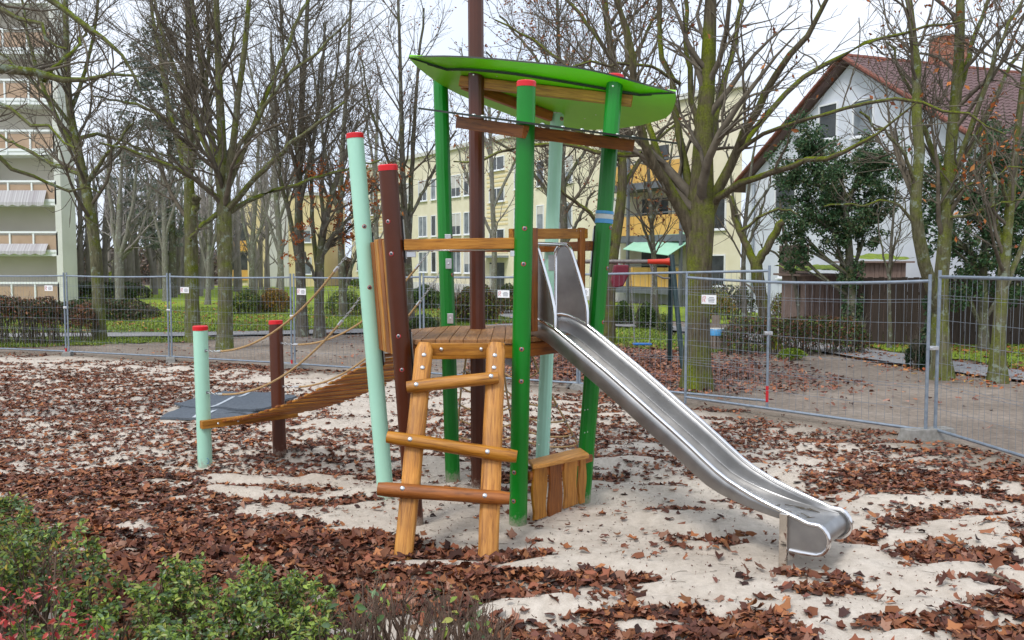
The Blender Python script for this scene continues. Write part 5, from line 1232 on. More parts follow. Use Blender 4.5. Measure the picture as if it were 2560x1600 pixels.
build_tree('stubbed_tree', 'mossy tree with a sawn-off limb stub, left of the pair on the lawn', 25.8,
    [(484, 856, 37), (481, 760, 34), (478, 650, 33), (476, 553, 31), (472, 470, 25), (470, 387, 23), (475, 250, 19), (472, 100, 15), (464, -200, 8)],
    [[(476, 560, 20), (483, 530, 20), (489, 495, 19, -.1), (491, 488, 18, -.15)],
     [(472, 470, 15), (440, 330, 13, .5), (405, 200, 11, 1), (390, 60, 8, 1.4), (370, -100, 5, 1.6)],
     [(472, 440, 14), (500, 330, 12, -.4), (520, 200, 10, -.8), (520, 40, 8, -1), (530, -120, 5, -1)],
     [(470, 390, 13), (430, 310, 10, .5), (370, 270, 8, 1), (300, 250, 6, 1.4), (230, 240, 4, 1.8)],
     [(474, 360, 12), (510, 280, 9, .5), (560, 180, 7, 1), (590, 60, 5, 1.3)]],
    6, 'bark_mossy', 0.68, levels=4)
build_tree('leaning_tree', 'leaning mossy tree in front of the apartment tower', 25.8,
    [(251, 856, 33), (246, 760, 30), (241, 660, 28), (233, 580, 27), (220, 490, 24), (203, 417, 22), (186, 335, 19), (172, 268, 17), (166, 130, 13), (160, -150, 8)],
    [[(208, 440, 14), (180, 425, 12, .2), (140, 415, 11, .4), (80, 380, 9, .7), (0, 345, 6, 1)],
     [(196, 390, 14), (150, 310, 12, .4), (105, 220, 10, .8), (70, 80, 7, 1.2), (40, -60, 5, 1.4)],
     [(222, 452, 13), (240, 425, 11, -.2), (258, 400, 9, -.3), (300, 350, 7, -.5), (340, 290, 5, -.6)],
     [(190, 350, 12), (240, 330, 9, .4), (300, 350, 7, .8), (370, 380, 5, 1.2), (440, 390, 4, 1.4)],
     [(176, 280, 11), (215, 180, 9, .4), (240, 60, 7, .8), (260, -80, 5, 1)],
     [(182, 320, 11), (130, 250, 9, -.4), (60, 180, 7, -.8), (-20, 120, 5, -1)]],
    7, 'bark_mossy', 0.98, levels=4)
# the trunks behind the short brown post
build_tree('dark_tree', 'dark tall trunk with ivy behind the short brown post', 27.5,
    [(757, 838, 28), (753, 740, 25), (749, 600, 22), (745, 500, 19), (752, 300, 14), (765, 100, 11), (775, -150, 6)],
    [[(752, 700, 14), (730, 560, 12, .3), (700, 460, 10, .6), (690, 300, 8, .9), (680, 120, 5, 1)],
     [(748, 520, 12), (775, 400, 10, -.3), (800, 250, 8, -.6), (815, 60, 5, -.9)], [(750, 420, 11), (720, 260, 9, .4), (705, 80, 6, .8), (690, -80, 4, 1)]],
    8, 'bark_grey', 0.9, levels=4, leafy=(500, 0.06, [(0.02, 0.06, 0.02), (0.03, 0.08, 0.03)], lambda p: p[:, 2] < 3.2))
build_tree('orange_leaved_tree', 'young tree still holding orange leaves behind the mint post', 27.0,
    [(799, 832, 27), (797, 740, 24), (798, 660, 21), (808, 570, 18), (835, 470, 13), (862, 390, 10), (895, 300, 6)],
    [[(797, 690, 13), (780, 580, 11, .3), (775, 440, 9, .5), (795, 280, 7, .8), (810, 60, 4, 1)], [(800, 650, 12), (830, 590, 10, -.3), (880, 540, 7, -.6), (930, 500, 4, -.8)],
     [(810, 560, 11), (800, 430, 9, .3), (830, 260, 7, .6), (850, 80, 4, .9)], [(797, 720, 9), (770, 650, 7, -.3), (740, 600, 5, -.5)]],
    9, 'bark_grey', 0.9, levels=4, leafy=(1500, 0.06, OR, lambda p: (p[:, 2] < 5.2)))
build_tree('slim_tree', 'slim trunk seen just left of the leaning mint post', 37,
    [(858, 768, 19), (853, 650, 17), (850, 520, 15), (855, 380, 12), (868, 200, 9), (880, -60, 5)],
    [[(852, 560, 10), (820, 430, 8, .4), (800, 280, 6, .8), (770, 100, 4, 1)], [(852, 500, 9), (890, 380, 7, .4), (930, 260, 5, .8)], [(858, 768, 9), (870, 690, 9), (905, 600, 7), (960, 520, 5)]],
    10, 'bark_grey', 0.7)
build_tree('twin_stem_tree', 'grey twin-stemmed trunk between the brown post and the left green post', 30,
    [(1024, 796, 24), (1022, 690, 21), (1013, 560, 18), (1007, 450, 15), (1003, 300, 11), (1000, 120, 8), (990, -120, 4)],
    [[(1020, 640, 15), (1027, 520, 13, .2), (1030, 400, 11, .4), (1040, 220, 8, .6), (1060, 20, 5, .8)], [(1010, 500, 10), (970, 400, 8, .3), (930, 280, 6, .6), (900, 140, 4, .9)], [(1015, 560, 9), (1080, 440, 7, .3), (1140, 330, 5, .6)]],
    11, 'bark_grey', 0.9, levels=4, leafy=(500, 0.05, BR))
build_tree('bent_tree', 'bent mossy trunk just right of the right green post', 25,
    [(1520, 820, 31), (1524, 720, 28), (1534, 620, 27), (1552, 530, 25), (1558, 430, 22), (1550, 300, 20), (1530, 150, 18), (1512, 10, 16), (1495, -180, 9)],
    [[(1550, 480, 14), (1600, 400, 11, .4), (1650, 340, 8, .8), (1700, 300, 5, 1)], [(1535, 620, 13), (1500, 560, 11, -.3), (1440, 500, 9, -.6), (1400, 470, 6, -.8)],
     [(1552, 330, 13), (1480, 230, 11, .4), (1400, 150, 9, .8), (1320, 90, 6, 1.2), (1240, 50, 4, 1.4)], [(1530, 150, 12), (1470, 60, 10, .4), (1400, -20, 7, .8), (1330, -80, 4, 1)],
     [(1552, 400, 12), (1480, 350, 9, -.5), (1400, 300, 7, -1), (1320, 270, 5, -1.3)], [(1540, 220, 12), (1600, 120, 9, .5), (1650, 20, 6, .9)]],
    12, 'bark_heavy_moss', 0.9, levels=4, leafy=(1800, 0.05, BR))
build_tree('brown_leaved_tree', 'bare tree with a few brown leaves behind the rear mint post', 32,
    [(1408, 800, 21), (1409, 680, 19), (1410, 540, 18), (1404, 400, 15), (1398, 260, 12), (1396, 100, 9), (1390, -120, 5)],
    [[(1408, 560, 11), (1350, 450, 9, .4), (1290, 380, 7, .8), (1220, 340, 5, 1.2)], [(1406, 470, 10), (1460, 380, 8, .4), (1500, 300, 6, .8)], [(1402, 380, 10), (1340, 260, 8, -.4), (1280, 180, 6, -.8), (1210, 130, 4, -1)],
     [(1400, 300, 10), (1450, 190, 8, .5), (1490, 90, 5, .9)], [(1398, 240, 9), (1330, 130, 7, .5), (1250, 40, 5, 1)], [(1409, 620, 9), (1450, 540, 8, -.3), (1480, 480, 5, -.5)]],
    13, 'bark_grey', 1.1, levels=4, leafy=(2200, 0.055, BR + [(0.30, 0.16, 0.11)]))
build_tree('lopped_tree', 'small mossy Y-shaped tree with a lopped arm before the white house', 23.6,
    [(1934, 866, 42), (1915, 800, 32), (1903, 740, 29), (1894, 690, 30), (1890, 655, 28)],
    [[(1892, 660, 24), (1915, 620, 20, -.1), (1937, 585, 20, -.1), (1956, 556, 19, -.2)], [(1888, 662, 22), (1865, 610, 18, .2), (1842, 570, 16, .3), (1830, 535, 15, .4), (1832, 500, 12, .5), (1815, 475, 9, .5)],
     [(1850, 580, 8, .2), (1900, 540, 7), (1950, 520, 6), (2000, 540, 4)]],
    14, 'bark_heavy_moss', 0.5, levels=3)
# the pair at the right and their neighbours
build_tree('right_tree', 'twin-stemmed tree behind the fence joint at the right', 17.0,
    [(2356, 938, 50), (2352, 850, 42), (2350, 780, 38), (2353, 720, 36), (2360, 620, 32), (2368, 500, 30), (2374, 400, 28), (2386, 280, 26), (2396, 170, 25), (2400, 60, 22), (2404, -150, 12)],
    [[(2350, 780, 34), (2330, 720, 32, -.2), (2305, 660, 31, -.4), (2288, 590, 30, -.5), (2290, 500, 28, -.6), (2300, 420, 27, -.6), (2297, 320, 24, -.5), (2285, 180, 22, -.3), (2272, 60, 18, -.1), (2262, -120, 10, .2)],
     [(2368, 470, 16), (2350, 420, 14, .2), (2325, 360, 13, .3), (2300, 300, 11, .4), (2260, 200, 8, .5), (2215, 100, 5, .7)],
     [(2370, 470, 18), (2410, 370, 15, -.2), (2450, 260, 12, -.5), (2500, 120, 9, -.8), (2560, -20, 6, -1)],
     [(2376, 440, 16), (2440, 350, 13, .3), (2500, 220, 10, .6), (2560, 110, 7, .9), (2640, 0, 5, 1)],
     [(2390, 250, 15), (2430, 120, 12, .4), (2470, 0, 9, .8), (2500, -100, 6, 1)],
     [(2290, 470, 11, -.5), (2270, 400, 9, -.8), (2230, 340, 7, -1), (2150, 280, 5, -1.2)], [(2286, 560, 9, -.5), (2240, 500, 6, -.7), (2180, 505, 5, -.9), (2060, 520, 4, -1.1)],
     [(2366, 520, 9), (2400, 470, 7, -.4), (2460, 450, 6, -.7), (2540, 420, 4, -1)], [(2364, 545, 9), (2420, 540, 7, -.4), (2500, 510, 5, -.8), (2580, 490, 4, -1)]],
    15, 'bark_mossy', 0.88, levels=4, leafy=(220, 0.06, OR))
build_tree('edge_tree', 'mossy trunk near the right edge beside the path', 16.4,
    [(2494, 950, 42), (2496, 860, 34), (2502, 760, 30), (2512, 660, 26), (2522, 560, 22), (2535, 420, 18), (2552, 250, 14), (2575, 50, 9)],
    [[(2505, 740, 16), (2540, 650, 13, .2), (2580, 560, 10, .4), (2640, 450, 7, .6)], [(2512, 650, 12), (2490, 540, 10, .3), (2475, 420, 8, .5), (2460, 280, 5, .8)], [(2525, 520, 10), (2480, 420, 8, -.4), (2430, 330, 5, -.7)]],
    16, 'bark_mossy', 0.9, levels=4, leafy=(260, 0.06, OR))
# a tree out of view to the left whose branches hang into the picture
build_tree('overhanging_tree', 'dark branches reaching in at the top left corner', 10.5,
    [(-560, 1200, 110), (-545, 900, 95), (-520, 600, 90), (-490, 300, 80), (-460, 0, 60), (-440, -500, 30)],
    [[(-500, 330, 50), (-300, 190, 36), (-120, 150, 28), (0, 170, 24, .2), (60, 186, 21, .3), (110, 205, 19, .4), (160, 195, 14, .4), (230, 190, 10, .4), (300, 186, 8, .5), (350, 178, 5, .5)],
     [(-470, 60, 40), (-200, -90, 30), (20, -60, 20), (120, -20, 16, .2), (165, 30, 14, .2), (200, 64, 14, .2), (250, 74, 12, .2), (300, 112, 10, .2), (342, 160, 7, .2), (350, 210, 4, .2)],
     [(110, 203, 12, .4), (150, 150, 9, .6), (200, 120, 7, .8), (215, 60, 5, 1)], [(-300, 190, 20), (-120, 230, 14, -.3), (20, 260, 10, -.5), (120, 330, 7, -.6), (190, 380, 4, -.7)], [(-300, 200, 20), (-100, 330, 14, .5), (30, 420, 10, .8), (150, 470, 7, 1), (250, 480, 4, 1.2)],
     [(-200, -90, 16), (0, 20, 12), (90, 60, 9), (130, 110, 7), (180, 130, 4)]],
    17, 'bark_mossy', 0.75, levels=4, len2=0.3)
# thinner trees standing farther back
FT = [('bare_tree', 'many-stemmed bare tree beside the apartment tower corner', 40, [(300, 770, 20), (298, 680, 22), (296, 640, 20), (300, 480, 9), (310, 330, 5)], [[(298, 660, 14), (280, 560, 10, .3), (272, 420, 7, .5), (268, 320, 4, .6)], [(300, 650, 14), (325, 560, 10, -.3), (340, 430, 7, -.4), (350, 320, 4, -.5)], [(300, 650, 12), (345, 600, 8), (370, 520, 5), (380, 430, 3)]], 31),
      ('bare_tree', 'bare thicket tree behind the lawn left of the mossy pair', 52, [(415, 745, 16), (412, 640, 14), (410, 520, 11), (405, 380, 6)], [[(412, 640, 9), (385, 540, 7), (360, 440, 4)], [(411, 600, 9), (440, 500, 6), (455, 400, 4)]], 32),
      ('bare_tree', 'pale bare tree showing between the mossy pair of trunks', 48, [(520, 760, 14), (522, 660, 12), (524, 540, 9), (530, 400, 6)], [[(521, 690, 8), (500, 600, 6), (490, 500, 4)], [(522, 660, 8), (545, 560, 6), (560, 450, 4)]], 33),
      ('bare_tree', 'bare tree in front of the pale-striped building', 60, [(628, 740, 13), (630, 620, 12), (640, 480, 9), (650, 300, 5)], [[(629, 660, 8), (605, 540, 6), (590, 420, 4)], [(632, 620, 8), (670, 520, 6), (690, 400, 4)]], 34),
      ('bare_tree', 'tall bare tree rising between the short brown post and leaning mint post', 46, [(705, 780, 17), (702, 650, 15), (690, 480, 12), (680, 300, 9), (678, 80, 5)], [[(700, 640, 9), (660, 520, 7), (640, 380, 5)], [(695, 560, 9), (740, 430, 7), (770, 280, 5)], [(684, 380, 8), (640, 240, 6), (610, 100, 4)]], 35),
      ('bare_tree', 'thin bare tree in front of the block behind the tower left posts', 50, [(940, 760, 14), (942, 620, 12), (938, 450, 9), (945, 250, 6)], [[(941, 600, 8), (900, 480, 6), (880, 350, 4)], [(940, 560, 8), (985, 420, 6), (1010, 280, 4)], [(940, 450, 7), (915, 300, 5), (900, 160, 3)]], 36),
      ('bare_tree', 'bare tree in front of the block behind the centre mast', 48, [(1235, 770, 15), (1236, 640, 13), (1230, 450, 11), (1222, 250, 7)], [[(1235, 600, 8), (1180, 480, 6), (1140, 360, 4)], [(1233, 520, 8), (1290, 400, 6), (1330, 280, 4)], [(1228, 400, 7), (1180, 250, 5), (1150, 120, 3)], [(1226, 340, 7), (1280, 200, 5), (1310, 80, 3)]], 37),
      ('bare_tree', 'bare leafless tree between the thick tree and the balconies', 34, [(1640, 800, 14), (1636, 660, 12), (1625, 500, 10), (1615, 330, 6)], [[(1634, 640, 8), (1600, 540, 6), (1575, 420, 4)], [(1630, 560, 8), (1670, 440, 6), (1690, 320, 4)]], 38),
      ('bare_tree', 'slender bare tree before the left wall of the white house', 29, [(1862, 800, 14), (1858, 680, 12), (1862, 560, 10), (1880, 400, 6), (1900, 300, 4)], [[(1860, 640, 8), (1900, 540, 6), (1930, 440, 4)], [(1860, 600, 8), (1830, 480, 6), (1820, 360, 4)], [(1862, 560, 7), (1920, 470, 5), (1985, 430, 3)]], 39),
      ('bare_tree', 'crooked bare tree between the lopped tree and the ivy tree', 26, [(2002, 790, 15), (1992, 720, 13), (1978, 660, 11), (1960, 590, 8), (1950, 500, 5)], [[(1985, 690, 8), (1950, 640, 6), (1900, 615, 4)], [(1975, 640, 8), (2005, 560, 6), (2030, 470, 4)]], 40),
      ('bare_tree', 'thin bare tree against the white wall right of the ivy tree', 23.5, [(2225, 830, 10), (2222, 720, 9), (2228, 600, 7), (2240, 470, 4)], [[(2223, 700, 6), (2200, 600, 4), (2190, 500, 3)], [(2224, 660, 6), (2255, 560, 4), (2270, 470, 3)]], 41)]
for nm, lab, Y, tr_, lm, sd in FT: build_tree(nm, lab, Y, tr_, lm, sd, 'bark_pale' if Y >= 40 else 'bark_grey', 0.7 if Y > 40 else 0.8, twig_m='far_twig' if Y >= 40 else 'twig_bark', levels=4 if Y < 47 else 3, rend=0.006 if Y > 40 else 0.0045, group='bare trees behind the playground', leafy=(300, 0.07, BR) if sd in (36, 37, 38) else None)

# far wood: one grey mass of trunks and twigs behind the lawn
rng = np.random.default_rng(77); LPs, LRs = [], []
for k in range(90):
    X = rng.uniform(-50, -17) ; Yy = rng.uniform(88, 112); h = rng.uniform(10, 17); w = rng.normal(0, 0.5, 2)
    if k > 40: X, Yy = rng.uniform(-33, -19), rng.uniform(60, 80); h = rng.uniform(6, 11)
    p = np.array([(X, Yy, -0.3), (X + w[0] * 0.3, Yy, h * 0.35), (X + w[0], Yy, h * 0.7), (X + w[0] + w[1], Yy, h)]); q, r = resample(p, [0.22, 0.17, 0.1, 0.03], 8); LPs.append(q); LRs.append(r)
LPs, LRs = np.stack(LPs), np.stack(LRs)
P2, R2 = spawn(LPs, LRs, rng, 1.1, 45, 0.33, 5, 0.3, 0.12, 0.2, 0.45, 0.014, 1.0, 5); P3_, R3 = spawn(P2, R2, rng, 1.5, 40, 0.5, 4, 0.2, 0.15, 0.2, 0.6, 0.010, 0.5, 2.2); P4, R4 = spawn(P3_, R3, rng, 1.3, 40, 0.6, 3, 0.2, 0.15, 0.1, 0.8, 0.008, 0.4, 1.2)
va, qa = tubes(LPs, LRs, 6); vb, qb = tubes(P2, R2, 4); vc, qc = tubes(P3_, R3, 3); vd, qd = tubes(P4, R4, 3)
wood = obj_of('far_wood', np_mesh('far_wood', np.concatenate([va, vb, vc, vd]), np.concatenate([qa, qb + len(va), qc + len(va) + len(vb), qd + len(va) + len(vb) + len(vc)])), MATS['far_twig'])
und = hedge_stuff = None
K = 26000; up_ = np.stack([rng.uniform(-62, -16, K), rng.uniform(92, 112, K), np.zeros(K)], 1); up_[:, 2] = (1.2 + 4.2 * fbm(up_[:, 0] * 0.25, up_[:, 1] * 0.05, 3, 3)) * rng.random(K) ** 0.7
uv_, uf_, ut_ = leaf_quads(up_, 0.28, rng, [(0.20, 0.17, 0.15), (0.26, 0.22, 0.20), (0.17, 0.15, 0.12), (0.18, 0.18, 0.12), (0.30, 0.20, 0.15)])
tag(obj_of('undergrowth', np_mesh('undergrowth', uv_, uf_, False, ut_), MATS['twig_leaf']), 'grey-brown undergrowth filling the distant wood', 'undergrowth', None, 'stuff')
tag(wood, 'distant grey-brown wood of bare trees behind the lawn', 'wood', None, 'stuff')

# evergreens
def evergreen(name, label, base_px, Y, trunk, clumps, n, size, cols, seed, cat='tree', m='bark_grey', w=30):
    rng = np.random.default_rng(seed); b = at(base_px[0], base_px[1], Y); g0 = float(land(b[0], Y)); t = thing(name, label, cat, (b[0], Y, g0))
    pts = np.array([at(px, py, Y) for px, py in trunk]); pts = np.vstack([[pts[0][0], Y, g0 - 0.1], pts]); q, r = resample(pts, np.linspace(w * 0.5 * Y / FPX, 0.04, len(pts)), 20); v_, f_ = tubes(q[None], r[None], 10); obj_of('trunk', np_mesh('trunk', v_, f_, True), MATS[m], t)
    wts = np.array([c[2] * c[3] for c in clumps], float); wts /= wts.sum(); pos = []; br = []
    for c, wt in zip(clumps, wts):
        cc = at(c[0], c[1], Y + (c[4] if len(c) > 4 else 0)); rx, rz = c[2] * Y / FPX, c[3] * Y / FPX; k = int(n * wt)
        d = norm(rng.normal(size=(k, 3))); rad = rng.random(k) ** 0.45; sub = norm(rng.normal(size=(26, 3))) * rng.uniform(0.4, 1.25, (26, 1)); ch = rng.integers(0, 26, k)
        p = np.where(rng.random((k, 1)) < 0.85, sub[ch] + d * (rad * 0.30)[:, None], d * rad[:, None]); pos.append(cc + p * np.array([rx, min(rx, 1.6), rz]))
        tz = np.interp(cc[2], q[:, 2], np.arange(len(q))); anchor = q[int(max(0, min(len(q) - 1, tz - 3)))]
        for s_ in sub[:5]: br.append(resample([anchor, (anchor + cc) / 2, cc + s_ * 0.7 * np.array([rx, min(rx, 1.6), rz])], [0.06, 0.035, 0.012], 6))
    BP = np.stack([x[0] for x in br]); BRr = np.stack([x[1] for x in br]); v_, f_ = tubes(BP, BRr, 5); obj_of('branches', np_mesh('branches', v_, f_, True), MATS[m], t)
    lv, lf, lt = leaf_quads(np.concatenate(pos), size, rng, cols, 0.5); obj_of('crown', np_mesh('crown', lv, lf, False, lt), MATS['foliage'], t)
    return t
IV = [(0.035, 0.080, 0.032), (0.048, 0.115, 0.046), (0.070, 0.145, 0.06), (0.095, 0.155, 0.068), (0.12, 0.13, 0.06)]
evergreen('ivy_tree', 'ivy-clad dark evergreen tree before the white house', (2130, 800), 24.2, [(2130, 795), (2126, 700), (2122, 600), (2110, 480), (2080, 370)],
    [(2020, 350, 60, 55), (1990, 420, 55, 60), (2060, 440, 80, 75), (2150, 430, 75, 70), (2010, 520, 60, 55), (2100, 530, 90, 60), (2180, 500, 65, 60), (1995, 600, 40, 45), (2080, 600, 45, 40), (2170, 590, 45, 40), (1985, 650, 30, 28), (2125, 690, 26, 60), (2200, 400, 60, 50), (2130, 780, 24, 60)], 26000, 0.050, IV, 51, m='bark_grey', w=34)
evergreen('ivy_tree', 'large ivy-covered dark mass of trees at the right edge', (2460, 840), 23.0, [(2460, 830), (2455, 700), (2470, 550), (2480, 400), (2490, 330)],
    [(2470, 380, 70, 60), (2550, 420, 70, 80), (2400, 480, 55, 60), (2470, 520, 80, 70), (2550, 560, 70, 80), (2400, 600, 50, 55), (2460, 650, 70, 60), (2540, 690, 70, 70), (2330, 560, 34, 70), (2620, 500, 80, 120), (2340, 440, 34, 60), (2410, 720, 40, 50)], 26000, 0.050, IV, 52, m='bark_grey', w=30)
evergreen('ivy_sapling', 'ivy climbing a trunk just left of the right fence joint', (2325, 900), 20.5, [(2328, 895), (2326, 820), (2324, 740)], [(2326, 860, 22, 40), (2330, 800, 18, 36), (2324, 760, 14, 30)], 900, 0.06, IV, 53, w=12, cat='bush')
PN = [(0.17, 0.20, 0.165), (0.21, 0.245, 0.20), (0.26, 0.29, 0.24)]
evergreen('pine_tree', 'tall grey-green pine behind the lawn trees at the left', (432, 735), 58, [(432, 730), (430, 550), (425, 350), (415, 180), (405, 80)],
    [(400, 90, 42, 40), (385, 150, 60, 40), (440, 190, 55, 40), (370, 230, 70, 36), (450, 270, 60, 36), (330, 310, 50, 28), (420, 330, 75, 34), (340, 400, 60, 34), (460, 400, 60, 34), (300, 460, 45, 26), (400, 470, 80, 36), (340, 540, 55, 32), (440, 540, 60, 36), (390, 600, 60, 30)], 11000, 0.12, PN, 54, w=24)

# ------------------------------------------------------------------ hedges and bushes
def hedge(name, label, pts, width, height, n, size, cols, seed, cat='hedge', ragged=0.12, bare=0.0, z=None, lean=0.0, group=None):
    """pts: world centre line; leaf faces through the volume on a core of stems"""
    rng = np.random.default_rng(seed); P = np.array(pts, float); seg = np.linalg.norm(np.diff(P, axis=0), axis=1); s = np.concatenate([[0], np.cumsum(seg)]); L = s[-1]
    c = P.mean(0); g0 = float(land(c[0], c[1])) if z is None else z; t = thing(name, label, cat, (c[0], c[1], g0), group)
    def loc(u, v, h):
        x, y = np.interp(u, s, P[:, 0]), np.interp(u, s, P[:, 1]); i = np.clip(np.searchsorted(s, u) - 1, 0, len(seg) - 1); dx, dy = (P[i + 1] - P[i]).T / seg[i]
        return np.stack([x - dy * v, y + dx * v, g0 + h], 1)
    ns = max(8, int(n / 40)); u = rng.random(ns) * L; v = rng.normal(0, width * 0.18, ns); top = height * rng.uniform(0.55, 1.0, ns)
    b0 = loc(u, v, np.full(ns, -0.05)); b2 = loc(np.clip(u + rng.normal(0, 0.15, ns), 0, L), v + rng.normal(0, width * 0.2, ns), top); b1 = (b0 + b2) / 2 + rng.normal(0, 0.04, (ns, 3)); SP = np.stack([b0, b1, b2], 1); SR = np.tile(np.array([0.012, 0.008, 0.004]), (ns, 1)) * (size / 0.03) ** 0.5
    P2, R2 = spawn(SP, SR, rng, 5.0, 40, 0.5, 4, 0.4, 0.15, 0.2, 0.6, 0.003, 0.08, 0.5); v1, q1 = tubes(SP, SR, 5); v2, q2 = tubes(P2, R2, 3); obj_of('stems', np_mesh('stems', np.concatenate([v1, v2]), np.concatenate([q1, q2 + len(v1)])), MATS['twig_bark'], t)
    u = rng.random(n) * L; a = rng.uniform(0, np.pi, n); rr = 1 - 0.45 * rng.random(n) ** 1.6
    lump = 1 + ragged * 2.2 * (fbm(u * 1.6 + seed, a * 1.2, 3, seed) - 0.5)
    v = np.sign(np.cos(a)) * np.abs(np.cos(a)) ** 0.6 * width * 0.5 * rr * lump; h = (bare + (1 - bare) * np.abs(np.sin(a)) ** 0.5 * rr) * height * lump
    e = np.minimum(u, L - u); h = h * np.clip(0.55 + e / (width * 0.6), 0, 1)
    pos = loc(u, v, h); lv, lf, lt = leaf_quads(pos, size, rng, cols, 0.7); obj_of('foliage', np_mesh('foliage', lv, lf, False, lt), MATS['foliage'], t)
    return t
GR = [(0.055, 0.10, 0.022), (0.08, 0.14, 0.028), (0.12, 0.18, 0.038), (0.045, 0.08, 0.022)]
DG = [(0.035, 0.065, 0.02), (0.055, 0.09, 0.026), (0.10, 0.08, 0.04), (0.13, 0.07, 0.038)]
YG = [(0.15, 0.22, 0.035), (0.22, 0.27, 0.045), (0.27, 0.26, 0.05), (0.10, 0.15, 0.03)]
YO = [(0.42, 0.20, 0.03), (0.36, 0.24, 0.05), (0.12, 0.12, 0.03), (0.20, 0.11, 0.03)]
BH = [(0.19, 0.08, 0.04), (0.13, 0.055, 0.03), (0.06, 0.07, 0.025), (0.24, 0.11, 0.05)]
def hw(pxa, pxb, pyb, z=-0.15): a, b = gz(pxa, pyb, z), gz(pxb, pyb, z); return [tuple(a[:2]), tuple(((a + b) / 2)[:2]), tuple(b[:2])]
def hh(pyt, pyb, z=-0.15): Y = gz(0, pyb, z)[1]; return float(at(0, pyt, Y)[2] - z)
def H(label, pxa, pxb, pyt, pyb, wd, n, size, cols, seed, name='hedge', cat='hedge', **k): return hedge(name, label, hw(pxa, pxb, pyb), wd, hh(pyt, pyb), n, size, cols, seed, cat, **k)
H('clipped hedge with rusty leaves on bare stems, far left', -60, 150, 742, 862, 1.0, 4200, 0.05, BH + DG, 61, bare=0.45)
H('small bare-stemmed rusty bush behind the second fence panel', 180, 238, 760, 858, 0.8, 900, 0.045, BH, 62, 'bush', 'bush', bare=0.45)
H('long dark clipped hedge curving across the lawn at the left', 120, 372, 752, 800, 2.6, 5200, 0.07, DG, 63)
H('dark hedge with green tops behind the clipped hedge', 150, 360, 706, 748, 3.0, 4200, 0.10, DG + GR, 64)
H('bright yellow-green bush beyond the dark hedges', 250, 310, 680, 716, 3.0, 1400, 0.12, YG, 65, 'bush', 'bush')
H('green bush right of the forked lawn tree', 588, 648, 716, 786, 1.6, 2600, 0.055, GR + YG, 66, 'bush', 'bush')
H('bush with golden yellow leaves left of the short brown post', 652, 722, 718, 782, 1.6, 2600, 0.055, YO, 67, 'bush', 'bush')
H('low green bush behind the orange-leaved tree', 820, 905, 722, 790, 1.5, 1800, 0.05, GR + YG, 68, 'bush', 'bush')
H('spreading green juniper behind the brown post', 1022, 1100, 706, 770, 3.0, 3400, 0.08, GR, 69, 'bush', 'bush')
H('hedge with brown autumn leaves behind the mast', 1138, 1246, 712, 806, 1.6, 4200, 0.055, BH + YG, 70)
H('round green bush near the path behind the brown post', 1020, 1096, 786, 832, 1.2, 2000, 0.045, GR, 71, 'bush', 'bush')
H('green hedge left of the front green post', 1240, 1300, 708, 760, 2.0, 1800, 0.07, GR + DG, 72)
H('reddish hedge below the green hedge by the front post', 1244, 1300, 738, 786, 1.4, 1400, 0.05, BH + GR, 73)
H('green bush behind the swing seat, left one', 1532, 1582, 752, 812, 1.1, 2200, 0.045, GR, 74, 'bush', 'bush')
H('green bush behind the swing seat, right one', 1592, 1642, 752, 822, 1.1, 2200, 0.045, GR, 75, 'bush', 'bush')
H('small bush at the foot of the swing leg', 1644, 1676, 782, 830, 0.9, 900, 0.04, GR + YG, 76, 'bush', 'bush')
H('yellowing bush behind the thick tree', 1770, 1835, 735, 800, 1.4, 1300, 0.05, YO + YG, 77, 'bush', 'bush', bare=0.2)
H('clipped hedge with rusty top before the brown shed', 1930, 2052, 730, 800, 1.1, 3600, 0.045, BH + YG, 78)
H('long half-bare hedge right of the litter bin', 1808, 2160, 788, 886, 1.0, 5600, 0.04, GR + BH + [(0.09, 0.065, 0.045)], 79, bare=0.1)
H('dark holly bush left of the right fence joint', 2280, 2318, 838, 926, 0.8, 1800, 0.035, [(0.015, 0.04, 0.014), (0.03, 0.06, 0.02)], 80, 'bush', 'bush')
H('bright green tuft of low leaves under the half-bare hedge', 1950, 2010, 872, 898, 0.5, 420, 0.05, [(0.22, 0.30, 0.02), (0.14, 0.22, 0.02)], 81, 'bush', 'bush')
H('dark green shrubs under the balconies', 1530, 1720, 700, 752, 2.2, 3000, 0.08, DG + GR, 82)
H('shrubs along the foot of the yellow block', 880, 1250, 690, 722, 2.0, 3000, 0.14, GR + YG, 83)
H('dark hedge before the white house wall', 1730, 1880, 712, 790, 1.4, 2200, 0.06, DG, 84)

# ------------------------------------------------------------------ fallen leaves
rng = np.random.default_rng(5)
NV = 24
def leaf_variants(n, seed, flat):
    r = np.random.default_rng(seed); out = []
    for k in range(NV):
        th = np.linspace(0, 2 * np.pi, n, endpoint=False) + r.normal(0, 0.12, n); rad = 0.52 * np.where(np.arange(n) % 2 == 0, 1.0, r.uniform(0.52, 0.85)) * r.uniform(0.75, 1.2, n)
        x, y = rad * np.cos(th) * r.uniform(0.95, 1.35), rad * np.sin(th) * 0.9; k1, k2 = r.uniform(1.0, 4.4) * flat, r.uniform(-1.6, 2.2) * flat
        z = (1 - np.cos(k1 * y)) / k1; y = np.sin(k1 * y) / k1; x2 = x + 0.25 * y; z = z + (1 - np.cos(k2 * x2)) / k2 + r.normal(0, 0.045, n); out.append(np.vstack([[0, 0, 0.0], np.stack([x, y, z], 1)]))
    return np.stack(out)
LEAF = leaf_variants(10, 3, 1.0); LEAF8 = leaf_variants(8, 4, 1.0); LEAF6 = leaf_variants(6, 5, 0.8)
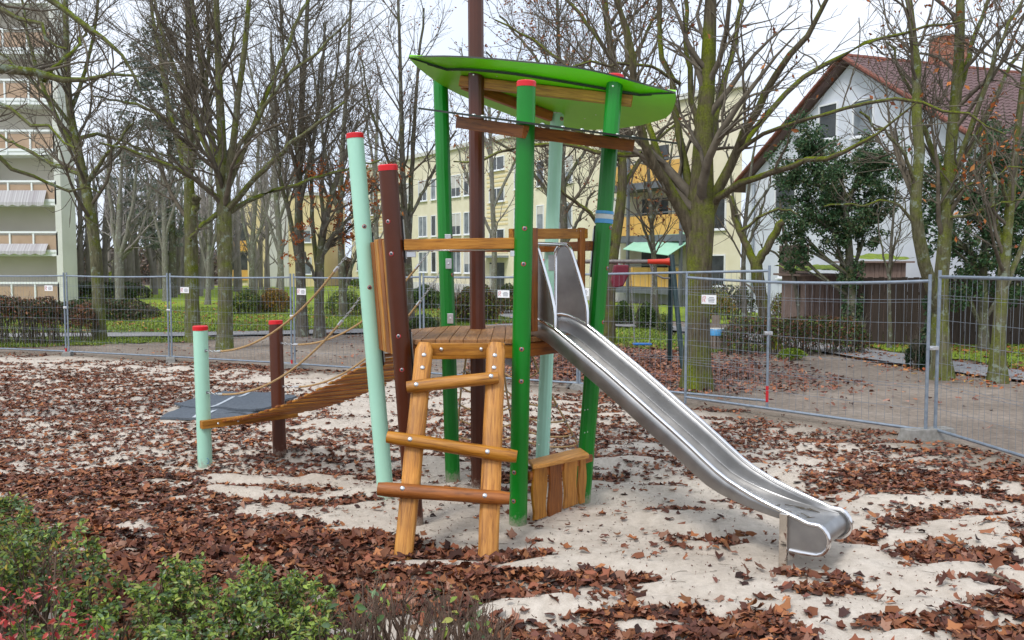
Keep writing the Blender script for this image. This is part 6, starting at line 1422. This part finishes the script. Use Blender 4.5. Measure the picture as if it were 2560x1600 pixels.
BROWN = np.array([1.0, 1.0, 1.0]) * np.array([(0.20, 0.070, 0.035), (0.24, 0.085, 0.045), (0.16, 0.065, 0.045), (0.28, 0.14, 0.09), (0.36, 0.15, 0.06), (0.14, 0.050, 0.026), (0.20, 0.075, 0.036), (0.26, 0.105, 0.05), (0.085, 0.034, 0.022), (0.11, 0.042, 0.026), (0.32, 0.12, 0.045), (0.055, 0.026, 0.02), (0.30, 0.16, 0.10), (0.17, 0.058, 0.028)])
def scatter(xy, size, tilt, lift, zf, cols=BROWN, szv=(0.4, 1.35), LV=None):
    LV = LEAF6 if LV is None else LV; n = LV.shape[1] - 1
    K = len(xy); z = zf(xy[:, 0], xy[:, 1]); v = LV[rng.integers(0, NV, K)] * (size * rng.uniform(*szv, K))[:, None, None]
    a = rng.uniform(0, 2 * np.pi, K); ca, sa = np.cos(a)[:, None], np.sin(a)[:, None]; v = np.stack([v[..., 0] * ca - v[..., 1] * sa, v[..., 0] * sa + v[..., 1] * ca, v[..., 2]], -1)
    flip = rng.random(K) < 0.35; v[flip, :, 2] *= -1
    b = rng.normal(0, tilt, K); cb, sb = np.cos(b)[:, None], np.sin(b)[:, None]; v = np.stack([v[..., 0], v[..., 1] * cb - v[..., 2] * sb, v[..., 1] * sb + v[..., 2] * cb], -1)
    a = rng.uniform(0, 2 * np.pi, K); ca, sa = np.cos(a)[:, None], np.sin(a)[:, None]; v = np.stack([v[..., 0] * ca - v[..., 1] * sa, v[..., 0] * sa + v[..., 1] * ca, v[..., 2]], -1)
    v[..., 2] -= v[..., 2].min(1)[:, None] * 0.55; v[..., 0] += xy[:, :1]; v[..., 1] += xy[:, 1:]; v[..., 2] += (z + rng.random(K) * lift)[:, None]
    i = np.arange(K)[:, None] * (n + 1); k = np.arange(n)[None]; f = np.stack([np.broadcast_to(i, (K, n)), i + 1 + k, i + 1 + (k + 1) % n], -1).reshape(-1, 3)
    c = cols[rng.integers(0, len(cols), K)] * np.array([0.97, 0.97, 1.04]) * rng.uniform(0.55, 1.35, (K, 1)); return v.reshape(-1, 3), f, np.repeat(c, n + 1, 0)
def g2(x, y, cx, cy, sx_, sy_): return np.exp(-((x - cx) / sx_) ** 2 - ((y - cy) / sy_) ** 2)
def cover(x, y):
    """how thick the leaves lie: thick at the left and by the fence, thin round the tower and the slide"""
    d = 0.44 + 0.06 * smooth(0.3, 1.5, x) * (1 - smooth(7.5, 9, y))
    d += 0.42 * g2(x, y, -4.2, 9.0, 2.6, 2.6) + 0.30 * g2(x, y, -8, 12, 4, 4) + 0.45 * g2(x, y, -1.7, 6.6, 1.1, 0.8) + 0.35 * g2(x, y, -0.9, 5.7, 1.3, 0.55)
    d += 0.42 * g2(x, y, 3.4, 10.6, 1.4, 1.3) + 0.35 * g2(x, y, 4.4, 8.7, 1.0, 1.6) + 0.30 * g2(x, y, 1.2, 11.5, 1.6, 1.6) + 0.3 * g2(x, y, -0.2, 11.5, 2.0, 1.6) + 0.25 * g2(x, y, 0.2, 5.7, 0.6, 0.35)
    d -= 0.75 * g2(x, y, -0.1, 7.3, 1.3, 0.75) + 0.5 * g2(x, y, -1.9, 8.6, 1.3, 0.55) + 0.32 * g2(x, y, 1.9, 6.3, 0.9, 0.6) + 0.35 * g2(x, y, 1.5, 8.0, 0.9, 0.8) + 0.35 * g2(x, y, -2.4, 12.0, 1.4, 1.3) + 0.15 * g2(x, y, 2.6, 5.2, 2, 0.6)
    d -= 0.35 * g2(x, y, -9.5, 21.2, 6, 0.8) + 0.45 * g2(x, y, -2.5, 16.8, 3.5, 1.5); d += 0.3 * g2(x, y, -9, 15.5, 5, 3.2) + 0.10 * g2(x, y, 2.6, 4.9, 2.5, 0.6)
    d += 0.2 * g2(x, y, -3, 5.5, 2, 1.5) + 0.30 * g2(x, y, -8.5, 15, 5.0, 4.5) + 0.26 * g2(x, y, -5.4, 9.4, 2.8, 3.4)
    return d
MATPOLY = np.array([gz(px, py, 0.05)[:2] for px, py in ((398, 1050), (590, 1054), (700, 1015), (745, 994), (560, 982), (460, 1000))])
def sand_leaves(n, x0, x1, y0, y1, size, tilt, extra=0.0):
    x, y = rng.uniform(x0, x1, n), y0 + (y1 - y0) * rng.random(n)
    k = (sdist(x, y, SAND) > 0.15); x, y = x[k], y[k]
    hol = ripple(x, y) * calm(x, y); pat = fbm(x * 1.5 + 40, y * 4.4, 3, 33) - 0.5
    m = cover(x, y) + extra - 4.6 * hol + 1.35 * pat - 0.46
    mats_ = (sdist(x, y, MATPOLY) > -0.05); k = (rng.random(len(x)) < np.clip(m * 4.0, 0.022, 1.0)) & ~(mats_ & (rng.random(len(x)) < 0.985)); return np.stack([x[k], y[k]], 1)
xy1 = sand_leaves(108000, -5.5, 6.0, 3.4, 9.0, 0.08, 0.5)
xy2 = sand_leaves(150000, -15, 6.0, 9.0, 22.5, 0.085, 0.5)
close = xy1[:, 1] < 6.9
va_, fa_, ta_ = scatter(xy1[close], 0.078, 0.42, 0.025, sandz, LV=LEAF, szv=(0.35, 1.4)); vb_, fb_, tb_ = scatter(xy1[~close], 0.066, 0.3, 0.02, sandz)
v1, f1, t1 = np.concatenate([va_, vb_]), np.concatenate([fa_, fb_ + len(va_)]), np.concatenate([ta_, tb_]); v2, f2, t2 = scatter(xy2, 0.068, 0.26, 0.02, sandz)
tag(obj_of('fallen_leaves', np_mesh('fallen_leaves', np.concatenate([v1, v2]), np.concatenate([f1, f2 + len(v1)]), False, np.concatenate([t1, t2])), MATS['leaf_litter']), 'brown fallen leaves lying in the hollows of the sand', 'leaves', None, 'stuff')
# leaves on the earth and grass beyond the fence
def outside(n, x0, x1, y0, y1, f):
    x, y = rng.uniform(x0, x1, n), rng.uniform(y0, y1, n); k = (sdist(x, y, SAND) < -0.1) & (rng.random(n) < f(x, y)); return np.stack([x[k], y[k]], 1)
xa = outside(26000, -1, 6.5, 14.5, 25, lambda x, y: np.clip(0.9 * g2(x, y, 2.2, 19, 2.8, 4) + 0.1 * fbm(x, y, 3, 4), 0, 1))
xb = outside(16000, -16, 14, 9, 34, lambda x, y: np.clip(0.25 + 1.2 * (fbm(x * 0.7, y * 0.7, 3, 9) - 0.5), 0.04, 1))
xc = outside(9000, 8, 20, 15, 24.4, lambda x, y: np.clip(0.5 + 1.5 * (fbm(x * 0.7, y * 0.7, 3, 19) - 0.5), 0.0, 1))
xd = outside(9000, -24, 2, 28, 50, lambda x, y: np.clip(0.3 + 1.2 * (fbm(x * 0.3, y * 0.3, 3, 29) - 0.5), 0.0, 1))
DULL = BROWN * 1.15 + 0.02; WARM = np.array(BR + OR + [(0.45, 0.28, 0.08)])
parts = [scatter(xa, 0.10, 0.35, 0.02, lambda x, y: earth_z(x, y) + 0.03, DULL), scatter(xb, 0.09, 0.3, 0.01, lambda x, y: earth_z(x, y) + 0.03, DULL), scatter(xc, 0.10, 0.3, 0.01, lambda x, y: earth_z(x, y) + 0.04, WARM), scatter(xd, 0.13, 0.3, 0.01, lambda x, y: earth_z(x, y) + 0.05, WARM)]
o_ = 0; vv, ff, tt = [], [], []
for a, b, c in parts: vv.append(a); ff.append(b + o_); tt.append(c); o_ += len(a)
tag(obj_of('fallen_leaves', np_mesh('fallen_leaves', np.concatenate(vv), np.concatenate(ff), False, np.concatenate(tt)), MATS['leaf_litter']), 'dull fallen leaves strewn over the earth and lawn beyond the fence', 'leaves', None, 'stuff')

# grass blades along the near edge of the lawns
def blades(n, poly, h, seed):
    r = np.random.default_rng(seed); lo, hi = poly.min(0), poly.max(0); x, y = r.uniform(lo[0], hi[0], n), lo[1] + (hi[1] - lo[1]) * r.random(n) ** 1.5
    k = (sdist(x, y, poly) + 1.2 * (fbm(x * 0.8, y * 0.8, 3, seed) - 0.5) > -0.1) & (np.abs(x) < 0.66 * y); x, y = x[k], y[k]; K = len(x); z = earth_z(x, y) + 0.03
    a = r.uniform(0, 6.28, K); w = 0.02; hh_ = h * r.uniform(0.5, 1.3, K); l = r.normal(0, 0.04, (K, 2))
    p = np.stack([np.stack([x - w * np.cos(a), y - w * np.sin(a), z], 1), np.stack([x + w * np.cos(a), y + w * np.sin(a), z], 1), np.stack([x + l[:, 0], y + l[:, 1], z + hh_], 1)], 1).reshape(-1, 3); i = np.arange(K) * 3
    c = np.array([(0.13, 0.19, 0.025), (0.18, 0.26, 0.035), (0.25, 0.29, 0.06), (0.09, 0.14, 0.022)])[r.integers(0, 4, K)] * r.uniform(0.7, 1.25, (K, 1)); return p, np.stack([i, i + 1, i + 2], 1), np.repeat(c, 3, 0)
gp = [blades(60000, np.clip(LAWN_L, [-30, 0], [60, 45]), 0.08, 1), blades(9000, LAWN_R, 0.07, 3), blades(16000, LAWN_E, 0.08, 4), blades(9000, np.clip(LAWN_N, [-17, 0], [60, 60]), 0.07, 6)]
o_ = 0; vv, ff, tt = [], [], []
for a, b, c in gp: vv.append(a); ff.append(b + o_); tt.append(c); o_ += len(a)
tag(obj_of('grass', np_mesh('grass', np.concatenate(vv), np.concatenate(ff), False, np.concatenate(tt)), MATS['foliage']), 'short green grass on the lawns', 'grass', None, 'stuff')

# twigs strewn on the sand
nb = 16000; bx_, by_ = rng.uniform(-6, 6, nb), 4.2 + 10 * rng.random(nb) ** 1.3; bz_ = sandz(bx_, by_) + 0.004; kb = sdist(bx_, by_, SAND) > 0.1; cv, cf, ct = leaf_quads(np.stack([bx_, by_, bz_], 1)[kb], 0.009, rng, BROWN * 0.6, 1.5)
tag(obj_of('leaf_crumbs', np_mesh('leaf_crumbs', cv, cf, False, ct), MATS['leaf_litter']), 'dark crumbs of leaf and bark speckling the sand', 'crumbs', None, 'stuff')
tx = np.stack([rng.uniform(-4, 5, 420), rng.uniform(4.6, 14, 420)], 1); a = rng.uniform(0, 6.28, 420); ln = rng.uniform(0.03, 0.12, 420); TP = []
for (x_, y_), an, l in zip(tx, a, ln): TP.append([(x_ + math.cos(an) * l * f + 0.02 * math.sin(5 * f + an), y_ + math.sin(an) * l * f, 0) for f in (-0.5, -0.15, 0.2, 0.5)])
TP = np.array(TP); TP[..., 2] = sandz(TP[..., 0].ravel(), TP[..., 1].ravel()).reshape(TP.shape[:2]) + 0.006; v_, q_ = tubes(TP, np.tile(np.array([0.0016, 0.0015, 0.0013, 0.001]), (420, 1)), 4)
tag(obj_of('twig_litter', np_mesh('twig_litter', v_, q_), MATS['twig_bark']), 'thin dark twigs strewn over the sand', 'twigs', None, 'stuff')
p0, p1 = gz(2440, 1425, 0.05), gz(2540, 1462, 0.03); mid = (p0 + p1) / 2 + V(0.01, 0.02, 0.015); zz = max(gz1(*p0[:2]), gz1(*p1[:2]), gz1(*mid[:2])) + 0.012
tag(MB().tube([V(p0[0], p0[1], zz), V(mid[0], mid[1], zz + 0.01), V(p1[0], p1[1], zz)], [0.010, 0.014, 0.007], 8).obj('stick', MATS['twig_bark'], None, True), 'dark broken stick on the sand near the right edge', 'stick')
# debris on the slide's run-out
for k, (s_, w_, l_, an, lab) in enumerate(((2.00, -0.13, 0.05, 0.4, 'crumpled dark leaf at the bottom of the slide'),)):
    c = sp(s_, w_, 0.372); lv = LEAF[3] * 0.07; tag(MB().add([(c[0] + q[0], c[1] + q[1], c[2] + abs(q[2]) + 0.004) for q in lv], [(0, 1 + i, 1 + (i + 1) % 10) for i in range(10)]).obj('leaf', MATS['dead_leaf'] if 'dead_leaf' in MATS else mat('dead_leaf', (0.05, 0.02, 0.015), (0.1, 0.04, 0.025), 30, 0.8), None), lab, 'leaf')
mbt = MB(); r_ = random.Random(3)
def chute_z(s_): return float(np.interp(s_, flo[:, 0], flo[:, 1]))
for k in range(16):
    s_ = r_.uniform(1.92, 2.27); w_ = r_.uniform(-0.16, 0.16); l_ = r_.uniform(0.015, 0.05); an = r_.uniform(-0.5, 0.5) + (1.2 if k % 5 == 0 else 0)
    a_, b_ = (s_ - l_ * math.cos(an), w_ - l_ * math.sin(an)), (s_ + l_ * math.cos(an), w_ + l_ * math.sin(an)); mbt.tube([sp(a_[0], a_[1], chute_z(a_[0]) + 0.007), sp(b_[0], b_[1], chute_z(b_[0]) + 0.007)], 0.0028, 5)
tag(mbt.obj('slide_debris', MATS['twig_bark'], None), 'bits of twig and bark on the foot of the slide', 'debris', None, 'stuff')

# ------------------------------------------------------------------ foreground hedge
def privet(name, label, poly, ztop, n, seed, cols, size=0.028, stems=200, ragged=0.16, zfun=None):
    r = np.random.default_rng(seed); poly = np.array(poly, float); lo, hi = poly.min(0), poly.max(0); c = poly.mean(0); t = thing(name, label, 'hedge', (c[0], c[1], 0))
    def pick(k, inset):
        out = []
        while sum(map(len, out)) < k:
            x, y = r.uniform(lo[0], hi[0], k * 3), r.uniform(lo[1], hi[1], k * 3); d = sdist(x, y, poly) + 0.25 * (fbm(x * 2.2, y * 2.2, 3, seed) - 0.5); m_ = d > inset; out.append(np.stack([x, y, d], 1)[m_])
        return np.concatenate(out)[:k]
    def top(x, y, d): return (ztop + ragged * 2 * (fbm(x * 1.7, y * 1.7, 3, seed + 2) - 0.5)) * np.clip(0.55 + d * 2.2, 0.5, 1.0)
    q = pick(stems, 0.02); tz = top(q[:, 0], q[:, 1], q[:, 2]); b0 = np.stack([q[:, 0], q[:, 1], np.full(stems, -0.05)], 1); e = np.stack([q[:, 0] + r.normal(0, 0.10, stems), q[:, 1] + r.normal(0, 0.10, stems), tz * r.uniform(0.8, 1.06, stems)], 1)
    SP = np.stack([b0, b0 * 0.6 + e * 0.4 + r.normal(0, 0.02, (stems, 3)), b0 * 0.25 + e * 0.75 + r.normal(0, 0.02, (stems, 3)), e], 1); SR = np.tile(np.array([0.009, 0.007, 0.0045, 0.002]), (stems, 1)) * r.uniform(0.6, 1.5, (stems, 1))
    P2, R2 = spawn(SP, SR, r, 11, 36, 0.36, 5, 0.35, 0.14, 0.3, 0.65, 0.0014, 0.08, 0.34); P3x, R3x = spawn(P2, R2, r, 9, 40, 0.5, 4, 0.4, 0.16, 0.2, 0.7, 0.001, 0.05, 0.15)
    v1, q1 = tubes(SP, SR, 6); v2, q2 = tubes(P2, R2, 4); v3, q3 = tubes(P3x, R3x, 3); obj_of('stems', np_mesh('stems', np.concatenate([v1, v2, v3]), np.concatenate([q1, q2 + len(v1), q3 + len(v1) + len(v2)]), True), MATS['hedge_stem'], t)
    # leaves in pairs along the outer twigs, facing up
    pool = np.concatenate([P2[:, 2:].reshape(-1, 3), P3x[:, 1:].reshape(-1, 3), P3x[:, 2:].reshape(-1, 3)]); hgt = pool[:, 2]; tt_ = top(pool[:, 0], pool[:, 1], np.maximum(sdist(pool[:, 0], pool[:, 1], poly), 0)); wgt = np.clip((hgt / np.maximum(tt_, 0.1) - 0.45) * 2.2, 0.03, 1.2); wgt /= wgt.sum()
    pk = pool[r.choice(len(pool), n, p=wgt)] + r.normal(0, 0.012, (n, 3)); nrm = norm(r.normal(size=(n, 3)) * 0.62 + np.array([0, -0.2, 1.0])); a_ = norm(np.cross(nrm, r.normal(size=(n, 3)))); b_ = np.cross(nrm, a_); s = (size * r.uniform(0.55, 1.35, n))[:, None]
    sh = [(0.0, 0.0, 0.0), (0.55, 0.36, 0.14), (1.2, 0.42, 0.12), (2.0, 0.0, -0.25), (1.2, -0.42, 0.12), (0.55, -0.36, 0.14), (1.1, 0.0, 0.0)]
    lv = np.stack([pk + a_ * s * x_ + b_ * s * y_ + nrm * s * z_ for x_, y_, z_ in sh], 1).reshape(-1, 3); i = np.arange(n) * 7; lf = np.concatenate([np.stack([i + 6, i + j, i + (j + 1) % 6], 1) for j in range(6)])
    cc = np.asarray(cols)[r.integers(0, len(cols), n)] * r.uniform(0.95, 1.75, (n, 1)); obj_of('foliage', np_mesh('foliage', lv, lf, False, np.repeat(cc, 7, 0)), MATS['privet_leaf'], t)
    return t
mat('hedge_stem', (0.075, 0.045, 0.032), (0.19, 0.125, 0.085), 20, 0.85)
attr_mat('privet_leaf', 0.35, 0.38, 0.6)
PV = [(0.055, 0.105, 0.022), (0.10, 0.165, 0.026), (0.16, 0.22, 0.034), (0.21, 0.26, 0.045), (0.06, 0.11, 0.04), (0.04, 0.075, 0.025), (0.14, 0.075, 0.035), (0.13, 0.20, 0.09), (0.24, 0.33, 0.06)]
PV2 = PV + [(0.26, 0.34, 0.06), (0.20, 0.30, 0.05), (0.30, 0.30, 0.07)]
privet('privet_hedge', 'dense green privet hedge rising at the lower left corner', [(-4.6, 3.4), (-4.6, 5.5), (-3.3, 5.4), (-2.6, 5.05), (-2.15, 4.6), (-1.95, 4.1), (-2.3, 3.6), (-2.8, 3.2)], 0.66, 30000, 91, PV + [(0.30, 0.24, 0.04)], stems=300, size=0.0165)
privet('privet_hedge', 'lighter green privet hedge along the bottom edge', [(-2.3, 3.1), (-2.2, 4.3), (-1.75, 4.75), (-1.25, 4.8), (-0.95, 4.6), (-0.85, 4.2), (-0.85, 3.4), (-1.0, 2.9)], 0.45, 21000, 92, PV2, stems=280, size=0.0165)
privet('bare_hedge', 'nearly leafless tangle of hedge twigs at the bottom centre', [(-1.0, 3.3), (-1.0, 4.75), (-0.4, 4.95), (0.05, 4.85), (0.1, 4.2), (-0.1, 3.2)], 0.42, 160, 93, PV2, stems=230, ragged=0.22)
privet('red_shrub', 'small shrub of red leaves inside the privet at the bottom left', [(-2.35, 3.35), (-2.35, 3.75), (-1.9, 3.8), (-1.75, 3.5), (-1.9, 3.25)], 0.70, 700, 94, [(0.36, 0.035, 0.035), (0.45, 0.07, 0.05), (0.28, 0.03, 0.03), (0.42, 0.13, 0.09)], stems=30, size=0.016)
# leaves caught under and in front of the hedge
